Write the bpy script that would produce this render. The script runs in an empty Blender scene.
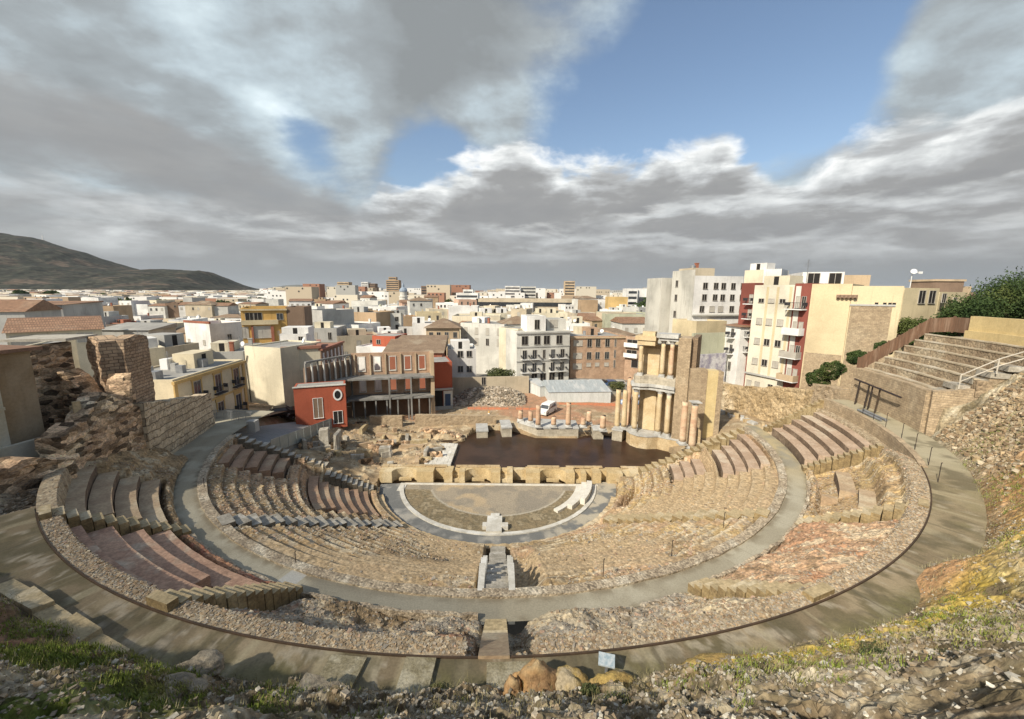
import bpy, math, random
import numpy as np
from mathutils import Vector, Matrix
rnd = random.Random(7)
R = math.radians
C = bpy.context.scene.collection
scene = bpy.context.scene

# ---------------------------------------------------------------- camera
F_PX, PITCH, ROLL, CAM_Z = 410.1, 0.1670, 0.00858, 23.0
cam = bpy.data.cameras.new('camera'); cam.sensor_width = 36; cam.lens = 36*F_PX/1024
cam.clip_start = 0.1; cam.clip_end = 60000
cam_o = bpy.data.objects.new('camera', cam); C.objects.link(cam_o)
cam_o.matrix_world = Matrix.Translation((0, 0, CAM_Z)) @ Matrix.Rotation(math.pi/2-PITCH, 4, 'X') @ Matrix.Rotation(ROLL, 4, 'Z')
scene.camera = cam_o

# ---------------------------------------------------------------- sun, sky, exposure
SUN = Vector((-0.54, -0.57, 0.62)).normalized()
SUN_EL = math.asin(SUN.z); SUN_AZ = math.atan2(SUN.x, SUN.y)
sl = bpy.data.lights.new('sun', 'SUN'); sl.energy = 4.5; sl.angle = R(1.8); sl.color = (1.0, 0.92, 0.78)
so = bpy.data.objects.new('sun', sl); C.objects.link(so)
so.rotation_euler = SUN.to_track_quat('Z', 'Y').to_euler()
scene.view_settings.view_transform = 'Standard'; scene.view_settings.look = 'None'
scene.view_settings.gamma = 1; scene.view_settings.exposure = 0.42
HAZE = 2.2e-5
scene.cycles.max_bounces = 5; scene.cycles.diffuse_bounces = 3; scene.cycles.volume_bounces = 0
scene.cycles.transparent_max_bounces = 8

world = bpy.data.worlds.new('World'); scene.world = world; world.use_nodes = True
nt = world.node_tree; nt.nodes.clear()
class NB:
    """small helper for node graphs"""
    def __init__(s, nt): s.nt = nt; s.l = nt.links
    def n(s, t, **kw):
        x = s.nt.nodes.new(t)
        for k, v in kw.items():
            if k.startswith('i_'):
                key = k[2:]; x.inputs[int(key) if key.isdigit() else key.replace('_', ' ')].default_value = v
            else: setattr(x, k, v)
        return x
    def link(s, a, b): s.l.new(a, b)
    def put(s, inp, v):
        if isinstance(v, (int, float)): inp.default_value = v
        elif isinstance(v, tuple): inp.default_value = v
        else: s.l.new(v, inp)
    def m(s, op, a, b=0.0, c=None, clamp=False):
        x = s.n('ShaderNodeMath', operation=op, use_clamp=clamp); s.put(x.inputs[0], a); s.put(x.inputs[1], b)
        if c is not None: s.put(x.inputs[2], c)
        return x.outputs[0]
    def mix(s, f, a, b, mode='MIX'):
        x = s.n('ShaderNodeMix', data_type='RGBA', blend_type=mode); s.put(x.inputs['Factor'], f)
        s.put(x.inputs[6], a); s.put(x.inputs[7], b); return x.outputs[2]
    def ss(s, v, lo, hi, a=0.0, b=1.0):
        x = s.n('ShaderNodeMapRange', interpolation_type='SMOOTHSTEP'); s.put(x.inputs[0], v)
        s.put(x.inputs[1], lo); s.put(x.inputs[2], hi); s.put(x.inputs[3], a); s.put(x.inputs[4], b); return x.outputs[0]
    def noise(s, vec, scale, detail=4, rough=0.5, dist=0.0):
        x = s.n('ShaderNodeTexNoise'); x.inputs['Scale'].default_value = scale; x.inputs['Detail'].default_value = detail
        x.inputs['Roughness'].default_value = rough; x.inputs['Distortion'].default_value = dist
        if vec is not None: s.l.new(vec, x.inputs['Vector'])
        return x.outputs[0]
def col(r, g, b): return (r, g, b, 1.0)

def build_world():
    w = NB(nt)
    sky = w.n('ShaderNodeTexSky', sky_type='NISHITA', sun_disc=False)
    sky.sun_elevation = SUN_EL; sky.sun_rotation = SUN_AZ; sky.altitude = 30; sky.air_density = 1.0; sky.dust_density = 1.6; sky.ozone_density = 1.2
    tc = w.n('ShaderNodeTexCoord'); sep = w.n('ShaderNodeSeparateXYZ'); w.link(tc.outputs['Generated'], sep.inputs[0])
    x, y, z = sep.outputs
    az = w.m('MULTIPLY', w.m('ARCTAN2', x, y), 57.2958)
    el = w.m('MULTIPLY', w.m('ARCSINE', z), 57.2958)
    zz = w.m('ADD', w.m('MAXIMUM', z, 0.0), 0.22)
    cx = w.m('DIVIDE', x, zz); cy = w.m('DIVIDE', y, zz)
    def comb(a, b, c=0.0):
        q = w.n('ShaderNodeCombineXYZ'); w.put(q.inputs[0], a); w.put(q.inputs[1], b); w.put(q.inputs[2], c); return q.outputs[0]
    def deck(ox, oy):
        v = comb(w.m('ADD', cx, ox), w.m('ADD', cy, oy), 3.7)
        return w.m('ADD', w.m('MULTIPLY', w.noise(v, 1.15, 11, 0.59, 0.1), 0.64), w.m('MULTIPLY', w.noise(v, 0.5, 3, 0.5), 0.46))
    d0 = deck(0, 0); d1 = deck(-0.14, -0.06)
    def blob(a0, e0, sa, se, amp, tilt=0.0):
        u = w.m('SUBTRACT', az, a0); v = w.m('SUBTRACT', el, e0)
        v2 = w.m('SUBTRACT', v, w.m('MULTIPLY', u, tilt))
        q = w.m('ADD', w.m('POWER', w.m('ABSOLUTE', w.m('DIVIDE', u, sa)), 2.0), w.m('POWER', w.m('ABSOLUTE', w.m('DIVIDE', v2, se)), 2.0))
        return w.m('MULTIPLY', w.m('EXPONENT', w.m('MULTIPLY', q, -1.0)), amp)
    cov = d0
    for b in CLOUD_BLOBS: cov = w.m('ADD', cov, blob(*b))
    mask = w.ss(cov, 0.47, 0.62)
    lit = w.m('MULTIPLY_ADD', w.m('SUBTRACT', d0, d1), 3.6, 0.42, clamp=True)
    for b in DARK_BLOBS: lit = w.m('ADD', lit, blob(*b), clamp=True)
    ramp = w.n('ShaderNodeValToRGB'); e = ramp.color_ramp; w.link(lit, ramp.inputs[0])
    e.elements[0].position = 0.0; e.elements[0].color = col(0.225, 0.243, 0.252)
    e.elements[1].position = 1.0; e.elements[1].color = col(0.70, 0.79, 0.83)
    for p, c in ((0.35, col(0.30, 0.333, 0.352)), (0.6, col(0.41, 0.48, 0.52)), (0.82, col(0.55, 0.64, 0.68))):
        q = e.elements.new(p); q.color = c
    skyc = w.n('ShaderNodeVectorMath', operation='MULTIPLY'); w.link(sky.outputs[0], skyc.inputs[0]); skyc.inputs[1].default_value = (0.118, 0.116, 0.112)
    c = w.mix(mask, skyc.outputs[0], ramp.outputs[0])
    # banks of cumulus, farthest first: lumpy lit tops over flat grey bases
    n_a = w.noise(comb(w.m('MULTIPLY', az, 0.13), w.m('MULTIPLY', el, 0.22), 1.3), 1.0, 11, 0.56, 0.25)
    n_b = w.noise(comb(w.m('MULTIPLY', az, 0.11), w.m('MULTIPLY', el, 0.42), 7.9), 1.0, 11, 0.58, 0.2)
    n_c = w.noise(comb(w.m('MULTIPLY', az, 0.10), w.m('MULTIPLY', el, 0.38), 4.1), 1.0, 8, 0.55)
    for (a0, a1, soft, pts, amp, depth, base, lo, hi, nn, op) in BANKS:
        fc = w.n('ShaderNodeFloatCurve'); cu = fc.mapping.curves[0]; fc.mapping.use_clip = False
        span = 120.0
        P_ = [((a+60)/span, t/30.0) for a, t in pts]
        cu.points[0].location = P_[0]; cu.points[1].location = P_[-1]
        for q in P_[1:-1]: cu.points.new(*q)
        fc.mapping.update(); w.link(w.m('DIVIDE', w.m('ADD', az, 60.0), span), fc.inputs['Value'])
        T = w.m('ADD', w.m('MULTIPLY', fc.outputs[0], 30.0), w.m('MULTIPLY', w.m('SUBTRACT', (n_a, n_b, n_c)[nn], 0.5), amp))
        d = w.m('SUBTRACT', T, el)
        wn = w.m('MULTIPLY', w.ss(az, a0, a0+soft), w.ss(az, a1, a1-soft))
        mk = w.m('MULTIPLY', w.m('MULTIPLY', w.ss(d, -0.9, 1.5), wn), op)
        mk = w.m('MULTIPLY', mk, w.ss(d, base*2.4, base*1.2))
        tone = w.m('ADD', w.m('MULTIPLY', w.ss(d, depth*1.7, -0.4, 0, w.m('MULTIPLY', w.ss(n_b, .36, .58, .62, 1.0), hi) if False else hi*.9), w.ss(n_c, .36, .56, .45, 1.1)), lo, clamp=True)
        tone = w.m('ADD', tone, w.m('MULTIPLY', w.m('SUBTRACT', (n_b, n_a, n_b)[nn], 0.5), 0.9), clamp=True)
        r2 = w.n('ShaderNodeValToRGB'); e = r2.color_ramp; w.link(tone, r2.inputs[0])
        e.elements[0].position = 0.0; e.elements[0].color = col(0.245, 0.25, 0.255)
        e.elements[1].position = 1.0; e.elements[1].color = col(0.80, 0.81, 0.80)
        for p, cc in ((0.3, col(0.28, 0.283, 0.283)), (0.55, col(0.41, 0.422, 0.428)), (0.78, col(0.58, 0.60, 0.60))):
            q = e.elements.new(p); q.color = cc
        c = w.mix(mk, c, r2.outputs[0])
    hz = w.ss(el, 5.5, 0.0, 0.0, 0.85)
    c = w.mix(hz, c, col(0.25, 0.27, 0.285))
    below = w.ss(el, -0.2, -1.5)
    c = w.mix(below, c, col(0.16, 0.15, 0.13))
    bg = w.n('ShaderNodeBackground'); w.link(c, bg.inputs[0]); bg.inputs[1].default_value = 1.0
    out = w.n('ShaderNodeOutputWorld'); w.link(bg.outputs[0], out.inputs[0])
# (azimuth, elevation, half widths, strength, tilt): where the high cloud deck is thicker or broken
CLOUD_BLOBS = [(-44, 18, 20, 14, 0.15, 0), (-4, 29, 18, 8, 0.14, 0.1), (-26, 17.5, 5, 5, -0.14, -.3), (-33, 28, 8, 4, -.08, 0), (20, 22, 10, 5.0, -0.34, 0), (27, 19, 14, 4, -0.30, -0.05), (28, 27, 9, 8, -0.30, 0), (10, 20, 7, 4, -0.10, 0),
               (46, 21, 7, 8, 0.28, 0.5), (36, 25, 5, 3.5, -0.15, 0.5), (-11, 16.5, 6, 4, -0.20, 0), (-25, 17, 3.5, 3, -0.10, -.3), (-3, 20, 4, 3, .1, 0)]
DARK_BLOBS = [(-46, 24, 12, 5, -0.22, -0.2), (-8, 31, 16, 6, -0.25, 0), (-30, 20.5, 6, 3.0, 0.34, -0.5), (-20, 22, 5, 3, 0.12, 0), (5, 22, 6, 5, 0.22, 0), (-13, 25, 8, 3, -.18, .1), (46, 17, 5, 2, .2, .4), (-40, 27, 8, 3, .12, -.2)]
# (az from, az to, soft ends, top line, lumpiness, depth of lit tops, thickness, tone low, tone high, noise, opacity)
BANKS = [(-80, 80, 3, [(-60, 9), (-30, 9.5), (-10, 9), (20, 10), (60, 9)], 7, 3.5, 30, .16, .55, 1, .8),
         (-62, -12, 10, [(-60, 17), (-45, 17.5), (-33, 15), (-25, 12), (-10, 9), (60, 9)], 5, 5, 4.0, .02, .22, 0, .9),
         (29, 75, 7, [(-60, 9), (28, 9.5), (33, 12.0), (39, 14.8), (49, 17.0), (60, 17)], 10, 3.6, 12, .16, .95, 0, 1),
         (-22, 37, 6, [(-60, 8), (-22, 10.5), (-17, 12.2), (-10, 14.6), (-2, 17.4), (8, 16.2), (14, 15.6), (23, 16.6), (29, 13.5), (34, 11), (60, 9)], 11, 3.8, 14, .14, .95, 0, 1),
         (8, 62, 9, [(-60, 8), (8, 8.5), (19, 10.6), (28, 11.0), (42, 10.0), (60, 10)], 8.0, 2.2, 8, .10, .85, 1, .95),
         (-52, 60, 9, [(-60, 6), (-34, 7.2), (-23, 8.2), (1, 8.0), (17, 7.2), (60, 6.5)], 8, 2.2, 4.5, .12, .8, 1, .8),
         (-60, 60, 9, [(-60, 4.5), (-20, 4.6), (10, 4.9), (60, 4.5)], 5, 1.5, 3, .14, .6, 1, .7)]
build_world()

# ---------------------------------------------------------------- numpy noise
def _hash(i, j, k, seed):
    n = (i.astype(np.int64)*374761393 + j.astype(np.int64)*668265263 + k.astype(np.int64)*2147483647*3 + seed*974711) & 0xffffffff
    n = ((n ^ (n >> 13))*1274126177) & 0xffffffff
    n = n ^ (n >> 16)
    return (n & 0xffff)/65535.0
def vnoise(x, y, seed=0, z=None):
    x = np.asarray(x, float); y = np.asarray(y, float)
    xi = np.floor(x); yi = np.floor(y); fx = x-xi; fy = y-yi
    fx = fx*fx*(3-2*fx); fy = fy*fy*(3-2*fy)
    if z is None:
        k = np.zeros_like(xi)
        a = _hash(xi, yi, k, seed); b = _hash(xi+1, yi, k, seed); c = _hash(xi, yi+1, k, seed); d = _hash(xi+1, yi+1, k, seed)
        return (a*(1-fx)+b*fx)*(1-fy)+(c*(1-fx)+d*fx)*fy
    z = np.asarray(z, float); zi = np.floor(z); fz = z-zi; fz = fz*fz*(3-2*fz)
    r = 0
    for dk, wk in ((0, 1-fz), (1, fz)):
        k = zi+dk
        a = _hash(xi, yi, k, seed); b = _hash(xi+1, yi, k, seed); c = _hash(xi, yi+1, k, seed); d = _hash(xi+1, yi+1, k, seed)
        r = r + wk*((a*(1-fx)+b*fx)*(1-fy)+(c*(1-fx)+d*fx)*fy)
    return r
def fbm(x, y, seed=0, oct=5, gain=0.5, z=None):
    s = 0; a = 1; t = 0
    for o in range(oct):
        f = 2.03**o
        s = s + a*vnoise(x*f+o*17.3, y*f-o*9.1, seed+o, None if z is None else z*f); t += a; a *= gain
    return s/t          # 0..1
def ridge(x, y, seed=0, oct=4):
    s = 0; a = 1; t = 0
    for o in range(oct):
        f = 2.1**o
        s = s + a*(1-np.abs(2*vnoise(x*f+o*5.7, y*f+o*3.3, seed+o)-1)); t += a; a *= 0.5
    return s/t
def worley(x, y, seed=0):
    """distance to nearest feature point and a random id per cell"""
    xi = np.floor(x); yi = np.floor(y); best = np.full(np.shape(x), 9.0); idv = np.zeros(np.shape(x)); sec = np.full(np.shape(x), 9.0)
    zz = np.zeros_like(xi)
    for dx in (-1, 0, 1):
        for dy in (-1, 0, 1):
            px = xi+dx+_hash(xi+dx, yi+dy, zz, seed); py = yi+dy+_hash(xi+dx, yi+dy, zz+1, seed)
            d = np.hypot(px-x, py-y); h = _hash(xi+dx, yi+dy, zz+2, seed)
            m = d < best
            sec = np.where(m, best, np.minimum(sec, d)); best = np.where(m, d, best); idv = np.where(m, h, idv)
    return best, sec-best, idv
def sstep(a, b, x):
    t = np.clip((x-a)/(b-a), 0, 1); return t*t*(3-2*t)

# ---------------------------------------------------------------- materials
MATS = {}
def mat(name, c1, c2=None, c3=None, scale=1.0, rough=0.9, bump=0.0, bscale=None, metal=0.0, vcol=False, cells=0.0, cellscale=4.0,
        brick=None, streak=0.0, fine=0.15, spec=0.25, stretch=(1, 1, 1), sat=1.0):
    """weathered surface: colours mixed by world-space noise, optional stone cells, coursed masonry, rain streaks"""
    if name in MATS: return MATS[name]
    m = bpy.data.materials.new(name); m.use_nodes = True; MATS[name] = m
    w = NB(m.node_tree); bs = m.node_tree.nodes['Principled BSDF']
    geo = w.n('ShaderNodeNewGeometry'); mp = w.n('ShaderNodeMapping'); w.link(geo.outputs['Position'], mp.inputs['Vector']); mp.inputs['Scale'].default_value = stretch
    P = mp.outputs[0]
    if vcol:
        at_ = w.n('ShaderNodeVertexColor', layer_name='Col'); hs_ = w.n('ShaderNodeHueSaturation'); hs_.inputs['Saturation'].default_value = sat; w.link(at_.outputs[0], hs_.inputs['Color']); c = hs_.outputs[0]
    else:
        c2 = c2 or c1
        f = w.ss(w.noise(P, scale, 5, 0.6), 0.36, 0.64)
        c = w.mix(f, col(*c1), col(*c2))
        if c3:
            g = w.ss(w.noise(P, scale*0.37, 4, 0.6, 0.3), 0.50, 0.66); c = w.mix(g, c, col(*c3))
    if fine:
        nz = w.noise(P, max(scale*6, 6.0), 4, 0.65)
        k = w.ss(nz, 0.25, 0.75, 1-fine, 1+fine)
        cc = w.n('ShaderNodeCombineColor'); [w.link(k, cc.inputs[i]) for i in range(3)]
        c = w.mix(1.0, c, cc.outputs[0], 'MULTIPLY')
    h = None
    if cells:
        v = w.n('ShaderNodeTexVoronoi', feature='F1'); v.inputs['Scale'].default_value = cellscale; w.link(P, v.inputs['Vector'])
        sp = w.n('ShaderNodeSeparateColor'); w.link(v.outputs['Color'], sp.inputs[0])
        k = w.m('MULTIPLY_ADD', sp.outputs[0], cells*1.3, 1-cells*0.65)
        cc = w.n('ShaderNodeCombineColor'); [w.link(k, cc.inputs[i]) for i in range(3)]
        c = w.mix(1.0, c, cc.outputs[0], 'MULTIPLY')
        h = w.m('MULTIPLY', v.outputs['Distance'], -1.2)
    if brick:
        bw, bh, mort, bc1, bc2, bm = brick
        cr = w.n('ShaderNodeVectorMath', operation='CROSS_PRODUCT'); w.link(geo.outputs['True Normal'], cr.inputs[0]); cr.inputs[1].default_value = (0, 0, 1)
        nm = w.n('ShaderNodeVectorMath', operation='NORMALIZE'); w.link(cr.outputs[0], nm.inputs[0])
        dt = w.n('ShaderNodeVectorMath', operation='DOT_PRODUCT'); w.link(nm.outputs[0], dt.inputs[0]); w.link(geo.outputs['Position'], dt.inputs[1])
        sp = w.n('ShaderNodeSeparateXYZ'); w.link(geo.outputs['Position'], sp.inputs[0])
        wob = w.noise(geo.outputs['Position'], 0.9, 3, 0.5)
        cv = w.n('ShaderNodeCombineXYZ'); w.link(w.m('ADD', dt.outputs['Value'], w.m('MULTIPLY', wob, bw*0.5)), cv.inputs[0])
        w.link(w.m('ADD', sp.outputs[2], w.m('MULTIPLY', wob, bh*0.6)), cv.inputs[1])
        b = w.n('ShaderNodeTexBrick'); w.link(cv.outputs[0], b.inputs['Vector']); b.inputs['Scale'].default_value = 1.0
        b.inputs['Brick Width'].default_value = bw; b.inputs['Row Height'].default_value = bh; b.inputs['Mortar Size'].default_value = mort; b.inputs['Mortar Smooth'].default_value = 0.4
        b.inputs['Color1'].default_value = col(*bc1); b.inputs['Color2'].default_value = col(*bc2); b.inputs['Mortar'].default_value = col(*bm)
        c = w.mix(0.72, c, b.outputs['Color'])
        nzz = w.noise(P, scale*2.5, 4, 0.7); k = w.ss(nzz, 0.3, 0.7, 0.8, 1.15)
        cc = w.n('ShaderNodeCombineColor'); [w.link(k, cc.inputs[i]) for i in range(3)]
        c = w.mix(1.0, c, cc.outputs[0], 'MULTIPLY')
        h = w.m('MULTIPLY', b.outputs['Fac'], -0.6)
    if streak:
        mp2 = w.n('ShaderNodeMapping'); w.link(geo.outputs['Position'], mp2.inputs['Vector']); mp2.inputs['Scale'].default_value = (2.2, 2.2, 0.18)
        s1 = w.ss(w.noise(mp2.outputs[0], 1.0, 4, 0.65), 0.52, 0.80, 0.0, streak)
        c = w.mix(s1, c, col(c1[0]*0.42, c1[1]*0.39, c1[2]*0.36))
    w.link(c, bs.inputs['Base Color'])
    bs.inputs['Roughness'].default_value = rough; bs.inputs['Metallic'].default_value = metal; bs.inputs['Specular IOR Level'].default_value = spec
    if bump:
        nb = w.noise(P, bscale or scale*8, 6, 0.65)
        hh = nb if h is None else w.m('ADD', nb, h)
        bn = w.n('ShaderNodeBump'); bn.inputs['Strength'].default_value = 0.9; bn.inputs['Distance'].default_value = bump; w.link(hh, bn.inputs['Height']); w.link(bn.outputs[0], bs.inputs['Normal'])
    return m
def glass(name, c, rough=0.12):
    if name in MATS: return MATS[name]
    m = bpy.data.materials.new(name); m.use_nodes = True; MATS[name] = m
    w = NB(m.node_tree); bs = m.node_tree.nodes['Principled BSDF']
    oi = w.n('ShaderNodeObjectInfo'); geo = w.n('ShaderNodeNewGeometry'); nz = w.noise(geo.outputs['Position'], 0.7, 3, 0.6)
    k = w.m('ADD', w.m('MULTIPLY', oi.outputs['Random'], 0.5), nz)
    cc = w.mix(w.ss(k, 0.45, 1.1), col(*c), col(c[0]*3+0.02, c[1]*3+0.02, c[2]*3+0.02)); w.link(cc, bs.inputs['Base Color'])
    bs.inputs['Roughness'].default_value = rough; bs.inputs['Specular IOR Level'].default_value = 0.5
    return m

# ---------------------------------------------------------------- mesh builder
class MB:
    def __init__(s): s.v = []; s.f = []; s.mi = []; s.cur = 0
    def add(s, vs, fs):
        o = len(s.v); s.v += [tuple(p) for p in vs]
        for f in fs: s.f.append(tuple(i+o for i in f)); s.mi.append(s.cur)
    def box(s, x0, x1, y0, y1, z0, z1, rot=0.0, piv=(0, 0), taper=0.0):
        t = taper
        vs = [(x0, y0, z0), (x1, y0, z0), (x1, y1, z0), (x0, y1, z0), (x0+t, y0+t, z1), (x1-t, y0+t, z1), (x1-t, y1-t, z1), (x0+t, y1-t, z1)]
        if rot:
            c, q = math.cos(rot), math.sin(rot)
            vs = [(piv[0]+(x-piv[0])*c-(y-piv[1])*q, piv[1]+(x-piv[0])*q+(y-piv[1])*c, z) for x, y, z in vs]
        s.add(vs, [(0, 3, 2, 1), (4, 5, 6, 7), (0, 1, 5, 4), (1, 2, 6, 5), (2, 3, 7, 6), (3, 0, 4, 7)]); return s
    def prism(s, pts, z0, z1):
        n = len(pts); zt = z1 if hasattr(z1, '__len__') else [z1]*n; zb = z0 if hasattr(z0, '__len__') else [z0]*n
        vs = [(p[0], p[1], zb[i]) for i, p in enumerate(pts)]+[(p[0], p[1], zt[i]) for i, p in enumerate(pts)]
        s.add(vs, [tuple(range(n-1, -1, -1)), tuple(range(n, 2*n))]+[(i, (i+1) % n, n+(i+1) % n, n+i) for i in range(n)]); return s
    def tube(s, p0, p1, r0, r1=None, n=6, caps=True):
        r1 = r0 if r1 is None else r1
        a = Vector(p0); b = Vector(p1); d = (b-a)
        if d.length < 1e-6: return s
        d.normalize(); u = d.orthogonal().normalized(); w_ = d.cross(u); vs = []
        for P_, r in ((a, r0), (b, r1)):
            for i in range(n):
                t = 2*math.pi*i/n; vs.append(P_+u*math.cos(t)*r+w_*math.sin(t)*r)
        fs = [(i, (i+1) % n, n+(i+1) % n, n+i) for i in range(n)]
        if caps: fs += [tuple(range(n-1, -1, -1)), tuple(range(n, 2*n))]
        s.add(vs, fs); return s
    def lathe(s, prof, n=20, cx=0, cy=0, wob=0.0, seed=0):
        vs = []; k = len(prof)
        for r, z in prof:
            for i in range(n):
                t = 2*math.pi*i/n; q = r*(1+wob*(float(vnoise(np.array(t*2.0), np.array(z*1.6), seed))-0.5)*2); vs.append((cx+q*math.cos(t), cy+q*math.sin(t), z))
        fs = []
        for j in range(k-1):
            for i in range(n): fs.append((j*n+i, j*n+(i+1) % n, (j+1)*n+(i+1) % n, (j+1)*n+i))
        fs += [tuple(range(n-1, -1, -1)), tuple(range((k-1)*n, k*n))]
        s.add(vs, fs); return s
    def build(s, name, m, parent=None, smooth=False, loc=None, rot=None):
        me = bpy.data.meshes.new(name); me.from_pydata(s.v, [], s.f)
        ms = m if isinstance(m, (list, tuple)) else [m]
        for q in ms: me.materials.append(q)
        if len(ms) > 1: me.polygons.foreach_set('material_index', s.mi)
        me.polygons.foreach_set('use_smooth', [bool(smooth)]*len(me.polygons))
        me.update(); return link(name, me, parent, loc, rot)
def link(name, me, parent=None, loc=None, rot=None):
    o = bpy.data.objects.new(name, me); C.objects.link(o)
    if parent: o.parent = parent
    if loc is not None: o.location = loc
    if rot is not None: o.rotation_euler = (0, 0, rot)
    return o
def tag(o, label=None, cat=None, group=None, kind=None):
    if label: o['label'] = label
    if cat: o['category'] = cat
    if group: o['group'] = group
    if kind: o['kind'] = kind
    return o
def thing(name, label, cat, loc=(0, 0, 0), rot=0, group=None):
    o = bpy.data.objects.new(name, None); C.objects.link(o); o.location = loc; o.rotation_euler = (0, 0, rot); o.empty_display_size = 0.3
    return tag(o, label, cat, group)
def grid_mesh(name, X, Y, Z, m, cols=None, smooth=False, parent=None, origin=(0, 0, 0), keep=None):
    """X,Y,Z: 2D arrays; one quad sheet"""
    h, w_ = X.shape; co = np.stack([X-origin[0], Y-origin[1], Z-origin[2]], -1).reshape(-1, 3)
    i = np.arange(h*w_).reshape(h, w_); q = np.stack([i[:-1, :-1], i[:-1, 1:], i[1:, 1:], i[1:, :-1]], -1).reshape(-1, 4)
    if keep is not None:
        kk = keep.reshape(-1); q = q[kk[q].all(1)]
    return np_mesh(name, co, q, m, cols, smooth, parent, origin)
def np_mesh(name, co, faces, m, cols=None, smooth=False, parent=None, origin=(0, 0, 0)):
    me = bpy.data.meshes.new(name); n = len(faces); k = faces.shape[1]
    me.vertices.add(len(co)); me.vertices.foreach_set('co', co.astype(np.float32).ravel())
    me.loops.add(n*k); me.loops.foreach_set('vertex_index', faces.astype(np.int32).ravel())
    me.polygons.add(n); me.polygons.foreach_set('loop_start', np.arange(0, n*k, k, dtype=np.int32)); me.polygons.foreach_set('loop_total', np.full(n, k, np.int32))
    me.polygons.foreach_set('use_smooth', np.full(n, bool(smooth)))
    me.materials.append(m)
    if cols is not None:
        ca = me.color_attributes.new('Col', 'FLOAT_COLOR', 'POINT'); c4 = np.ones((len(co), 4), np.float32); c4[:, :3] = cols.reshape(-1, 3)
        ca.data.foreach_set('color', c4.ravel())
    me.update(); me.validate(); return link(name, me, parent, origin)
# flat-coloured random stones, scattered as one mass
ICO_V = np.array([(x, y, z) for z in (-1, 1) for y in (-1, 1) for x in (-1, 1)], float)*.5
ICO_F = np.array([(0, 2, 3, 1), (4, 5, 7, 6), (0, 1, 5, 4), (1, 3, 7, 5), (3, 2, 6, 7), (2, 0, 4, 6)])
def stones(name, pts, size, m, colr, seed=1, flat=0.6, parent=None):
    rs = np.random.RandomState(seed); n = len(pts)
    v = ICO_V[None]*(1+rs.uniform(-.42, .25, (n, 8, 3)))
    s = size[:, None, None]*np.stack([rs.uniform(.7, 1.35, n), rs.uniform(.6, 1.1, n), rs.uniform(.45, .95, n)*flat*1.4], -1)[:, None]
    v = v*s
    a = rs.uniform(0, 6.28, n); t = rs.uniform(-.5, .5, n)
    x, y, z = v[..., 0], v[..., 1], v[..., 2]
    y, z = y*np.cos(t)[:, None]-z*np.sin(t)[:, None], y*np.sin(t)[:, None]+z*np.cos(t)[:, None]
    x, y = x*np.cos(a)[:, None]-y*np.sin(a)[:, None], x*np.sin(a)[:, None]+y*np.cos(a)[:, None]
    v = np.stack([x, y, z], -1)+pts[:, None]
    f = (ICO_F[None]+8*np.arange(n)[:, None, None]).reshape(-1, 4)
    cc = np.repeat(colr[:, None], 8, 1).reshape(-1, 3)
    o0 = pts.mean(0)
    return np_mesh(name, v.reshape(-1, 3)-o0, f, m, cc, False, parent, tuple(o0))
# pixel + depth -> point (used only to work out where real things stand)
def ray(u, v):
    a = (u-512)/F_PX; b = (359.5-v)/F_PX; c, s = math.cos(ROLL), math.sin(ROLL)
    a, b = a*c-b*s, a*s+b*c
    return (a, math.cos(PITCH)+b*math.sin(PITCH), -math.sin(PITCH)+b*math.cos(PITCH))
def at(u, v, y):
    d = ray(u, v); t = y/d[1]; return Vector((d[0]*t, y, CAM_Z+d[2]*t))
def atz(u, v, z):
    d = ray(u, v); t = (z-CAM_Z)/d[2]; return Vector((d[0]*t, d[1]*t, z))
CX, CY = -1.5, 47.3
def pol(th, r, z=0.0):
    t = R(th); return Vector((CX+r*math.sin(t), CY-r*math.cos(t), z))
# ================================================================ materials used by the ruins
M_rub = mat('rubble_stone', (0.3,)*3, vcol=True, sat=1.2, bump=0.04, bscale=9, cells=0.26, cellscale=4.2, fine=0.38, scale=1.0)
M_soil = mat('packed_earth', (0.3,)*3, vcol=True, sat=1.15, bump=0.03, bscale=6, fine=0.28, scale=1.5)
M_loose = mat('loose_stone', (0.3,)*3, vcol=True, sat=1.05, bump=0.01, bscale=20, fine=0.25, scale=2)
M_walk = mat('concrete_walk', (0.3,)*3, vcol=True, bump=0.006, bscale=12, fine=0.14, scale=2)
M_marble = mat('pale_marble', (0.62, 0.59, 0.52), (0.50, 0.47, 0.40), (0.70, 0.68, 0.62), 1.3, 0.6, 0.01, fine=0.1)
M_greystep = mat('grey_step_stone', (0.40, 0.365, 0.30), (0.26, 0.235, 0.19), (0.50, 0.47, 0.41), 1.6, 0.85, 0.02, fine=0.2)
M_yelstep = mat('yellow_step_stone', (0.46, 0.36, 0.21), (0.33, 0.26, 0.15), (0.52, 0.44, 0.30), 1.3, 0.9, 0.02, fine=0.25)
M_limestone = mat('ochre_limestone', (0.50, 0.385, 0.23), (0.40, 0.29, 0.16), (0.56, 0.46, 0.31), 0.9, 0.9, 0.03, fine=0.2, streak=0.25)
M_seat_tan = mat('tan_seat', (0.44, 0.33, 0.21), (0.35, 0.25, 0.16), (0.50, 0.41, 0.28), 0.8, 0.9, 0.02, fine=0.2)
M_seat_pink = mat('pink_seat', (0.47, 0.35, 0.25), (0.38, 0.27, 0.185), (0.52, 0.43, 0.32), 0.8, 0.9, 0.02, fine=0.2)
M_seat_brown = mat('brown_seat', (0.36, 0.235, 0.155), (0.28, 0.18, 0.115), (0.40, 0.30, 0.2), 0.8, 0.9, 0.02, fine=0.25)
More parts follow.
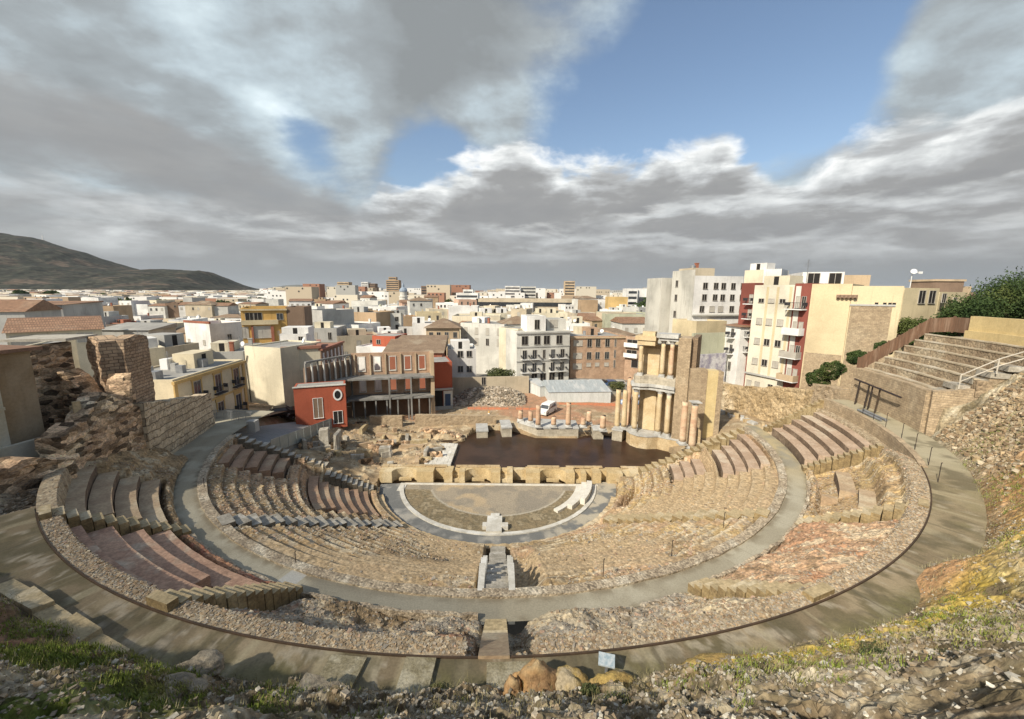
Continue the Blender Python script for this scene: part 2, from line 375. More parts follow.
M_seat_red = mat('red_seat', (0.47, 0.30, 0.205), (0.37, 0.225, 0.155), (0.52, 0.41, 0.30), 1.1, 0.9, 0.025, fine=0.28, stretch=(1, 1, 3))
M_rust = mat('rusty_edging', (0.085, 0.055, 0.035), (0.06, 0.042, 0.028), scale=1.5, rough=0.8)
M_ashlar = mat('ashlar_wall', (0.54, 0.44, 0.30), (0.42, 0.33, 0.22), (0.60, 0.51, 0.38), 0.5, 0.9, 0.08, fine=0.3, brick=(1.25, 0.68, 0.045, (0.72, 0.59, 0.41), (0.36, 0.28, 0.19), (0.07, 0.055, 0.04)))
M_rubwall = mat('rubble_masonry', (0.50, 0.35, 0.22), (0.34, 0.22, 0.135), (0.54, 0.43, 0.29), 0.7, 0.95, 0.3, fine=0.45, cells=1.25, cellscale=1.9)
M_brickwall = mat('old_brick', (0.40, 0.28, 0.18), (0.30, 0.20, 0.13), (0.46, 0.36, 0.25), 0.5, 0.9, 0.06, fine=0.3, brick=(0.6, 0.28, 0.03, (0.52, 0.38, 0.25), (0.26, 0.175, 0.115), (0.10, 0.075, 0.055)))
M_smallstone = mat('small_stone_wall', (0.44, 0.34, 0.22), (0.36, 0.27, 0.17), (0.48, 0.40, 0.28), 0.6, 0.9, 0.03, fine=0.25, brick=(0.42, 0.2, 0.02, (0.46, 0.355, 0.23), (0.34, 0.255, 0.165), (0.27, 0.21, 0.15)))
M_column = mat('rose_travertine', (0.55, 0.36, 0.23), (0.60, 0.46, 0.31), (0.44, 0.27, 0.175), 0.9, 0.7, 0.012, fine=0.12, stretch=(1, 1, 1.6))
M_column_y = mat('yellow_column', (0.58, 0.46, 0.28), (0.50, 0.38, 0.22), (0.62, 0.50, 0.34), 0.9, 0.75, 0.012, fine=0.12)
M_greymarble = mat('grey_marble', (0.46, 0.45, 0.42), (0.36, 0.35, 0.32), (0.55, 0.54, 0.50), 0.9, 0.6, 0.01, fine=0.12, streak=0.3)
M_podium = mat('podium_stone', (0.44, 0.39, 0.30), (0.35, 0.31, 0.24), (0.50, 0.45, 0.36), 0.7, 0.85, 0.02, fine=0.18, streak=0.45, brick=(1.1, 0.55, 0.012, (0.46, 0.41, 0.32), (0.38, 0.335, 0.26), (0.25, 0.22, 0.17)))
M_metal = mat('galvanised_metal', (0.34, 0.345, 0.35), (0.26, 0.265, 0.27), scale=2, rough=0.5, metal=0.5, fine=0.08)
M_black = mat('black_steel', (0.03, 0.026, 0.025), (0.05, 0.035, 0.03), scale=2, rough=0.5, fine=0.1)
M_grassblade = mat('grass_blade', (0.15, 0.20, 0.03), (0.22, 0.25, 0.05), (0.28, 0.26, 0.09), 1.2, 0.8, fine=0.3)
M_leaf = mat('dark_leaf', (0.030, 0.055, 0.016), (0.055, 0.085, 0.022), (0.09, 0.11, 0.03), 0.6, 0.75, fine=0.35)
M_leaf2 = mat('olive_leaf', (0.06, 0.075, 0.028), (0.095, 0.105, 0.04), (0.13, 0.13, 0.05), 0.8, 0.8, fine=0.35)
M_dry = mat('dry_weed', (0.26, 0.22, 0.11), (0.16, 0.15, 0.06), (0.32, 0.28, 0.17), 1.5, 0.9, fine=0.3)
M_bark = mat('bark', (0.12, 0.09, 0.065), (0.08, 0.06, 0.045), scale=3, rough=0.95, bump=0.02)

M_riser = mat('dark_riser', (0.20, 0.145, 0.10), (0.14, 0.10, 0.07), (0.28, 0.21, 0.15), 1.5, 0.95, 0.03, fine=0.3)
A = lambda *c: np.array(c, float)
def lerp(a, b, t): return a[None]*(1-t[..., None])+b[None]*t[..., None] if a.ndim == 1 and b.ndim == 1 else a*(1-t[..., None])+b*t[..., None]
def mixc(c, k, t): return c*(1-t[..., None])+k*t[..., None]
YEL, TAN, GRY, PAL, BRN, PNK, RED, DRK = A(.44, .335, .20), A(.39, .29, .185), A(.31, .275, .225), A(.50, .43, .32), A(.25, .19, .125), A(.43, .30, .215), A(.36, .19, .14), A(.17, .135, .09)

# ================================================================ shape of the seating
TL, TR = -78.0, 86.0                       # angular ends of the cavea
def rubble_h(x, y, s=1.0, seed=3):
    d, e, i = worley(x*2.3, y*2.3, seed); d2, e2, i2 = worley(x*5.1+4, y*5.1, seed+1)
    return s*(0.75*(fbm(x*.45, y*.45, seed, 4)-.5)+0.2*(ridge(x*.9, y*.9, seed+5, 3)-.5)+(0.13*(i-.5)+0.05*np.minimum(e, .3))+0.045*(i2-.5))
def rowstep(r, r0, d, h, z0, jit, soft):
    q = (r-r0)/d+jit; k = np.floor(q); f = q-k
    return z0+h*(k-1+sstep(0, soft, f))+h*1.0
def bare_l(x, y): return sstep(.5, .6, fbm(x*.15+7, y*.15, 69, 4))
def lower_z(th, r):
    x = CX+r*np.sin(np.radians(th)); y = CY-r*np.cos(np.radians(th))
    jit = 0.35*(fbm(x*.5, y*.5, 21, 3)-.5)
    st = rowstep(r, 14.1, .94, .47, .45, jit*.5, .09)
    ln = .45+(r-14.1)/.94*.47
    e = sstep(.38, .68, fbm(x*.16+3, y*.16, 31, 3))*.45+.04       # how worn the rows are
    e = np.where((th < -42) & (r < 22), e*.25, e); e = np.where((th > -40) & (th < 0), np.minimum(e, .5), e); e = np.where((th > 0) & (th < 43), np.minimum(e, .6), e)
    e = np.where((th > 42), e*.9+.1, e)
    e = e*(1-.5*bare_l(x, y)); z = st*(1-e)+ln*e+rubble_h(x, y, (.22+.6*e)*(1-.7*bare_l(x, y)))
    # hollows and a collapsed slot on the right hand side
    dx, dy = x-13.2, y-41.5
    a = dx*.62+dy*.78; b = -dx*.78+dy*.62
    z -= 1.5*np.exp(-(a/2.6)**4-(b/.55)**2)
    z -= .9*np.exp(-((th+8)/9)**2-((r-19)/2.5)**2)*0.5
    for a, b, ra, rb in ((-77.5, -63.2, 22.9, 28.2), (-73.5, -46.5, 15.2, 20.9), (64.8, 85.5, 24.2, 28.3), (69.5, 83, 19.9, 23.05)):
        k = sstep(a-1, a+.5, th)*sstep(b+1, b-.5, th)*sstep(ra-.5, ra+.1, r)*sstep(rb+.5, rb-.1, r); z = z*(1-k)+np.minimum(z, ln-.85)*k
    z = np.where(r > 28.0, 7.45, z); z = np.minimum(z, 7.5)
    z = carve(z, th, r, LOWER_STAIRS, ln)
    return np.where(r < 14.25, .4, z), e, x, y
def upper_sector(th): return np.digitize(th, [-57, -38, -18, 1, 22, 42.5, 64])
def upper_top(th): return 11.5-1.0*sstep(55, 66, th)+0*th
def upper_z(th, r):
    x = CX+r*np.sin(np.radians(th)); y = CY-r*np.cos(np.radians(th))
    zt = upper_top(th); z0 = 7.85; s = upper_sector(th)
    h = (zt-z0)/5.0
    jit = .3*(fbm(x*.5, y*.5, 41, 3)-.5)
    st = rowstep(r, 30.3, 1.15, 1.0, 0, jit*.6, .14)*h+z0
    ln = z0+(r-30.3)/1.15*h
    e = np.choose(s, [.75, .35, .35, .95, 1.0, .9, .55, .4])+.35*(fbm(x*.3, y*.3, 51, 3)-.5)
    e = np.clip(e, 0, 1)
    z = st*(1-e)+ln*e+rubble_h(x, y, .35+.85*e, 7)-.12
    hollow = np.where((s == 3) | (s == 4), .55*np.exp(-((r-32.2)/1.3)**2)+.2*np.sin(th*.6), 0)
    z = z-hollow*.8
    z = carve(z, th, r, UPPER_STAIRS, ln); z = z-.35*sstep(.45, .8, r*np.sin(np.radians(th-1.6)))*sstep(1.5, 1.1, r*np.sin(np.radians(th-1.6)))*(r < 35.6)
    for a, b, ra, rb in ((65.4, 83.9, 30.4, 35.7), (-37.5, -19.5, 31.1, 35.9), (-54.5, -39.3, 31, 35.4), (45.5, 62.8, 31.0, 33.9)):
        k = sstep(a-1, a+.5, th)*sstep(b+1, b-.5, th)*sstep(ra-.4, ra+.1, r)*sstep(rb+.4, rb-.1, r); z = z*(1-k)+np.minimum(z, ln-.8)*k
    keepedge = sstep(1.0, 1.3, np.abs(r*np.sin(np.radians(th-2.0))))
    z = np.where((r > 35.0) & (keepedge > .5), z*(1-sstep(35.0, 35.3, r))+zt*sstep(35.0, 35.3, r)+.03*(fbm(x*8, y*8, 3, 2)-.5), z)
    return z, e, x, y, s

def carve(z, th, r, stairs, ln):
    for t0, hw, gap in stairs:
        lat = r*np.sin(np.radians(th-t0)); k = sstep(hw+.25, hw-.05, np.abs(lat)); z = z*(1-k)+np.minimum(z, ln-.75)*k
        if gap: k = sstep(hw-.1, hw+.3, lat)*sstep(hw+2.0, hw+.9, lat)*sstep(16, 19, r); z = z-gap*k
    return z
LOWER_STAIRS = [(1.6, .95, 1.0), (-38.5, .75, 0), (43, .6, 0), (-74.6, .6, 0), (86, .6, 0)]
UPPER_STAIRS = [(22, .62, 0), (-18.3, .58, 0), (-38.3, .6, 0), (43, .55, 0), (64.2, .58, 0), (1.6, .55, 0)]
def make_lower():
    t = thing('lower_seating', 'lower bank of worn stone seating curving round the orchestra up to the grey walkway', 'seating', (CX, CY, 0))
    th, r = np.meshgrid(np.linspace(TL, TR, 1150), np.linspace(14.0, 28.35, 190))
    z, e, x, y = lower_z(th, r)
    # outer parts of the fan dip towards the side passages
    z -= 1.4*sstep(82, 86, th)*sstep(15, 24, r)*.5
    n1 = fbm(x*.35, y*.35, 61, 4); n2 = fbm(x*1.3, y*1.3, 62, 4); n3 = fbm(x*.12, y*.12, 63, 3)
    c = mixc(np.broadcast_to(TAN, x.shape+(3,)), YEL, sstep(.45, .6, n1)*sstep(-20, 30, th)); c = mixc(c, GRY, sstep(.52, .66, n2)*.7)
    c = mixc(c, PAL, sstep(.56, .72, fbm(x*2.1, y*2.1, 64, 3))*.8); c = mixc(c, BRN, sstep(.52, .64, n3)*.55)
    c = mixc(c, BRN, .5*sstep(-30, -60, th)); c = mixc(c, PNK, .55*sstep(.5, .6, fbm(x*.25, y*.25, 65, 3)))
    c = mixc(c, YEL*1.12, .6*np.exp(-((th-58)/14)**2-((r-22)/5)**2)); c = mixc(c, BRN*.8, .5*sstep(.35, .2, fbm(x*.6, y*.6, 66, 3)))
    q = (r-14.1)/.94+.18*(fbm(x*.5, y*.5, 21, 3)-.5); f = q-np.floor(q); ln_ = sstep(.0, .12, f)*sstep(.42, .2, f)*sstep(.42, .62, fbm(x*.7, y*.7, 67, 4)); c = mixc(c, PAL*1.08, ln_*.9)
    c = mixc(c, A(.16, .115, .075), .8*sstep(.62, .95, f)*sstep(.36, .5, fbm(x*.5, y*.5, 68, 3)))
    c = mixc(c, A(.44, .345, .235), .8*bare_l(x, y))
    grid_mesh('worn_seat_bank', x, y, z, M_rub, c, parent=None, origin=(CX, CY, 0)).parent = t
    bpy.context.view_layer.update()
    o = t.children[0]; o.location = (0, 0, 0)
    m = MB()                                            # stone curb ring at the top
    arc_block(m, TL, TR, 28.25, 28.85, 6.6, 7.72, 1.5, wob=.03, close=True)
    m.build('curb_wall', M_edge, t)
    return t
def arc_pts(th0, th1, r, step):
    n = max(2, int(abs(th1-th0)/step)+1)
    return [(r*math.sin(R(th0+(th1-th0)*i/(n-1))), -r*math.cos(R(th0+(th1-th0)*i/(n-1)))) for i in range(n)]
def arc_block(m, th0, th1, r0, r1, z0, z1, step=1.2, wob=0.0, close=True, zslope=0.0, ztop=None, zbot=None):
    a = arc_pts(th0, th1, r0, step); b = arc_pts(th0, th1, r1, step); n = len(a); vs = []
    for i in range(n):
        th = th0+(th1-th0)*i/(n-1); w1, w2, w3 = rnd.uniform(-wob, wob), rnd.uniform(-wob, wob), rnd.uniform(-wob, wob)
        zt = ztop(th) if ztop else z1; zb = zbot(th) if zbot else z0
        k0 = 1+w1/r0; k1 = 1+w2/r1
        vs += [(a[i][0]*k0, a[i][1]*k0, zb), (b[i][0]*k1, b[i][1]*k1, zb), (b[i][0]*k1, b[i][1]*k1, zt+w3+zslope), (a[i][0]*k0, a[i][1]*k0, zt+w3)]
    fs = []
    for i in range(n-1):
        o = 4*i
        for j in range(4): fs.append((o+j, o+(j+1) % 4, o+4+(j+1) % 4, o+4+j))
    fs += [(3, 2, 1, 0), (4*n-4, 4*n-3, 4*n-2, 4*n-1)]
    k0 = len(m.f); m.add(vs, fs)
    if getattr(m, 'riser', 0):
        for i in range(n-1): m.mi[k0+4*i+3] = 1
M_edge = mat('pebbled_edge', (0.41, 0.335, 0.235), (0.29, 0.23, 0.16), (0.48, 0.42, 0.32), 1.5, 0.9, 0.03, fine=0.3, cells=0.6, cellscale=9)
make_lower()

def make_upper():
    t = thing('upper_seating', 'upper bank of ruined seating between the grey walkway and the broad brown outer walkway', 'seating', (CX, CY, 0))
    th, r = np.meshgrid(np.linspace(-66, 84.3, 1500), np.linspace(30.25, 36.05, 110))
    z, e, x, y, s = upper_z(th, r)
    z = np.where(th < -56, z+.3*sstep(-56, -62, th)*(r-30.3)/5.8, z)
    n1 = fbm(x*.4, y*.4, 71, 4); n2 = fbm(x*1.5, y*1.5, 72, 4)
    base = np.array([BRN*1.1, TAN*.8, RED*.95, GRY*.95, GRY*1.1, A(.42, .30, .21), TAN*1.05, TAN*1.05])[s]
    alt = np.array([TAN, BRN*1.2, RED*.7+TAN*.35, BRN, PAL*.85, A(.38, .25, .175), YEL, PNK])[s]
    c = mixc(base, alt, sstep(.42, .6, n1)); c = mixc(c, PAL, .75*sstep(.55, .7, n2)*np.where(s == 2, .35, 1)); c = mixc(c, BRN*.7, .7*sstep(.42, .28, n2))
    red = sstep(.5, .62, fbm(x*.5+9, y*.2, 73, 4)); c = mixc(c, A(.38, .22, .15), red*np.where((s == 5) | (s == 3), .75, np.where(s == 2, .8, 0))*sstep(30.5, 31.5, r))
    edge = sstep(35.0, 35.2, r); sp = sstep(.45, .6, fbm(x*6, y*6, 74, 2))
    c = mixc(c, A(.30, .245, .18), edge*.9); c = mixc(c, PAL, edge*sp*.55)
    o = grid_mesh('ruined_seat_bank', x, y, z, M_rub, c, origin=(CX, CY, 0)); o.parent = t; o.location = (0, 0, 0)
    m = MB(); arc_block(m, -39.5, 58, 36.03, 36.09, 10.9, 11.55, .8, close=True); m.build('rusty_edging', M_rust, t)
    m = MB(); arc_block(m, 54, 84.3, 35.95, 36.35, 9.6, 11.62, .8, wob=.02); m.build('retaining_curb', M_smallstone, t)
    m = MB(); arc_block(m, 22, 58, 30.15, 30.35, 7.2, 7.98, .8, wob=.06); m.build('foot_course', M_edge, t)
    m = MB(); arc_block(m, -40, 0, 30.15, 30.35, 7.2, 7.95, .8, wob=.06); m.build('foot_course', M_edge, t)
    return t
make_upper()

# individually restored rows of seats
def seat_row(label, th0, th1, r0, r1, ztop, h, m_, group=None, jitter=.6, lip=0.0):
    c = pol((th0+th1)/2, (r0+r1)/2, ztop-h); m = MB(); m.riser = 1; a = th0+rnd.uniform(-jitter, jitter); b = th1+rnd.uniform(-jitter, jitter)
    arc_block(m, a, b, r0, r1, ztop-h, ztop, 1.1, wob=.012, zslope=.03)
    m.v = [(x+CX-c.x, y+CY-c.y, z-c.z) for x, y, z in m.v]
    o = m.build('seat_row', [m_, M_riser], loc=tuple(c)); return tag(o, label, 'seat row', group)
ORD = ['lowest', 'second lowest', 'third', 'fourth', 'fifth', 'sixth', 'seventh', 'topmost']
def rows(desc, n, th0, th1, r0, d, z0, h, m_, grp, shrink=0.0, skip=()):
    for k in range(n):
        if k in skip: continue
        nm = ORD[k] if k < n-1 else 'topmost'
        a = th0+(rnd.uniform(0, 1)*shrink if shrink > 0 else 0); b = th1-(rnd.uniform(0, 1)*abs(shrink))
        seat_row(desc.replace('#', nm), a, b, r0+k*d, r0+(k+1)*d-.06, z0+k*h, 1.2, m_, grp)
rows('# smooth brown restored row in the left corner below the grey walkway', 5, -76.5, -64, 22.9, 1.06, 5.15, .5, M_seat_brown, 'restored brown rows, lower left corner', 2.0)
rows('# narrow worn row beside the grey side steps on the left', 6, -72, -47, 15.2, .95, 1.05, .48, M_seat_brown, 'narrow tan rows, lower left', 5.0)
rows('# pale pink restored row in the right corner below the grey walkway', 4, 66, 84, 24.2, 1.02, 5.65, .5, M_seat_pink, 'restored pink rows, lower right corner', -2.5)
rows('# short pink row of the low seats by the right side of the stage', 3, 70.5, 82, 19.9, 1.05, 3.45, .5, M_seat_pink, 'short pink rows, lower right', -2)
rows('# long clean tan row in the upper right block under the steel frame', 5, 65.8, 83.6, 30.5, 1.02, 8.3, .48, M_seat_pink, 'clean rows in the upper right block', -.8)
rows('# broad red row of the upper left seating block', 4, -37.2, -19.6, 31.2, 1.16, 8.75, .68, M_seat_red, 'broad red rows in the upper left block', -4)
rows('# grey worn row in the upper left block beside the ruined brick wall', 4, -54, -39.4, 31.0, 1.1, 8.6, .62, M_seat_tan, 'worn rows in the second upper left block', -3)
rows('# tan row of the rubble-strewn block right of the jagged steps', 3, 46, 62.5, 31.0, 1.0, 8.35, .5, M_seat_tan, 'rows in the rubble-strewn upper right block', 11)

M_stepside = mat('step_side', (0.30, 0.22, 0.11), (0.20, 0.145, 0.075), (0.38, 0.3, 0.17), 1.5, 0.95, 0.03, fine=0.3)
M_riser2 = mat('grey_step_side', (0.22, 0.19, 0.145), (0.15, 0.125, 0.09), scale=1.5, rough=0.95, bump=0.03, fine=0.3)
# ---------------------------------------------------------------- radial stairs
def radial_stair(name, label, th, r0, z0, r1, z1, n, w_, m_, jag=0.0, side=0.0, cat='steps', up=.1):
    o_ = pol(th, r0, z0-.3); t = R(th); m = MB()
    L = (r1-r0); d = L/n
    for k in range(n):
        zt = z0+(z1-z0)*(k+1)/n; j = rnd.uniform(-jag, jag); j2 = rnd.uniform(-jag, jag)
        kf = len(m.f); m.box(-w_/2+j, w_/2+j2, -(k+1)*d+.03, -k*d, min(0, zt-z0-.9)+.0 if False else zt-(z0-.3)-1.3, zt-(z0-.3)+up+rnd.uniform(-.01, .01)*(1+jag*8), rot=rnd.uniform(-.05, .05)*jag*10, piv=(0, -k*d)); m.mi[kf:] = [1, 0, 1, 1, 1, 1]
    if side:
        for s in (-1, 1):
            m.box(s*(w_/2+side*.5)-side*.5, s*(w_/2+side*.5)+side*.5, -L*.55, -L+.15, .2, .3, 0)
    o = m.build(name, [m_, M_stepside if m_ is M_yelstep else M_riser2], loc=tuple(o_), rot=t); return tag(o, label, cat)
# centre flight of pale stone with block parapets
cs = thing('centre_stair', 'straight centre flight of grey steps between pale block parapets below the walkway', 'steps', tuple(pol(1.6, 14.2, .3)), R(1.6))
m = MB(); n = 24; L = 14.2
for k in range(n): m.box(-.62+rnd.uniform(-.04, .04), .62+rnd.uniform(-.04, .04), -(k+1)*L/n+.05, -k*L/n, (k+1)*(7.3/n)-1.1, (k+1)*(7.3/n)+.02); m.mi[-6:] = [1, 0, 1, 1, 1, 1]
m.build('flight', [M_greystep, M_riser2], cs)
for s in (-1, 1):
    m = MB()
    for k, (a, b) in enumerate(((8.6, 10.2), (10.25, 12.0), (12.05, 14.2))):
        q = 7.3*a/L; w0, w1 = (.64, .98-.05*(k == 0)); x0, x1 = (s*w0, s*w1) if s > 0 else (s*w1, s*w0); m.box(x0, x1, -b, -a, q-.8, min(7.42, q+1.05+.2*k))
    m.build('parapet', M_marble, cs)
radial_stair('jagged_stair', 'jagged flight of loose light grey step slabs on the left of the lower seating', -38.5, 14.6, .5, 28.6, 7.5, 18, 1.5, M_greystep, .28, up=.3)
radial_stair('jagged_stair', 'flight of pale broken step slabs on the right of the lower seating', 43, 15.5, 1.2, 28.6, 7.5, 16, 1.3, M_yelstep, .2, up=.3)
radial_stair('side_stair', 'run of pale grey slabs stepping down the left end of the narrow tan rows', -74.6, 14.6, .5, 19.5, 3.1, 9, 1.3, M_greystep, .08)
radial_stair('side_stair', 'rough block steps climbing the left end of the brown restored rows', -78.2, 19.5, 3.2, 28.6, 7.5, 14, 1.1, M_greystep, .2)
radial_stair('side_stair', 'broken yellow stone steps along the right end of the lower seating', 86.2, 17, 1.6, 28.6, 7.3, 16, 1.3, M_yelstep, .22)
radial_stair('upper_stair', 'sunlit yellow steps beside the reddish rubble right of the centre ramp', 22, 30.2, 7.65, 36.0, 11.55, 13, 1.25, M_yelstep, .05, up=.14)
radial_stair('upper_stair', 'yellowish steps with serrated edge left of the centre ramp', -18.3, 30.2, 7.65, 36.0, 11.55, 14, 1.15, M_yelstep, .03, up=.3)
radial_stair('upper_stair', 'worn brown steps between the red block and the ruined wall on the far left', -38.3, 30.2, 7.65, 36.0, 11.55, 13, 1.2, M_yelstep, .12, up=.25)
radial_stair('upper_stair', 'yellow mossy steps crossing the right of the upper seating', 43, 30.2, 7.65, 36.0, 11.5, 13, 1.1, M_yelstep, .15)
radial_stair('upper_stair', 'zigzag pale steps between the clean rows and the rubble-strewn block', 64.2, 30.2, 7.65, 35.4, 10.7, 13, .75, M_yelstep, .09)
radial_stair('upper_stair', 'narrow stepped edge at the far right end of the upper seating', 84.5, 30.2, 7.7, 36.0, 11.3, 14, .5, M_yelstep, .08)
# centre ramp of the upper bank
rp = thing('centre_ramp', 'narrow plank-like stone ramp bridging the gap in the upper rubble bank at the centre', 'ramp', tuple(pol(1.6, 30.2, 7.3)), R(1.6))
m = MB()
for k in range(7): m.box(-.5, .5, -(k+1)*.42, -k*.42, k*.3-.3, .35+k*.29)
m.build('step', M_yelstep, rp)
m = MB(); m.prism([(-.5, -2.95), (-.5, -5.9), (.5, -5.9), (.5, -2.95)], [1.0, 3.0, 3.0, 1.0], [2.38, 4.32, 4.32, 2.38]); m.build('ramp_slab', M_seat_tan, rp)

# ---------------------------------------------------------------- walkways
def walkway(name, th0, th1, rin, rout, zf, colf, dth=.12, dr=.12, m_=None):
    nr = max(3, int((np.max(rout(np.array([0.])))-rin)/dr)+1)
    th, q = np.meshgrid(np.arange(th0, th1, dth), np.linspace(0, 1, nr)); r = rin+(rout(th)-rin)*q
    x = CX+r*np.sin(np.radians(th)); y = CY-r*np.cos(np.radians(th)); z = zf(th, r)+0*x
    o = grid_mesh(name, x, y, z, m_ or M_walk, colf(x, y, th, r), origin=(CX, CY, 7)); return tag(o, kind='structure')
def c_low(x, y, th, r):
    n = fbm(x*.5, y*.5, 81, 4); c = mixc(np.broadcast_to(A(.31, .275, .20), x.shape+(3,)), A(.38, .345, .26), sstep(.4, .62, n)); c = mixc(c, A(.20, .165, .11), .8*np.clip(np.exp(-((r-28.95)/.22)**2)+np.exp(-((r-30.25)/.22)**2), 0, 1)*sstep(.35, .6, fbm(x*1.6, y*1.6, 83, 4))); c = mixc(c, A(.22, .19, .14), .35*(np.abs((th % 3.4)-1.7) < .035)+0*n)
    c = mixc(c, A(.205, .19, .15), .6*sstep(.5, .65, fbm(x*.17, y*.17, 82, 3))); c = mixc(c, A(.45, .36, .20), .85*sstep(52, 72, th)*sstep(.3, .55, n))
    slab = ((th > -21.5) & (th < -19.4)); c = np.where(slab[..., None], A(.42, .41, .37), c); return c
walkway('path', -96, 88, 28.8, lambda t: 30.32+5.2*sstep(-60, -76, t)+.0*t, lambda t, r: 7.6, c_low)
def up_out(t): return np.interp(t, [-60, -41, -27, -12, 0, 9, 18, 30, 40, 50, 60, 68, 84], [39, 38.6, 38.1, 37.9, 37.4, 37.3, 37.9, 38.1, 38.2, 38.4, 38.8, 38.9, 38.9])+.15*np.sin(t*.9)
def c_up(x, y, th, r):
    s = fbm(th*1.1, r*.22, 91, 4); n = fbm(x*.5, y*.5, 92, 4)
    c = mixc(np.broadcast_to(A(.20, .155, .095), x.shape+(3,)), A(.29, .23, .145), sstep(.42, .62, n)); c = mixc(c, A(.34, .28, .18), .6*sstep(.52, .66, s)*sstep(.4, .6, n)); c = mixc(c, A(.115, .095, .05), .75*sstep(.5, .62, fbm(x*1.1, y*1.1, 94, 5))); c = mixc(c, A(.36, .31, .23), .7*sstep(.6, .68, fbm(x*2.2, y*2.2, 95, 4))); c = mixc(c, A(.13, .12, .05), .7*np.exp(-((up_out(th)-.5-r)/.5)**2)*sstep(.4, .55, n)); c = mixc(c, A(.12, .10, .065), .75*(np.abs(((th+1.5*fbm(r*.3, r*0+2, 9, 2)) % 7.3)-3.6) < .10)); wn = worley(x*.55, y*.55, 96)[1]; c = mixc(c, A(.12, .10, .065), .55*(wn < .035))
    c = mixc(c, A(.33, .27, .16), .8*sstep(28, 50, th)*(.4+.6*s)); c = mixc(c, A(.36, .31, .20), .5*sstep(.62, .75, s)); c = mixc(c, A(.42, .375, .26), .7*sstep(50, 60, th)); c = mixc(c, A(.10, .085, .05), .6*sstep(.55, .68, fbm(x*.9+3, y*.9, 93, 5)))
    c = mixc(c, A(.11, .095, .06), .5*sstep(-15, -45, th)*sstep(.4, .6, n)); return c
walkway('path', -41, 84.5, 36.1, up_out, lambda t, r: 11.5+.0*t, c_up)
# slabs and gully at the centre of the outer walkway
for (th, r, w_, l, nm, zt) in ((-5.6, 37.05, 1.15, 1.5, 'mossy cracked slab left of the ramp on the outer walkway', 11.62), (-2.0, 36.95, .95, 1.5, 'grey slab with white lichen next to the ramp foot', 11.64), (2.6, 37.05, 1.7, 1.5, 'wide smooth paving slab at the top of the centre ramp', 11.6)):
    m = MB(); m.box(-w_/2, w_/2, -l/2, l/2, -.25, .0); p = pol(th, r, zt)
    tag(m.build('paving_slab', mat('mossy_slab', (.30, .26, .17), (.20, .17, .10), (.40, .36, .26), 2.5, .9, .02, fine=.3), loc=tuple(p), rot=R(th)), nm, 'slab')

# ---------------------------------------------------------------- orchestra
def c_or(x, y, r):
    th = np.degrees(np.arctan2(x-CX, CY-y)); n = fbm(x*.6, y*.6, 101, 4); n2 = fbm(x*2, y*2, 102, 3)
    c = mixc(np.broadcast_to(A(.33, .285, .22), x.shape+(3,)), A(.26, .23, .185), sstep(.42, .6, n)); c = mixc(c, A(.43, .345, .24), sstep(.57, .66, fbm(x*.32+2, y*.32, 103, 3)))
    outer = r > 8.25; g = mixc(np.broadcast_to(A(.235, .19, .125), x.shape+(3,)), A(.16, .135, .09), sstep(.4, .6, n2)); g = mixc(g, A(.36, .30, .21), .7*sstep(.56, .68, n2))
    c = np.where((outer & (y < 44.6))[..., None], g, c)
    line = (np.abs(r-8.2) < .12) & (y < 44.6); c = np.where(line[..., None], A(.40, .36, .29), c)
    return c
xx, yy = np.meshgrid(np.linspace(-14, 11.5, 210), np.linspace(35.3, 46.4, 110)); rr = np.hypot(xx-CX, yy-CY)
zz = .02+.0*xx+np.where((rr > 8.3) & (yy < 44.6), .12*fbm(xx*3, yy*3, 5, 3)-.05, .01*fbm(xx, yy, 6, 3))
tag(grid_mesh('orchestra_floor', xx, yy, zz, M_soil, c_or(xx, yy, rr), origin=(CX, CY, 0), keep=rr < 11.4), kind='structure')
m = MB(); arc_block(m, -81, 83, 11.3, 11.75, -.3, .16, 1.5, wob=.01)
m.box(-11.7, 11.9, 1.35-2.9, 1.7-2.9, -.3, .10); m.box(-11.7, -10.9, 1.7-2.9-1.9, 1.35-2.9, -.3, .09)
tag(m.build('marble_kerb', M_marble, loc=(CX, CY, 0)), 'white marble kerb outlining the half-round orchestra floor', 'kerb')
def c_ring(x, y, th, r):
    n = fbm(x*.8, y*.8, 111, 4); c = mixc(np.broadcast_to(A(.165, .165, .155), x.shape+(3,)), A(.27, .26, .235), sstep(.45, .62, n)); c = mixc(c, A(.40, .37, .31), sstep(.62, .72, n)*.8)
    c = mixc(c, A(.42, .37, .28), sstep(10, 40, th)*sstep(.38, .55, n)*.9); return c
walkway('path', -84, 88, 11.7, lambda t: 14.1+0*t, lambda t, r: .05, c_ring)
m = MB(); arc_block(m, -70, 70, 13.55, 14.1, -.2, .42, 1.3, wob=.05); tag(m.build('stone_step', M_limestone, loc=(CX, CY, 0)), 'low curved step of cut limestone at the foot of the seating', 'step')
# restored white tiers of honour seats on the right of the orchestra
wt = thing('marble_tiers', 'bright white restored corner of three marble tiers at the right of the orchestra', 'tiers', tuple(pol(66, 10.2, 0)))
for k in range(3):
    m = MB(); arc_block(m, 40+k*9, 82-(k == 0)*2, 9.4+.62*k, 10.0+.62*k, 0, .3+.22*k, 2.5); cc = wt.location
    m.v = [(x+CX-cc.x, y+CY-cc.y, z-cc.z) for x, y, z in m.v]; m.build('tier', M_white if 'M_white' in globals() else mat('white_marble', (.68, .65, .57), (.60, .56, .48), scale=1.5, rough=.55, fine=.06), wt)
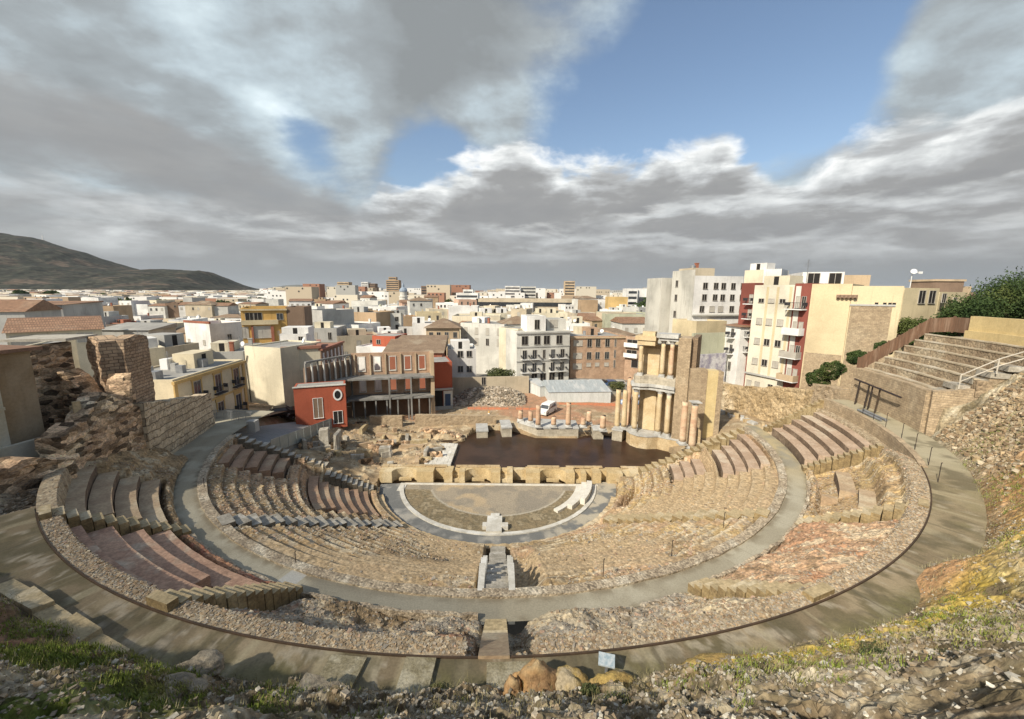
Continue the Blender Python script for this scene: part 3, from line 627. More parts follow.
# small platform at the foot of the centre stair
m = MB(); m.box(-.75, .75, -1.6, 1.1, 0, .38); m.box(-.45, .45, 1.1, 1.9, 0, .22); m.box(.75, 1.35, -.9, -.2, 0, .45); m.box(-1.15, -.75, -.8, -.1, 0, .4)
tag(m.build('altar_platform', M_marble, loc=(-1.6, 37.4, 0)), 'small pale stone platform where the centre aisle meets the orchestra', 'platform')

# ---------------------------------------------------------------- stage front wall with niches
pw = thing('stage_front_wall', 'low ochre stone wall with round and square niches between orchestra and water', 'wall', (CX, 46.5, 0))
M_stage = mat('stage_stone', (.52, .40, .22), (.43, .32, .17), (.58, .48, .31), .9, .9, .02, fine=.2, streak=.2)
niches = [(-12.9, -9.9, 'r'), (-7.9, -6.6, 's'), (-5.6, -4.8, 't'), (-4.1, -.9, 'r'), (.2, 1.0, 't'), (1.7, 3.3, 's'), (5.0, 8.2, 'r'), (9.2, 10.0, 't'), (10.6, 11.4, 's'), (12.4, 13.2, 's'), (15.0, 16.0, 's')]
m = MB(); x = -14.4; H = 1.55; yf, yb = 0.0, 1.75; H = 1.32
def wallrun(a, b): m.box(a, b, yf+rnd.uniform(-.03, .03), yb, -.1, H+rnd.uniform(-.05, .04))
for a, b, k in niches:
    wallrun(x, a)
    if k == 'r':
        n = 12; c = (a+b)/2; rad = (b-a)/2
        arcp = [(c-rad*math.cos(math.pi*i/n), .12+rad*.72*math.sin(math.pi*i/n)) for i in range(n+1)]
        for i in range(n):
            p, q = arcp[i], arcp[i+1]
            m.prism([p, q, (q[0], yb), (p[0], yb)], -.1, H-.02)
        m.box(c-.75, c+.75, .35, .8, 0, .28)
    elif k == 's': m.box(a, b, 1.05, yb, -.1, H-.1)
    else:
        for j in range(3): m.box(a, b, .25+.4*j, .65+.4*j, -.1, .35+.38*j)
        m.box(a, b, 1.45, yb, -.1, H-.15)
    x = b
wallrun(x, 18.0)
m.build('niche_wall', M_stage, pw)
m = MB(); x = -14.5
while x < 18:
    l = rnd.uniform(.7, 1.5)
    if rnd.random() < .85: m.box(x, x+l-.03, 1.45+rnd.uniform(-.12, .05), 1.95, H+.01, H+.08+rnd.uniform(0, .05))
    x += l
m.build('coping', M_limestone, pw)
# ---------------------------------------------------------------- the excavated ground round the stage
POOL = [(-7.2, 48.6), (19.6, 48.6), (22.5, 52.0), (21.8, 57.0), (17.5, 60.5), (13.5, 61.3), (11.5, 61.0), (10, 59.7), (3.6, 59.7), (.6, 62.4), (-1.5, 62.9), (-3.6, 63.3), (-5.0, 63.0), (-6.6, 60.5), (-7.0, 58.2), (-8.9, 56.8), (-9.6, 55.5), (-7.6, 55.2)]
def inpoly(x, y, poly):
    c = np.zeros(np.shape(x), bool); n = len(poly)
    for i in range(n):
        x0, y0 = poly[i]; x1, y1 = poly[(i+1) % n]
        cond = ((y0 > y) != (y1 > y)) & (x < (x1-x0)*(y-y0)/(y1-y0+1e-9)+x0); c ^= cond
    return c
def site_z(x, y, fine=True):
    r = np.hypot(x-CX, y-CY); th = np.degrees(np.arctan2(x-CX, CY-y))
    z = 1.05+0*x
    z = z+(2.3*sstep(-15, -27, x)+2.9*sstep(-32.5, -37, x))*sstep(72, 56, y)
    z = z+1.0*sstep(58, 66, y)*sstep(-30, -5, x)*sstep(30, 10, x)*.6
    z = z+4.2*sstep(19, 33, x)*sstep(70, 60, y)*sstep(46, 54, y)+2.2*sstep(21, 30, x)*sstep(56, 46, y)
    z = np.where((x < -14.4) & (y < 60), z-.5, z)
    ruin = ((x < -6) & (x > -30) & (y < 62))
    if fine:
        n = fbm(x*.35, y*.35, 201, 4)-.5; w1, w2, w3 = worley(x*.35, y*.45, 5)
        z = z+np.where(ruin, 1.1*n+.7*(w3-.5)*sstep(.0, .2, w2), .25*n)+.08*(fbm(x*2, y*2, 202, 3)-.5)
    z = np.where(inpoly(x, y, POOL), .3, z)
    hid = ((th > TL+.6) & (th < TR-.6) & (r < 30.2)) | ((r < 14.5) & (y < 48.3)) | ((y > 46.3) & (y < 48.4) & (x > -15.5) & (x < 16.8))
    z = np.where(hid, -1.0, z)
    z = np.where((r < 35.2) & (r > 28.4) & (th > -100) & (th < -60), np.minimum(z, 7.3), z)
    return z
xx, yy = np.meshgrid(np.linspace(-60, 62, 620), np.concatenate([np.linspace(36, 66, 270), np.linspace(66.3, 112, 120)]))
zz = site_z(xx, yy)
# far edge blends into the town ground
zz = np.where(yy > 104, 1.0*(1-sstep(104, 111, yy))+.0, zz)
n1 = fbm(xx*.25, yy*.25, 211, 4); n2 = fbm(xx*1.2, yy*1.2, 212, 4)
cc = mixc(np.broadcast_to(A(.38, .29, .195), xx.shape+(3,)), A(.30, .235, .16), sstep(.42, .6, n1)); cc = mixc(cc, A(.46, .39, .28), .8*sstep(.54, .68, n2)); cc = mixc(cc, A(.38, .22, .15), .75*sstep(.5, .62, fbm(xx*.13, yy*.13, 213, 3))*sstep(62, 66, yy))
cc = mixc(cc, A(.22, .175, .12), .5*sstep(.45, .32, n2)); cc = mixc(cc, A(.20, .195, .18), sstep(82, 88, yy)*.9)
tag(grid_mesh('excavation_ground', xx, yy, zz, M_soil, cc, origin=(0, 60, 0)), kind='structure')
# water
wm = bpy.data.materials.new('brown_water'); wm.use_nodes = True; w = NB(wm.node_tree); bs = wm.node_tree.nodes['Principled BSDF']
geo = w.n('ShaderNodeNewGeometry'); nz = w.noise(geo.outputs['Position'], .25, 4, .6)
w.link(w.mix(w.ss(nz, .4, .62), col(.036, .020, .012), col(.058, .032, .020)), bs.inputs['Base Color']); bs.inputs['Roughness'].default_value = .28; bs.inputs['Specular IOR Level'].default_value = .12
bn = w.n('ShaderNodeBump'); bn.inputs['Strength'].default_value = .5; bn.inputs['Distance'].default_value = .02
mp = w.n('ShaderNodeMapping'); mp.inputs['Scale'].default_value = (1, 2.2, 1); w.link(geo.outputs['Position'], mp.inputs[0]); w.link(w.noise(mp.outputs[0], 2.2, 4, .6), bn.inputs['Height']); w.link(bn.outputs[0], bs.inputs['Normal'])
m = MB(); m.add([(-11, 48.2, .82), (24, 48.2, .82), (24, 64, .82), (-11, 64, .82)], [(0, 1, 2, 3)]); tag(m.build('water', wm), kind='structure')
# the town ground to the horizon
M_ground = mat('town_ground', (.25, .235, .21), (.19, .18, .16), (.30, .26, .2), .01, .95, fine=.1)
m = MB(); G = [(-40000, -3000), (40000, -3000), (40000, 45000), (-40000, 45000)]
m.add([(x, y, -2.0 if False else -1.3) for x, y in G], [(0, 1, 2, 3)]); tag(m.build('ground', M_ground), kind='structure')

# ---------------------------------------------------------------- rough walls
def rough_wall(name, label, cat, P0, P1, zb, ztop, thick, m_, amp=.12, res=.25, top_noise=.4, seed=0, face=0.05, parent=None, batter=0.0):
    """free-standing wall between two plan points; ztop = (z at P0, z at P1) with an uneven broken top"""
    a = Vector((P0[0], P0[1], 0)); b = Vector((P1[0], P1[1], 0)); d = b-a; L = d.length; ang = math.atan2(d.y, d.x)
    nu = max(3, int(L/res)+1); zb0, zb1 = zb if isinstance(zb, tuple) else (zb, zb)
    us = np.linspace(0, L, nu); tops = np.interp(us, np.linspace(0, L, len(ztop)), ztop)+top_noise*(fbm(us*.9+seed, us*0+seed, seed, 4)-.5)*2
    steps = top_noise*.5*(vnoise(us*1.7, us*0, seed+3)-.5); tops = tops+np.round(steps/.2)*.2
    bots = np.interp(us, [0, L], [zb0, zb1]); nz = max(3, int((max(tops)-min(bots))/res)+1)
    q = np.linspace(0, 1, nz)
    prof = []
    def surf(side):
        U = np.repeat(us[:, None], nz, 1); Z = bots[:, None]+(tops-bots)[:, None]*q[None]
        W_, E_, I_ = worley(U*1.9+seed, Z*2.9, seed+side)
        off = amp*(fbm(U*.7+seed, Z*.7, seed+10+side, 4)-.5)*2+face*(I_-.5)*2*sstep(0, .12, E_)
        Y = (thick/2+off*1.0-batter*q[None]*(tops-bots)[:, None])*(-1 if side == 0 else 1)
        return U, Y, Z
    U0, Y0, Z0 = surf(0); U1, Y1, Z1 = surf(1)
    X = np.concatenate([U0, U1[:, ::-1]], 1); Y = np.concatenate([Y0, Y1[:, ::-1]], 1); Z = np.concatenate([Z0, Z1[:, ::-1]], 1)
    # close the ends
    e0 = np.stack([X[0], Y[0]*0, Z[0]], 0)
    X = np.vstack([X[:1], X, X[-1:]]); Y = np.vstack([Y[:1]*0, Y, Y[-1:]*0]); Z = np.vstack([Z[:1], Z, Z[-1:]])
    c, s = math.cos(ang), math.sin(ang)
    Xw = a.x+X*c-Y*s; Yw = a.y+X*s+Y*c
    o = grid_mesh(name, Xw, Yw, Z, m_, None, origin=(a.x, a.y, zb0))
    if parent: o.parent = parent; o.location = Vector((a.x, a.y, zb0))-Vector(parent.location); return o
    if label: tag(o, label, cat)
    return o

M_warm = mat('warm_masonry', (0.50, 0.36, 0.23), (0.34, 0.23, 0.145), (0.56, 0.45, 0.31), 0.6, 0.95, 0.16, fine=0.5, cells=1.25, cellscale=1.5, stretch=(1, 1, 2.0), streak=.3)
# left: great ashlar wall, brick ruins, plastered house corner
rough_wall('ashlar_wall', 'long wall of big squared stone blocks rising left of the grey walkway', 'wall', (-31.6, 33.2), (-34.4, 44.6), (7.3, 7.3), (13.4, 12.6, 11.9, 11.3), 1.3, M_ashlar, .05, .2, .15, 3, .045)
br = thing('ruined_tower', 'tall ruined brick and rubble tower block left of the ashlar wall', 'ruin', (-34.5, 34.0, 8))
def rw(*a, **k): return rough_wall(*a, parent=br, **k)
rw('brick_pier', None, None, (-33.2, 33.6), (-36.0, 35.4), 7.5, (18.6, 18.9, 18.8), 1.5, M_brickwall, amp=.25, top_noise=.12, seed=11, face=.08)
rw('front_wall', None, None, (-36.2, 33.2), (-37.6, 31.0), 8, (18.6, 18.4), 1.2, M_warm, amp=.14, top_noise=.15, seed=12, face=.08)
rw('rubble_core', None, None, (-33.4, 32.6), (-35.8, 32.4), 7.6, (13.4, 15.6, 16.4), 1.6, M_warm, amp=.18, top_noise=.6, seed=13, face=.08)
rw('side_wall', None, None, (-33.0, 33.9), (-33.9, 37.2), 9, (18.7, 18.9, 18.6), 1.0, M_brickwall, amp=.12, top_noise=.1, seed=14, face=.05)
rw('stepped_ruin', None, None, (-31.7, 31.2), (-32.6, 33.4), 7.6, (10.4, 11.6, 14.4, 16.0), 1.5, M_warm, amp=.2, top_noise=.6, seed=15, face=.09)
m = MB(); m.box(-5.4, -1.2, -1.6, 1.9, 10.75, 10.95, rot=.25); m.build('roof_slab', mat('lime_cap', (.42, .39, .33), (.33, .3, .25), scale=1, bump=.01), br)
rough_wall('ruined_wall', 'eroded rubble wall with dark cavity left of the ruined tower', 'ruin', (-37.2, 31.4), (-39.6, 26.0), (10, 10), (17.8, 17.2, 13.9, 13.7), 1.4, M_warm, .14, .22, .35, 17, .08)
rough_wall('ruined_wall', 'low broken footing of red rubble along the foot of the ruined tower', 'ruin', (-32.2, 30.4), (-34.8, 25.2), (8, 10), (12.6, 12.2, 12.9), 1.6, M_warm, .15, .2, .6, 19, .08)
rough_wall('ruined_wall', 'long crumbling rubble wall under the brown plastered house on the left', 'ruin', (-29.6, 25.6), (-30.6, 14.5), (10.5, 10.5), (12.0, 13.0, 13.9, 15.1), 1.8, M_warm, .15, .2, .5, 23, .08)
rough_wall('ruined_wall', 'warm brown crumbling wall stepping down towards the worn rows on the left', 'ruin', (-30.4, 25.6), (-32.0, 33.6), (8, 7.6), (12.9, 13.6, 15.2, 14.2, 12.8), 1.3, M_warm, .14, .2, .5, 27, .07)
m = MB(); m.box(-.1, .12, -.2, .2, 0, 1.7, taper=.0); m.box(-.75, -.5, -.2, .2, 0, 1.3)
tag(m.build('stone_jamb', M_limestone, loc=(-31.2, 28.4, 13.2), rot=R(-30)), 'slender standing stone jambs on the wall before the brick ruin', 'jamb')
# brown plastered house at the left edge
M_brplaster = mat('brown_plaster', (.30, .215, .125), (.24, .17, .10), (.34, .26, .17), .35, .9, .01, fine=.1, streak=.3)
M_crplaster = mat('cream_plaster', (.52, .46, .34), (.44, .39, .28), (.56, .52, .42), .35, .9, .01, fine=.08, streak=.3)
hs = thing('plastered_house', 'brown rendered house corner with cream pilaster at the left edge', 'house', (-33.2, 25, 12.2))
ang = R(-62)
m = MB(); m.box(.6, 2.6, 0, 6, 0, 6.5); m.build('wall', M_brplaster, hs).rotation_euler = (0, 0, R(82))
m = MB(); m.box(-3.4, 3.0, -.5, 6.5, 6.52, 6.75); m.build('roof', mat('old_tile', (.26, .15, .10), (.2, .12, .08), scale=2, bump=.03), hs).rotation_euler = (0, 0, R(82))
m = MB(); m.box(-4.4, .58, -.35, .5, 0, 6.45); m.box(-4.5, .6, -.45, .6, 2.9, 3.1); m.build('pilaster', M_crplaster, hs).rotation_euler = (0, 0, R(82))
m = MB(); m.box(-4.6, 2.8, -.7, -.36, -1.2, .55); m.build('plinth', M_crplaster, hs).rotation_euler = (0, 0, R(82))

# ---------------------------------------------------------------- right: wall, terraces, rail
P0, P1 = pol(84, 38.6, 11.3), pol(68.5, 39.2, 11.3)
m = MB(); arc_block(m, 68.6, 84.4, 38.6, 39.3, 11.2, 15.1, 1.0, wob=.02); m.box(0, 0, 0, 0, 0, 0) if False else None
tag(m.build('retaining_wall', M_smallstone, loc=(CX, CY, 0)), 'curved stone retaining wall behind the dark steel frame on the upper right', 'wall')
rough_wall('wall_end', 'squared return of the retaining wall beside the rubble slope on the right', 'wall', (pol(68.4, 38.9).x, pol(68.4, 38.9).y), (pol(67.0, 43.5).x, pol(67.0, 43.5).y), 11.2, (15.1, 16.3), .8, M_smallstone, .05, .3, .1, 31, .03)
M_trd = mat('terrace_tread', (.47, .395, .28), (.40, .33, .23), (.52, .46, .36), .9, .9, .015, fine=.2)
M_trr = mat('terrace_riser', (.34, .265, .175), (.27, .2, .13), (.40, .33, .23), .9, .95, .04, fine=.3, cells=.4, cellscale=5)
for k in range(7):
    t = thing('terrace_row', ORD[k]+' long terrace row with pale coping, climbing right of the brown fence' if k < 6 else 'uppermost long terrace row under the yellow wall, climbing right of the brown fence', 'terrace row', (CX, CY, 0), 0, 'terrace rows above the retaining wall')
    z = 15.15+.62*k; r0 = 39.3+.86*k; thn = 69+1.2*math.sin(k*2.1)-.5*k
    m = MB(); arc_block(m, thn, 83.6, r0, r0+.87, z-1.3, z-.08+.06, 1.2, wob=.015); m.build('riser', M_trr, t)
    m = MB(); arc_block(m, thn+.5, 83.5, r0-.04, r0+.34, z-.015, z+.10, 1.1, wob=.02); m.build('coping', M_trd, t)
fn = thing('board_fence', 'brown weathered board fence stepping up the far end of the terrace rows', 'fence', tuple(pol(84.2, 38.8, 15)))
M_wood = mat('brown_board', (.19, .11, .07), (.14, .085, .055), (.24, .16, .11), 1.2, .8, .01, stretch=(6, 6, .6))
pts = [pol(84.3, 38.9+.9*k, 15.0+.62*k) for k in range(8)]+[pol(82.0, 45.9, 19.6), pol(79.8, 45.9, 19.6)]
for a, b in zip(pts[:-1], pts[1:]):
    d = (b-a); L = math.hypot(d.x, d.y); ang = math.atan2(d.y, d.x); z = max(a.z, b.z) if abs(a.z-b.z) > .1 else a.z
    m = MB(); m.prism([(0, -.03), (L, -.03), (L, .03), (0, .03)], [a.z-15-.3, b.z-15-.3]*1+[b.z-15-.3, a.z-15-.3], [a.z-15+1.15, b.z-15+1.15, b.z-15+1.15, a.z-15+1.15])
    o = m.build('fence_panel', M_wood, fn); o.location = (a.x-fn.location.x, a.y-fn.location.y, 0); o.rotation_euler = (0, 0, ang)
for p in pts:
    m = MB(); m.box(-.07, .07, -.07, .07, -.4, 1.25); o = m.build('post', M_wood, fn); o.location = tuple(p-fn.location)
# grey slab steps through the terraces
for k in range(5):
    p = pol(68.8-.25*k, 39.6+.85*k, 15.1+.6*k); m = MB(); m.box(-.5, 1.1, -.9, .35, -.3, .12, taper=.02)
    tag(m.build('step_slab', M_greystep, loc=tuple(p), rot=R(68)+rnd.uniform(-.05, .05)), ('lowest', 'second', 'middle', 'fourth', 'highest')[k]+' grey slab of the short flight beside the white handrail', 'slab', 'grey step slabs at the terraces')
# handrail
hr = thing('handrail', 'bent pale metal handrail on posts beside the terrace rows', 'railing', tuple(pol(69, 41.0, 15.6)))
M_rail = mat('pale_painted_steel', (.55, .50, .42), (.46, .42, .35), scale=2, rough=.55)
rp_ = [pol(67.8, 40.3, 15.5), pol(67.0, 42.0, 17.0), pol(66.2, 43.5, 18.0), pol(64.8, 44.4, 18.7), pol(62.8, 44.6, 19.3), pol(60.0, 44.6, 19.4)]
for k, p in enumerate(rp_):
    q = p-hr.location; m = MB(); m.tube(q, q+Vector((0, 0, 1.15)), .05, n=6); m.build('post', M_rail, hr)
m = MB()
for a, b in zip(rp_[:-1], rp_[1:]):
    for hgt in (1.15, .6): m.tube(a-hr.location+Vector((0, 0, hgt)), b-hr.location+Vector((0, 0, hgt)), .045, n=6)
m.build('rail', M_rail, hr)
# steel frame on the walkway
sf = thing('steel_frame', 'long black steel beam on slanted posts in front of the retaining wall', 'frame', tuple(pol(78, 37.9, 11.5)))
a, b = pol(82.5, 38.0, 14.1)-sf.location, pol(71.8, 38.0, 13.9)-sf.location
m = MB(); m.tube(a, b, .09, n=5); m.build('beam', M_black, sf)
for th, rr_ in ((81.6, 0), (79.4, 0), (78.6, 0), (76.9, 1)):
    q = pol(th, 37.95, 11.5)-sf.location; q2 = pol(th-.3, 38.0, 14.05)-sf.location; m = MB(); m.tube(q, q2, .07, n=5); m.build('post', M_rust if rr_ else M_black, sf)
a, b = pol(77.6, 37.2, 11.62), pol(72.3, 37.4, 11.62)
m = MB(); m.tube(a-sf.location, b-sf.location, .12, n=5); m.tube(a-sf.location+Vector((-.5, 0, 0)), b-sf.location+Vector((-.5, 0, 0)), .1, n=5); m.build('fallen_bar', M_metal, sf)
# yellow wall above the terraces
M_yelwall = mat('yellow_render', (.60, .47, .24), (.52, .40, .20), (.64, .54, .33), .3, .9, .01, fine=.1, streak=.25)
yw = thing('yellow_wall', 'long pale yellow rendered wall along the top of the terraces', 'wall', (39.5, 38.5, 18))
yw.location = (CX, CY, 0); zt_w = at(944, 316, pol(79.3, 45.7).y).z
m = MB(); arc_block(m, 40, 79.6, 45.7, 46.3, 17.5, zt_w, 1.5, wob=.01); m.build('upper_wall', M_yelwall, yw)
m = MB(); arc_block(m, 40, 79.5, 45.35, 45.69, 17.5, zt_w-1.35, 1.5, wob=.01); m.build('lower_ledge', M_yelwall, yw)

# thin stakes with wire along walkway edges
def stake(p, h, label): 
    m = MB(); m.tube((0, 0, 0), (0, 0, h), .022, n=5); m.tube((0, 0, h), (.06, 0, h+.02), .03, n=5); return tag(m.build('stake', M_black, loc=tuple(p)), label, 'stake', 'thin metal stakes along the walkways')
for k, th in enumerate((75.5, 72.6, 69.2, 64.5, 60.2, 55.0, 50.0)): stake(pol(th, 36.5, 11.5), 1.25, ('farthest', 'second', 'third', 'fourth', 'fifth', 'sixth', 'nearest')[k]+' thin dark stake on the right edge of the outer walkway, counted towards the camera')
for k, (th, r) in enumerate(((14, 27.6), (24, 27.4), (36, 27), (-22, 28.4), (-52, 28.4))): stake(pol(th, r, 7.3), 1.1, ('short dark stake right of the centre stair parapet', 'short dark stake in yellow rubble below the right walkway', 'short dark stake near the broken steps on the right', 'short dark stake beside the pale slab of the left walkway', 'short dark stake above the jagged steps on the left')[k])

# ---------------------------------------------------------------- columns, podium, tower behind the water
pd = thing('stage_podium', 'angular grey stone podium with short columns standing in the water', 'podium', (7, 60, .5))
m = MB(); out = [(-3.0, -.2), (3.2, -.2), (3.2, 3.4), (-5.6, 4.6), (-6.0, 2.7)]
m.prism(out, -.4, 1.75); m.build('base', M_podium, pd)
m = MB(); m.prism([(x*1.03, y*1.03-.05) for x, y in out], 1.76, 1.98); m.prism([(x*1.02, y*1.02-.05) for x, y in out], .32, .5) if False else None
m.build('cornice', M_greymarble, pd)
def pedestal(label, x, y, w_, d, h, rot=0):
    t = thing('pedestal', label, 'pedestal', (x, y, .5), rot); m = MB(); m.box(-w_/2, w_/2, -d/2, d/2, -.4, h); m.build('block', M_podium, t)
    m = MB(); m.box(-w_/2-.08, w_/2+.08, -d/2-.08, d/2+.08, h+.002, h+.2); m.build('cap', M_greymarble, t); return t
pedestal('rough grey block at the left edge of the water, farthest left', -4.6, 61.2, 1.7, 3.4, 1.3, .1)
pedestal('taller grey pier in the water left of the angular podium', -.9, 61.8, 1.5, 3.6, 1.7, .12)
pedestal('square marble pedestal in the water just right of the angular podium', 13.2, 60.4, 1.5, 2.0, 1.7, 0)
pedestal('square marble pedestal in the water next to the rebuilt stage tower', 16.6, 60.2, 1.5, 3.2, 1.9, -.5)
def column(label, x, y, z, h, r=.34, m_=None, cap=False, rot=0, broken=True, parent=None, lab=True):
    if parent: t = thing('column', None, None, (x, y, z)); t.parent = parent
    else: t = thing('column', label, 'column', (x, y, z))
    m = MB(); m.box(-r*1.35, r*1.35, -r*1.35, r*1.35, 0, .14); m.lathe([(r*1.3, .14), (r*1.35, .22), (r*1.15, .3), (r*1.25, .36), (r*1.05, .42)], 20); m.build('base', M_greymarble, t, smooth=False)
    m = MB(); n = max(4, int(h/.5)); prof = [(r*(1-.12*i/n), .42+(h-.42-(.5 if cap else 0))*i/n) for i in range(n+1)]
    m.lathe(prof, 20, wob=.03, seed=int(abs(x)*10)); 
    if broken and not cap:
        for i in range(20): q = len(m.v)-20+i; vx = m.v[q]; m.v[q] = (vx[0], vx[1], vx[2]+.12*math.sin(i*.5+x)+rnd.uniform(-.04, .04))
    m.build('shaft', m_ or M_column, t, smooth=True)
    if cap:
        m = MB(); z0 = h-.5; m.lathe([(r*.9, z0), (r*.98, z0+.06), (r*.92, z0+.1), (r*1.05, z0+.2), (r*1.3, z0+.38), (r*1.5, z0+.42)], 16); m.box(-r*1.4, r*1.4, -r*1.4, r*1.4, z0+.42, z0+.5)
        m.build('capital', M_greymarble, t)
    return t
zt = 2.48
for (u, vb, vt, lab, tall) in ((520.5, 421, 411, 'short broken rose column at the far left of the podium', 0), (530.5, 423, 411.5, 'second short rose column, left of the tall one', 0), (538, 427, 406, 'tall rose column at the left front corner of the podium', 1),
        (553.5, 427, 417, 'stubby rose column in the middle of the podium', 0), (568, 427, 403, 'tallest rose column standing mid podium', 1), (583, 427, 418, 'stubby rose column at the right front of the podium', 0), (588.7, 424, 411.5, 'medium rose column behind the right front of the podium', 0)):
    p = atz(u, vb, zt); top = at(u, vt, p.y).z; column(lab, p.x, p.y, zt, top-zt, .40)
p = atz(602.6, 430, 2.5); column('broken rose column on the square pedestal right of the podium', p.x, p.y, 2.42, at(602, 416, p.y).z-2.4, .44)
p = atz(623.5, 429, 2.6); column('tall bright yellow column left of the rebuilt tower', p.x, p.y, 2.62, at(625, 391, p.y).z-2.6, .40, M_column_y)
column('slightly lower yellow column behind the tall bright one', p.x-.6, p.y+1.6, 2.0, 6.2, .40, M_column_y)
column('tall red-brown column behind the yellow ones', p.x+1.2, p.y+2.2, 2.0, 7.9, .42, M_column)
column('right rear tall tan column beside the tower front', p.x+1.7, p.y+1.2, 2.0, 8.4, .38, M_column_y)
p = at(682, 444, 50.8); column('leaning twin column, left one, before the plain brick wall', p.x, p.y, p.z, 5.6, .42, M_column)
p = at(691.5, 449, 50.2); column('twin column with grey capital before the plain brick wall', p.x, p.y, p.z, 6.3, .44, M_column, cap=True)

# rebuilt stage tower, two storeys, facing left-front
tw = thing('stage_tower', 'rebuilt two-storey columned stage tower with curved base beside the water', 'tower', (20.9, 56.6, 0), R(-30))
def tpart(nm, mt, fn_): m = MB(); fn_(m); return m.build(nm, mt, tw)
PB = [(-4.2, -.2), (-3.4, -1.3), (-2.2, -1.9), (-.9, -1.7), (.4, -.8), (1.6, -1.0), (3.4, -1.0), (3.4, 2.5), (-4.2, 2.5)]
tpart('podium', M_limestone, lambda m: m.prism(PB, 0, 2.6))
tpart('podium_cornice', M_greymarble, lambda m: m.prism([(x*1.04, y*1.06) for x, y in PB], 2.602, 2.85))
tpart('back_wall', M_limestone, lambda m: m.box(-2.9, 2.2, 1.0, 2.4, 2.86, 15.6))
tpart('niche_panel', M_column_y, lambda m: (m.box(-2.1, -.5, .82, .998, 2.9, 9.0), m.box(-2.0, -.4, .82, .998, 10.4, 15.0)))
tpart('pier', M_smallstone, lambda m: m.box(2.2, 3.8, -1.0, 2.6, 2.86, 16.9))
tpart('side_wall', mat('shaded_side_block', (.27, .19, .12), (.2, .14, .09), (.33, .25, .17), .6, .9, .03, fine=.25, brick=(.5, .22, .02, (.28, .2, .13), (.2, .145, .095), (.15, .11, .08))), lambda m: m.box(3.802, 4.5, -.2, 4.6, 0, 17.0))  # shade of this right-facing side is put into the darker block colour
cols_lo = [(-2.9, -.9), (-1.0, -.7), (.1, -.15), (1.3, -.2)]
for (x, y) in ((-3.0, -.7), (.2, -.2), (1.45, -.45)):
    column('', x, y, 2.86, 6.4, .36, M_column_y, cap=True, parent=tw)
tpart('lower_entablature', M_greymarble, lambda m: (m.prism([(-3.7, -.3), (-3.3, -1.35), (-2.5, -1.3), (-1.4, -.7), (.2, -.75), (2.19, -1.15), (2.19, 1.0), (-3.7, 1.0)], 9.28, 9.75), m.prism([(-4.0, -.3), (-3.5, -1.6), (-2.4, -1.55), (-1.3, -.95), (.2, -1.0), (2.18, -1.4), (2.18, 1.0), (-4.0, 1.0)], 9.752, 10.15)))
tpart('upper_plinth', M_podium, lambda m: m.prism([(-3.6, -.3), (-3.2, -1.2), (-2.5, -1.2), (-1.4, -.6), (.2, -.65), (2.17, -1.0), (2.17, 1.0), (-3.6, 1.0)], 10.152, 11.2))
for (x, y) in ((-2.7, -.5), (.2, -.15), (1.4, -.4)):
    column('', x, y, 11.2, 4.7+(x > 0)*.5, .32, M_column_y if x < 1 else M_column, cap=True, parent=tw)
tpart('upper_entablature', M_column_y, lambda m: (m.box(-3.2, -.8, -.95, 1.0, 15.6, 16.3), m.box(-3.5, -.7, -1.15, 1.0, 16.302, 16.9), m.box(-2.6, -.9, -.8, .6, 16.902, 17.5)))
tpart('top_cornice', M_greymarble, lambda m: (m.box(-.3, 2.19, -1.0, 1.0, 16.4, 16.8), m.box(-.6, 2.18, -1.3, 1.0, 16.802, 17.35)))
# plain brick wall to the right of the tower
bw = thing('brick_wall', 'tall plain brick wall with rendered yellow strip right of the tower', 'wall', (25.6, 53.0, 0), R(-8))
m = MB(); m.box(-1.9, .2, 0, 1.6, 1.5, 12.9); m.box(1.55, 2.2, 0, 1.6, 1.5, 12.7); m.build('masonry', M_smallstone, bw)
m = MB(); m.box(.202, 1.548, .06, 1.5, 1.5, 12.8); m.build('rendered_strip', M_yelwall, bw)
m = MB(); m.box(-.6, 2.4, -.5, -.002, 1.2, 3.4); m.build('footing', M_rubwall, bw)
rough_wall('broken_pier', 'short broken pier beside the twin columns', 'ruin', (23.6, 50.9), (24.4, 50.6), 1.8, (6.0, 5.4), .6, M_limestone, .08, .2, .2, 41, .05)
# long rough wall on the right
lw = thing('long_stone_wall', 'long irregular ochre rubble wall below the apartment blocks on the right', 'wall', (35, 60, 4))
def lww(nm, a, b, zb, zt_, mt, sd, **k):
    return rough_wall(nm, None, None, a, b, zb, zt_, 1.2, mt, parent=lw, amp=.25, top_noise=.25, seed=sd, face=.08, **k)
M_ochre = mat('ochre_rubble', (.46, .35, .21), (.37, .27, .15), (.52, .43, .30), .5, .95, .08, fine=.3, cells=.35, cellscale=2.6)
lww('far_section', (33.0, 76), (34.6, 65), 2, (8.6, 8.0, 8.6), M_ochre, 51)
lww('middle_section', (34.6, 65), (35.8, 56), 2, (8.5, 9.0, 9.8), M_ochre, 52)
lww('near_section', (35.8, 56), (37.2, 48.5), 3, (10.0, 10.6, 11.4), M_ochre, 53)
lww('near_return', (37.2, 48.5), (36.8, 44.0), 6, (12.0, 12.6), M_smallstone, 54)
lww('buttress', (34.4, 63.5), (33.4, 63.2), 2, (7.6, 7.0), M_ochre, 55)
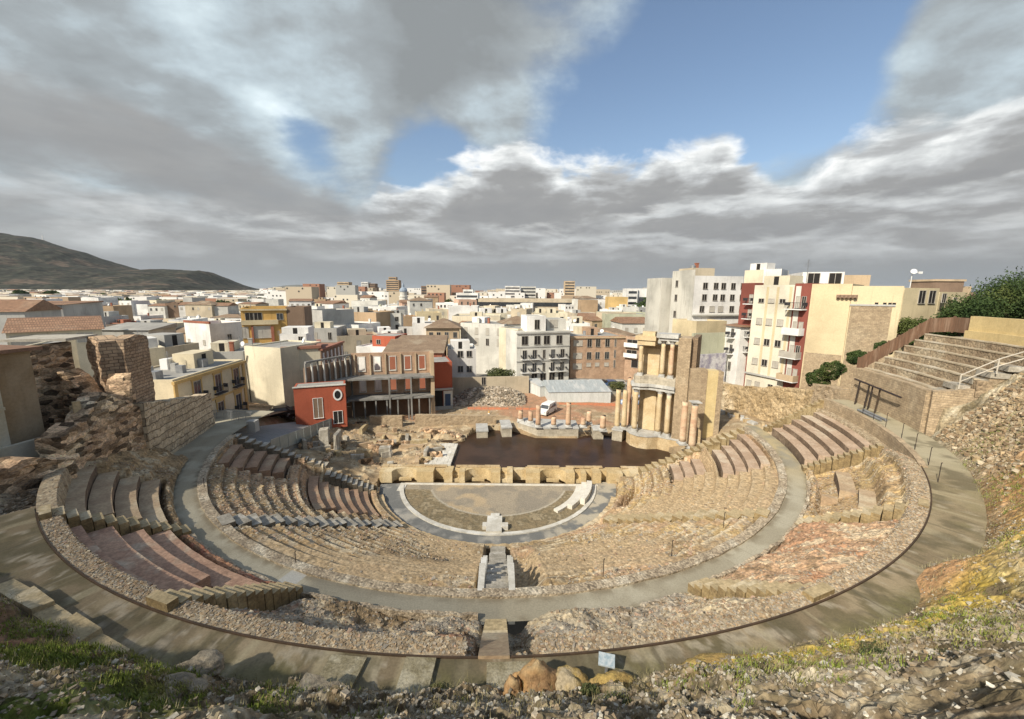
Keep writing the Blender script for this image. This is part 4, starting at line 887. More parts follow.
# scattered blocks: heap of marble along the courtyard, excavation blocks
def block(name, label, cat, p, s, rot, m_, grp, tilt=0.0):
    m = MB(); a, b, c = s; m.box(-a/2, a/2, -b/2, b/2, 0, c, taper=min(s)*.06)
    m.v = [(x+rnd.uniform(-.05, .05)*a, y+rnd.uniform(-.05, .05)*b, z+rnd.uniform(-.06, .06)*c+tilt*x) for x, y, z in m.v]
    return tag(m.build(name, m_, loc=tuple(p), rot=rot), label, cat, grp)
for k in range(22):
    q = k/21; x = 30.6-5.5*q*0+2.5*math.sin(q*2)+rnd.uniform(-.6, .6); y = 62-13*q+rnd.uniform(-.5, .5); z = float(site_z(np.array([x]), np.array([y]))[0])
    block('marble_block', ('%s tumbled block along the foot of the ochre wall, at its %s' % (('grey', 'tan')[k % 2], ('far end', 'far third', 'middle', 'near third', 'near end')[k//5 if k < 20 else 4])), 'block', (x, y, z-.1), (rnd.uniform(.5, 1.2), rnd.uniform(.4, .8), rnd.uniform(.35, .7)), rnd.uniform(0, 3), (M_greymarble, M_limestone)[k % 2], 'blocks along the ochre wall')
GR = 'masonry stubs in the excavated ruins'
sizes = []
for k in range(95):
    x = rnd.uniform(-29, -8.5); y = rnd.uniform(49.2, 61.5)
    if x > -12 and y > 53: continue
    if x < -24 and y > 55: continue
    z = float(site_z(np.array([x]), np.array([y]))[0]); long_ = rnd.random() < .45
    s = (rnd.uniform(1.4, 3.6), rnd.uniform(.35, .6), rnd.uniform(.4, 1.1)) if long_ else (rnd.uniform(.4, 1.0), rnd.uniform(.4, .8), rnd.uniform(.3, .8))
    qx = ['left', 'middle', 'right'][0 if x < -22.5 else 1 if x < -15.5 else 2]; qy = ['front', 'centre', 'back'][0 if y < 53 else 1 if y < 57.5 else 2]; mi_ = rnd.randrange(5); mn = ['yellowish', 'light grey', 'rough reddish', 'smooth tan', 'ochre'][mi_]
    block('masonry_stub', '%s %s of masonry at the %s %s of the excavated ruins' % (mn, 'low wall stub' if long_ else 'squat block', qy, qx), 'stub', (x, y, z-.15), s, rnd.choice([.15, 1.7, .5, -.4])+rnd.uniform(-.1, .1), [M_limestone, M_greystep, M_rubwall, M_seat_tan, M_yelstep][mi_], GR, rnd.uniform(-.05, .05))
for (x, y, w_, d, h, rot, lab) in ((-24.6, 51.4, 1.2, 1.0, 2.9, .2, 'tall squared pillar stump of pale stone among the ruins'), (-23.0, 51.8, .4, 2.2, 2.6, .1, 'upright masonry fin next to the tall pillar stump'), (-26.4, 49.6, 1.8, .5, 1.6, -.9, 'curved broken rim of wall at the near edge of the ruins'), (-17.0, 52.5, 1.6, 1.5, 1.5, .2, 'dark cube of masonry near the middle of the ruins'), (-11.2, 51.5, .5, 2.0, 1.2, 0, 'thin dark wall stub left of the paved strip')):
    z = float(site_z(np.array([x]), np.array([y]))[0]); block('pillar_stump', lab, 'ruin', (x, y, z-.2), (w_, d, h), rot, M_greystep, None)
# paved pale strip left of the water, low walls behind the ruins
m = MB(); 
for i in range(7):
    for j in range(12): m.box(-1.6+i*.48, -1.14+i*.48, -3.4+j*.6, -2.83+j*.6, -.3, rnd.uniform(.0, .07))
tag(m.build('paved_strip', M_marble, loc=(-9.4, 52.4, 1.2)), 'pale irregular paving along the left bank of the water', 'paving')
rough_wall('low_wall', 'long low tan wall behind the ruins, left section', 'wall', (-22.4, 62.4), (-17.4, 62.9), 1.2, (3.3, 3.2), .7, M_smallstone, .05, .25, .08, 61, .03)
rough_wall('low_wall', 'long low tan wall behind the ruins, right section reaching towards the rubble heap', 'wall', (-15.4, 63.2), (-2.5, 64.4), 1.2, (3.3, 3.1, 2.9), .7, M_smallstone, .05, .25, .08, 62, .03)
rough_wall('earth_bank', 'low earthen bank edge with darker stones behind the water', 'bank', (-14, 61.2), (-7.4, 59.0), 1.0, (1.7, 1.9, 1.5), 1.0, M_rubwall, .2, .25, .2, 63, .1)
# deck and glass balustrade by the red house
m = MB(); m.prism([(-37, 45.5), (-29.8, 45.0), (-25.6, 55.6), (-31.5, 56.2)], 6.2, [6.5, 6.5, 3.6, 3.6]); tag(m.build('grey_deck', mat('deck_board', (.25, .25, .245), (.2, .2, .195), scale=1, rough=.8, stretch=(1, 8, 1))), 'grey boarded ramp deck left of the glass balustrade', 'deck') if False else None
m = MB(); m.prism([(-33.4, 46.6), (-27.2, 43.6), (-26.9, 55.6), (-31.6, 57.2)], [2, 2, 1, 1], [6.4, 5.2, 3.5, 3.9]); tag(m.build('grey_deck', mat('deck_board', (.27, .27, .265), (.21, .21, .205), scale=1, rough=.8, stretch=(1, 8, 1))), 'grey boarded ramp deck left of the glass balustrade', 'deck')
gb = thing('glass_balustrade', 'grey glass balustrade running from the ruins up to the red house', 'balustrade', (-27, 50, 4))
M_gl = mat('grey_glass', (.20, .23, .225), (.26, .28, .27), scale=.5, rough=.25, spec=.5, fine=.04)
a, b = Vector((-26.9, 43.6, 5.3)), Vector((-26.2, 58.4, 3.3)); n = 9
for i in range(n):
    p, q = a.lerp(b, i/n), a.lerp(b, (i+.96)/n); m = MB(); L = math.hypot(q.x-p.x, q.y-p.y); ang = math.atan2(q.y-p.y, q.x-p.x)
    m.prism([(0, -.02), (L, -.02), (L, .02), (0, .02)], [p.z-4-.6, q.z-4-.6, q.z-4-.6, p.z-4-.6], [p.z-4+1.0, q.z-4+1.0, q.z-4+1.0, p.z-4+1.0]); o = m.build('glass_pane', M_gl, gb); o.location = (p.x+27, p.y-50, 0); o.rotation_euler = (0, 0, ang)
# ================================================================ hillside round the theatre
def hill_z(th, r, fine=True):
    x = CX+r*np.sin(np.radians(th)); y = CY-r*np.cos(np.radians(th))
    T = [-112, -84, -70, -60, -50, -41, -30, -12, 0, 14, 30, 42, 50, 60, 66]
    Te = T[:-5]+[24, 27, 30.5, 34, 38]+T[-4:] if False else T
    edge = np.interp(th, T, [36, 34, 33.6, 33.0, 34, 38.2, 37.75, 37.4, 37.0, 37.0, 37.8, 38.0, 38.2, 38.6, 38.7])
    edge = edge-1.1*np.exp(-((th-30.5)/2.6)**2)
    base = np.interp(th, T, [5, 6.5, 7.4, 8.4, 9.4, 11.42, 11.42, 11.42, 11.42, 11.42, 11.42, 11.42, 11.42, 11.42, 11.42])
    sl = np.interp(th, T, [.0, .05, .08, .35, .75, .55, .85, .95, .93, .95, 1.0, 1.15, 1.3, 1.35, 1.3]); cap = np.interp(th, T, [5, 7, 8.5, 13.0, 13.6, 17, 21, 21.4, 21.4, 21.4, 21.4, 21.5, 21.0, 20.5, 20.0])
    d = np.maximum(r-edge, 0); z = base+sl*d; z = np.minimum(z, cap+.02*d)
    # right block behind the terraces
    tz = np.where(r < 39.3, 11.0, np.minimum(14.2+.66*(r-39.3), 18.6)+.02*d)
    k = sstep(66.5, 68.0, th); z = z*(1-k)+tz*k
    k = sstep(84.2, 84.8, th); z2 = 10.6-5.6*sstep(91, 99, th)+.05*np.maximum(r-39, 0); z = z*(1-k)+z2*k
    if fine:
        m_ = sstep(0.0, .7, r-edge)
        on = np.where((th > 67) & (th < 85), 0.0, 1.0)
        w1, e1, i1 = worley(x*.75, y*.75, 301); w2, e2, i2 = worley(x*2.0, y*2.0, 302); w3, e3, i3 = worley(x*4.6, y*4.6, 303)
        smooth = np.clip(np.exp(-((th-30.5)/5)**2-((r-37.4)/1.4)**2)+np.exp(-((th-47)/7)**2-((r-40)/2.2)**2)+np.exp(-((th+21)/5)**2-((r-39.2)/1.0)**2), 0, 1)
        rg = (.9-.45*sstep(10, 22, th))*(fbm(x*.35, y*.35, 304, 5)-.5)*1.3+(.5-.3*sstep(0, 14, th))*(i1-.5)*sstep(0, .25, e1)+.32*(i2-.5)*sstep(0, .2, e2)*(1-smooth)+.16*(i3-.5)*(1-smooth)+.18*(ridge(x*.8, y*.8, 305, 4)-.5)
        z = z+rg*m_*on*np.where(np.abs(th) > 85, .2, 1)
    return z, x, y, edge
def hill_col(th, r, x, y, edge, z):
    n1 = fbm(x*.5, y*.5, 311, 4); n2 = fbm(x*1.7, y*1.7, 312, 4); n3 = fbm(x*5, y*5, 313, 3); w1, e1, i1 = worley(x*2.0, y*2.0, 302)
    c = mixc(np.broadcast_to(A(.26, .215, .15), x.shape+(3,)), A(.16, .125, .085), sstep(.42, .62, n1)); c = mixc(c, A(.38, .335, .25), .8*sstep(.52, .68, n2)); c = mixc(c, A(.46, .42, .34), .6*sstep(.60, .72, n3))
    c = mixc(c, A(.10, .085, .055), .75*sstep(.48, .36, n2)); c = c*(.8+.4*i1[..., None])
    moss = sstep(.5, .62, fbm(x*.7+5, y*.7, 314, 4)); c = mixc(c, A(.10, .13, .03), .95*moss*np.exp(-((th+13)/8)**2)*sstep(38.3, 38.8, r)); c = mixc(c, A(.13, .14, .04), .55*moss*sstep(15, 30, th)*sstep(66, 50, th)*sstep(38.8, 40, r))
    c = mixc(c, A(.40, .31, .10), .85*sstep(.3, .5, n2)*np.exp(-((r-edge-.9-.02*np.maximum(th-10, 0))/1.0)**2)*sstep(5, 14, th)*sstep(48, 38, th))
    c = mixc(c, A(.43, .27, .155), .85*np.exp(-((th-47)/8)**2-((r-40.0)/2.6)**2)); c = mixc(c, A(.46, .30, .185), np.clip(1.5*np.exp(-((th-30.5)/3.6)**2-((r-37.3)/1.0)**2), 0, 1))
    c = mixc(c, A(.24, .15, .105), np.exp(-((th+20)/6)**2-((r-39.2)/1.1)**2))
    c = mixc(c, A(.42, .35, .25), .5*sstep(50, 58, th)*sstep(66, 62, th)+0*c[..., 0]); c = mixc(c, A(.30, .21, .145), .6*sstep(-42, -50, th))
    return c
th, r = np.meshgrid(np.arange(-42, 67, .085), np.concatenate([np.arange(37.0, 44.5, .075), np.arange(44.6, 60, .3)]))
z, x, y, edge = hill_z(th, r); kp = r > edge-.25
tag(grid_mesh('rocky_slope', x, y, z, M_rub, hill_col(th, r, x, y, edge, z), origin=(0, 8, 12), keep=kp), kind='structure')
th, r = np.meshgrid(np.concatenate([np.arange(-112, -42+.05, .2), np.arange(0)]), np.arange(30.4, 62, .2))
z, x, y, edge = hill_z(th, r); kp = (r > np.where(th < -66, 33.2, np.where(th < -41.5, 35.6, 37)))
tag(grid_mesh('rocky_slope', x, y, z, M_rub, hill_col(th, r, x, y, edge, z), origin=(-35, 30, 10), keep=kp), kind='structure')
th, r = np.meshgrid(np.arange(66.9, 120, .25), np.arange(38.4, 90, .4)); z, x, y, edge = hill_z(th, r)
tag(grid_mesh('hill', x, y, z-.1, M_rub, hill_col(th, r, x, y, edge, z), origin=(45, 40, 12)), kind='structure')

# loose stones: rubble of the seating and of the slope
def scat(name, n, fr, size, cols, seed, zf, flat=.6, sink=.3):
    rs = np.random.RandomState(seed); P = fr(rs, n); th, r = P; z = zf(th, r); x = CX+r*np.sin(np.radians(th)); y = CY-r*np.cos(np.radians(th))
    s = size(rs, len(th)); pts = np.stack([x, y, z+s*(.3-sink)], -1)
    ci = rs.randint(0, len(cols), len(th)); cc = np.array(cols)[ci]*rs.uniform(.75, 1.25, (len(th), 1))
    o = stones(name, pts, s, M_loose, cc, seed, flat); return tag(o, kind='stuff')
def keepby(f): return f
def lowfr(rs, n):
    th = rs.uniform(TL+1, TR-1, n*3); r = np.sqrt(rs.uniform(15.0**2, 28.2**2, n*3)); x = CX+r*np.sin(np.radians(th)); y = CY-r*np.cos(np.radians(th))
    d = sstep(.42, .6, fbm(x*.3, y*.3, 401, 3)); d = np.where((th < -47) & (r < 21), .08, d); d = np.where((th < -62) & (r > 22.7), 0, d); d = np.where((th > 65) & (r > 23.8), 0, d); d = np.where((th < -30) & (th > -62) & (r > 20), .9, d); d = np.maximum(d, .3*(r > 27)); d = np.where(np.abs(th-1.6) < 3.2*24/r, 0, d)
    d = d*(1-.85*bare_l(x, y)); k = rs.uniform(0, 1, n*3) < d; return th[k][:n], r[k][:n]
scat('seating_rubble', 5500, lowfr, lambda rs, n: .07+.30*rs.beta(1.0, 6, n), [TAN, YEL, GRY, PAL, PAL, BRN, PNK], 5, lambda t, r: lower_z(t, r)[0])
def upfr(rs, n):
    th = rs.uniform(-60, 83, n*4); r = np.sqrt(rs.uniform(30.4**2, 35.9**2, n*4)); s = upper_sector(th)
    d = np.choose(s, [.9, .25, .03, .45, .6, .2, .4, .04])*np.where(r > 35, 1.0, 1); d = np.where((s == 2) & (r > 35), 1, d); d = np.where((s == 6) & (r < 33.5), .9, d); d = np.where(np.abs(th-1.6) < 1.6, 0, d); d = d*(.4+.9*sstep(.4, .6, fbm(th*.4, r*.5, 402, 3))); d = np.where((s == 3) | (s == 4), np.maximum(d, .3), d)
    k = rs.uniform(0, 1, n*4) < d; return th[k][:n], r[k][:n]
scat('seating_rubble', 9500, upfr, lambda rs, n: .05+.22*rs.beta(1.0, 7, n), [TAN, GRY*.9, A(.34, .26, .18), PAL*.9, A(.34, .28, .21), PNK*.9, BRN, A(.28, .20, .13)], 6, lambda t, r: upper_z(t, r)[0])
def hillfr(rs, n):
    th = rs.uniform(-40, 66, n*3); r = 37.2+rs.beta(1.1, 2.0, n*3)*8; e = hill_z(th, r, False)[3]
    x = CX+r*np.sin(np.radians(th)); y = CY-r*np.cos(np.radians(th)); d = .25+.75*sstep(.42, .6, fbm(x*.6, y*.6, 403, 3)); d = d*(r > e+.1)
    d *= 1-.93*np.clip(np.exp(-((th-47)/7)**4-((r-40)/2.4)**4)+np.exp(-((th-30)/4.5)**2-((r-38.3)/1.2)**2)+np.exp(-((th+20)/5.5)**4-((r-39.2)/1.2)**4), 0, 1); k = rs.uniform(0, 1, n*3) < d; return th[k][:n], r[k][:n]
scat('slope_stones', 24000, hillfr, lambda rs, n: .03+.26*rs.beta(1.0, 9, n), [A(.34, .29, .22), A(.26, .22, .16), A(.20, .165, .12), A(.46, .42, .34), A(.34, .26, .17)], 8, lambda t, r: hill_z(t, r)[0])
def nearfr(rs, n): th = rs.uniform(4, 62, n); r = 39.5+rs.beta(1.3, 1.6, n)*6.5; x = CX+r*np.sin(np.radians(th)); y = CY-r*np.cos(np.radians(th)); k = (fbm(x*.9, y*.9, 404, 3) > .40) & (hill_z(th, r, False)[0] < 19.5) & ~((np.abs(th-47) < 6) & (r < 42)); return th[k], r[k]
scat('slope_stones', 13000, nearfr, lambda rs, n: .025+.20*rs.beta(1.0, 6, n), [A(.40, .35, .27), A(.26, .21, .15), A(.17, .14, .10), A(.52, .48, .40), A(.32, .27, .2)], 19, lambda t, r: hill_z(t, r)[0], .45)
def ruinfr(rs, n):
    th = rs.uniform(-66, -41, n); r = rs.uniform(35.8, 40, n); return th, r
scat('slope_stones', 2500, ruinfr, lambda rs, n: .08+.3*rs.beta(1.1, 5, n), [A(.34, .26, .18), A(.26, .2, .14), A(.40, .34, .26)], 9, lambda t, r: hill_z(t, r)[0])
def rimfr(rs, n):
    th = rs.uniform(-37, 52, n); return th, 36.0-rs.uniform(0.05, .95, n)
scat('edge_pebbles', 7000, rimfr, lambda rs, n: .04+.06*rs.uniform(0, 1, n), [PAL*.85, TAN, GRY, A(.40, .34, .26), TAN, BRN], 10, lambda t, r: upper_z(t, r)[0])
# rubble heap behind the water and stones over the excavation
rs = np.random.RandomState(12)
n = 2600; x = rs.uniform(-12.5, 2.5, n); y = rs.uniform(73, 81, n); z = 1.2+2.4*np.exp(-((x+4)/6.5)**4)*np.clip((y-73)/5.5, 0, 1); s = rs.uniform(.15, .62, n)
tag(stones('rubble_heap', np.stack([x, y, z], -1), s, M_loose, np.array([A(.38, .31, .23), A(.28, .23, .17), A(.20, .17, .13), A(.46, .40, .32)])[rs.randint(0, 4, n)]*rs.uniform(.8, 1.2, (n, 1)), 12), kind='stuff')
n = 6500; x = rs.uniform(-31, 34, n); y = rs.uniform(48.6, 72, n); ok = ~inpoly(x, y, POOL) & ((x < -7) | (rs.uniform(0, 1, n) < .3)) & ~((x > 17) & (y < 60) & (x < 27)); x, y = x[ok], y[ok]; z = site_z(x, y); ok = z > 0; x, y, z = x[ok], y[ok], z[ok]; n = len(x)
tag(stones('excavation_stones', np.stack([x, y, z], -1), .06+.4*rs.beta(1, 5, n), M_loose, np.array([TAN, PAL, GRY, YEL, BRN])[rs.randint(0, 5, n)], 13), kind='stuff')

def slopefr(rs, n): th = rs.uniform(47, 66, n*2); r = 38.9+rs.beta(1.2, 1.6, n*2)*8; k = rs.uniform(0, 1, n*2) < sstep(46, 56, th); return th[k][:n], r[k][:n]
scat('slope_stones', 3200, slopefr, lambda rs, n: .10+.5*rs.beta(1.0, 5, n), [A(.38, .29, .18), A(.30, .22, .14), A(.23, .165, .105), A(.43, .36, .26)], 18, lambda t, r: hill_z(t, r)[0])
# boulders and cut blocks in the foreground
def boulder(label, p, s, m_, seed, cat='boulder', name='boulder', rot=0):
    import bmesh
    bm = bmesh.new(); bmesh.ops.create_icosphere(bm, subdivisions=4, radius=1.0); co = np.array([v.co[:] for v in bm.verts])
    d = .55+.85*fbm(co[:, 0]*1.1+seed*3.1+5, co[:, 1]*1.1+7, seed, 4, z=co[:, 2]*1.1+9)+.10*ridge(co[:, 0]*2+seed, co[:, 2]*3+co[:, 1]*2, seed+1, 3)
    w1, e1, i1 = worley(co[:, 0]*1.7+seed, co[:, 1]*1.7+co[:, 2]*2.1, seed+2); d = d+.30*(i1-.5)*sstep(0, .2, e1)+.10*(fbm(co[:, 0]*5+seed, co[:, 2]*5, seed+4, 3)-.5)
    for v, k in zip(bm.verts, d): v.co = (v.co.x*k*s[0], v.co.y*k*s[1], v.co.z*k*s[2])
    me = bpy.data.meshes.new(name); bm.to_mesh(me); bm.free(); me.materials.append(m_); me.polygons.foreach_set('use_smooth', [True]*len(me.polygons))
    return tag(link(name, me, None, tuple(p), rot), label, cat)
M_orange = mat('orange_rock', (.44, .27, .12), (.30, .18, .09), (.50, .37, .2), 1.4, .9, .05, fine=.25)
M_lich = mat('lichen_rock', (.44, .31, .10), (.33, .22, .08), (.40, .33, .22), 2.0, .9, .05, fine=.3)
M_grock = mat('grey_rock', (.30, .25, .18), (.19, .16, .115), (.40, .35, .26), 1.4, .9, .05, fine=.3)
def P_(u, v, z): return atz(u, v, z)
boulder('largest smooth orange boulder at the bottom centre edge of the walkway', P_(536, 692, 11.5), (.68, .5, .88), M_orange, 3)
boulder('lichen-yellow boulder leaning right of the largest orange one', P_(570, 692, 11.5), (.62, .4, .62), M_lich, 4)
boulder('upright narrow orange stone left of the largest boulder', P_(513, 697, 11.7), (.28, .3, .55), M_orange, 5)
boulder('low rounded tan stone at the foot of the paving slab', P_(485, 701, 11.6), (.55, .35, .3), M_orange, 6)
boulder('mossy golden rock beneath the small information panel', P_(616, 686, 11.7), (.62, .4, .36), M_lich, 7)
boulder('pale pointed boulder with dark hollows beyond the green turf', P_(200, 668, 12.4), (.62, .4, .28), M_grock, 8)
boulder('broad grey boulder below the green turf at the lower left', P_(165, 694, 13.3), (.9, .5, .26), M_grock, 9)
boulder('yellowish rounded crag on the right of the lower walkway edge', P_(720, 672, 11.9), (1.2, .5, .42), M_lich, 10)
None if True else boulder('smooth salmon rock lobe spilling onto the right walkway', P_(950, 585, 11.3), (1.5, 1.2, .4), mat('salmon_rock', (.50, .335, .22), (.42, .27, .17), (.54, .42, .30), 1.0, .9, .04, fine=.15), 11)
None if True else boulder('tall orange-brown rock face rising at the right edge of the walkway', pol(47, 40.6, 13.0), (2.6, 1.2, 1.7), mat('ochre_crag', (.47, .30, .17), (.36, .23, .13), (.52, .39, .25), .8, .9, .05, fine=.2, stretch=(1, 1, .5)), 12, rot=.6)
boulder('second ochre crag above the right walkway, nearer the camera', pol(39.5, 40.4, 13.6), (1.9, 1.3, 1.7), M_orange, 13, rot=.4) if False else None
for k, (u, v, zz_, w_) in enumerate(((12, 582, 12.35, 1.5), (40, 603, 12.35, 1.4), (62, 618, 12.3, 1.0), (84, 630, 12.3, 1.0), (103, 640, 12.3, .9))):
    p = P_(u, v, zz_); p_ = P_(12, 582, 12.1).lerp(P_(103, 640, 12.1), k/4); block('cut_block', ('mossy square block at the far left of the block row', 'second mossy block in the row at the lower left', 'middle whitish block in the row at the lower left', 'fourth worn block in the row at the lower left', 'hollow-fronted last block in the row by the turf')[k], 'block', (p_.x, p_.y, 11.4), (1.7, .62, .42+.14*(k % 2)), R(-23), M_yelstep, 'block row on the lower left walkway')
rough_wall('broken_kerb', 'ragged line of mossy wall footing along the bottom edge', 'ruin', (P_(300, 700, 12).x, P_(300, 700, 12).y), (P_(470, 716, 12).x-.0, P_(470, 716, 12).y), 11.4, (12.4, 12.0, 12.3, 12.0), .6, M_grock, .15, .1, .25, 71, .1)

# ---------------------------------------------------------------- vegetation
def blades(name, pts, h, m_, seed, w_=.02, lean=.5, per=10, spread=.12):
    rs = np.random.RandomState(seed); n = len(pts)*per; base = np.repeat(pts, per, 0)+np.concatenate([rs.normal(0, spread, (n, 2)), rs.uniform(-.03, .02, (n, 1))], 1)
    a = rs.uniform(0, 6.28, n); hh = np.repeat(h, per)*rs.uniform(.5, 1.2, n); d = np.stack([np.cos(a), np.sin(a)], -1); p = np.stack([-d[:, 1], d[:, 0]], -1)*w_
    tip = base.copy(); tip[:, :2] += d*(hh*lean)[:, None]; tip[:, 2] += hh
    v = np.stack([base+np.c_[p, np.zeros(n)], base-np.c_[p, np.zeros(n)], tip], 1).reshape(-1, 3); o0 = pts.mean(0)
    return np_mesh(name, v-o0, np.arange(3*n).reshape(-1, 3), m_, None, False, None, tuple(o0))
def hp(th, r): z, x, y, e = hill_z(th, r); return np.stack([x, y, z], -1)
rs = np.random.RandomState(31)
th = rs.normal(-13.5, 4.6, 4200); r = rs.uniform(38.1, 40.6, 4200); P3 = hp(th, r); k = fbm(P3[:, 0]*.7+5, P3[:, 1]*.7, 314, 4) > .48
tag(blades('grass', P3[k], np.full(k.sum(), .10), M_grassblade, 32, .012, .5, 12, .07), kind='stuff')
th = rs.uniform(8, 62, 4200); r = rs.uniform(38.2, 42.2, 4200); P3 = hp(th, r); k = (fbm(P3[:, 0]*.7+5, P3[:, 1]*.7, 314, 4) > .50) & (P3[:, 2] < 15.5)
tag(blades('grass', P3[k], np.full(k.sum(), .11), M_grassblade, 33, .012, .6, 9, .08), kind='stuff')
th = rs.uniform(-30, 60, 2200); r = hill_z(th, th*0+38, False)[3]+rs.uniform(.05, 4, 2200); P3 = hp(th, r)
tag(blades('dry_weeds', P3, np.full(len(P3), .16), M_dry, 34, .008, .5, 9, .12), kind='stuff')
def leaves(center, rad, n, size, seed, shell=.55):
    rs = np.random.RandomState(seed); d = rs.normal(0, 1, (n, 3)); d /= np.linalg.norm(d, axis=1)[:, None]
    lump = .62+.75*(vnoise(d[:, 0]*2.3+seed, d[:, 1]*2.3+7, seed, z=d[:, 2]*2.3+3))
    rr_ = (shell+(1-shell)*rs.uniform(0, 1, n)**.6)*lump
    p = d*rr_[:, None]*np.array(rad)+np.array(center)
    return p, rs
def leaf_quads(p, rs, size):
    n = len(p); a = rs.normal(0, 1, (n, 3)); a /= np.linalg.norm(a, axis=1)[:, None]; b = np.cross(a, rs.normal(0, 1, (n, 3))); b /= np.linalg.norm(b, axis=1)[:, None]
    s = size*rs.uniform(.6, 1.3, (n, 1)); v = np.stack([p-a*s, p-b*s*.6, p+a*s, p+b*s*.6], 1).reshape(-1, 3); return v, np.arange(4*n).reshape(-1, 4)
def shrub(name, label, p, rad, n, size, seed, m_, cat='shrub', group=None, shell=.3):
    t = thing(name, label, cat, tuple(p), 0, group)
    q, rs = leaves((0, 0, rad[2]*.8), rad, n, size, seed, shell); v, f = leaf_quads(q, rs, size); np_mesh('foliage', v, f, m_, None, False, t)
    m = MB(); m.tube((0, 0, -.2), (0, 0, rad[2]*.7), .05*rad[0]+.02, .02); m.build('stem', M_bark, t); return t
def tree(name, label, p, h, rad, n, size, seed, m_, group=None, clumps=6):
    t = thing(name, label, 'tree', tuple(p), 0, group); rr = random.Random(seed); m = MB(); m.tube((0, 0, -.5), (0, 0, h*.55), h*.03, h*.018, 7); V = []; Fs = []; o = 0
    for k in range(clumps):
        a = rr.uniform(0, 6.28); d = rr.uniform(.2, .62)*rad; c = (math.cos(a)*d, math.sin(a)*d, h*rr.uniform(.5, .85)); m.tube((0, 0, h*.4), c, h*.015, h*.005, 5)
        q, rs = leaves(c, (rad*.55, rad*.55, h*.24), n//clumps, size, seed+k, .35); v, f = leaf_quads(q, rs, size); V.append(v); Fs.append(f+o); o += len(v)
    np_mesh('crown', np.concatenate(V), np.concatenate(Fs), m_, None, False, t); m.build('trunk', M_bark, t); return t
p = P_(620, 712, 13.6); shrub('low_shrub', 'dark olive thorny shrub at the bottom centre edge of the picture', (p.x, p.y, 13.1), (.75, .5, .32), 6500, .028, 41, M_leaf2)
for k, (u, v, z, s, lab) in enumerate(((750, 668, 13.2, .28, 'spiky green weed tuft below the yellowish crag'), (735, 690, 13.6, .22, 'small weed tuft right of the bottom shrub'), (590, 690, 12.3, .2, 'tiny green tuft between the orange boulders and the panel'), (158, 696, 13.4, .26, 'bright green cushion plant on the broad grey boulder'), (437, 690, 11.6, .2, 'green weed in the gully beside the mossy slab'), (60, 715, 14.2, .4, 'dark weedy bush in the bottom left corner'), (250, 712, 13.3, .3, 'olive clump beside the ragged footing'), (880, 655, 14.0, .35, 'green herb cushion on the right rock slope'), (960, 665, 14.8, .4, 'larger green herb cushion near the right edge'), (905, 700, 14.9, .4, 'dark herb clump at the bottom right'))):
    p = P_(u, v, z); shrub('weed_tuft', lab, (p.x, p.y, p.z-s*.7), (s*1.3, s, s*.7), 1100, .03, 50+k, M_leaf2 if k % 3 else M_grassblade, 'weed')
for k, (u, v, y, s, lab) in enumerate(((818, 378, 52, 1.35, 'rounded dark green bush left of the brown fence, nearest the apartment'), (832, 369, 51, 1.35, 'rounded dark green bush right behind the nearest one'), (858, 357, 50, 1.1, 'low spreading bush below the ochre house wall'), (885, 347, 49, 1.0, 'small bush against the ochre house wall beside the fence'))):
    p = at(u, v, y); shrub('round_bush', lab, (p.x, p.y, p.z-s*.7), (s*.95, s*.9, s*.78), 6000, .08, 70+k, M_leaf, 'bush', None, .75)
m = MB()
for a, b, z in ((810, 870, 388),): 
    p, q = at(812, 390, 51), at(870, 386, 48); d = q-p; ang = math.atan2(d.y, d.x); m.box(0, d.length, 0, .5, -3, .8); o = m.build('planter_wall', M_smallstone, loc=tuple(p), rot=ang); tag(o, 'low stone terrace wall in front of the round bushes', 'wall')
for k in range(9):
    u = 920+k*15; y = 47+rnd.uniform(0, 14); zt_ = [318, 308, 302, 300, 297, 294, 287, 279, 273][k]; p = at(u, zt_, y); h = p.z-14.5
    tree('dense_tree', ['low dark tree at the near end of the tree belt above the fence', 'small dark tree second in the belt above the fence', 'dark pine-like tree third in the belt above the yellow wall', 'dark tree fourth in the belt above the yellow wall', 'dark tree fifth in the belt, before the castle', 'bushy tree sixth in the belt above the yellow wall', 'bushy tree seventh in the belt above the yellow wall', 'tall tree second from the right edge', 'tallest tree at the right edge of the picture'][k], (p.x, p.y, 14.5), h, (2.0, 2.3, 2.8, 3.6, 4.2, 4.6, 4.8, 5.0, 5.2)[k], 14000, .12, 90+k, M_leaf, 'tree belt above the yellow wall', 8)
p = at(500, 371, 88); shrub('garden_tree', 'green tree crown behind the long beige yard wall', (p.x, p.y, p.z-2.2), (3.0, 2.0, 1.6), 5000, .16, 110, M_leaf2, 'tree')
p = at(617, 385, 88); shrub('green_shrub', 'green shrub between the metal shed and the tower', (p.x, p.y, p.z-.9), (2.0, 1.2, .9), 2500, .12, 111, M_leaf2)
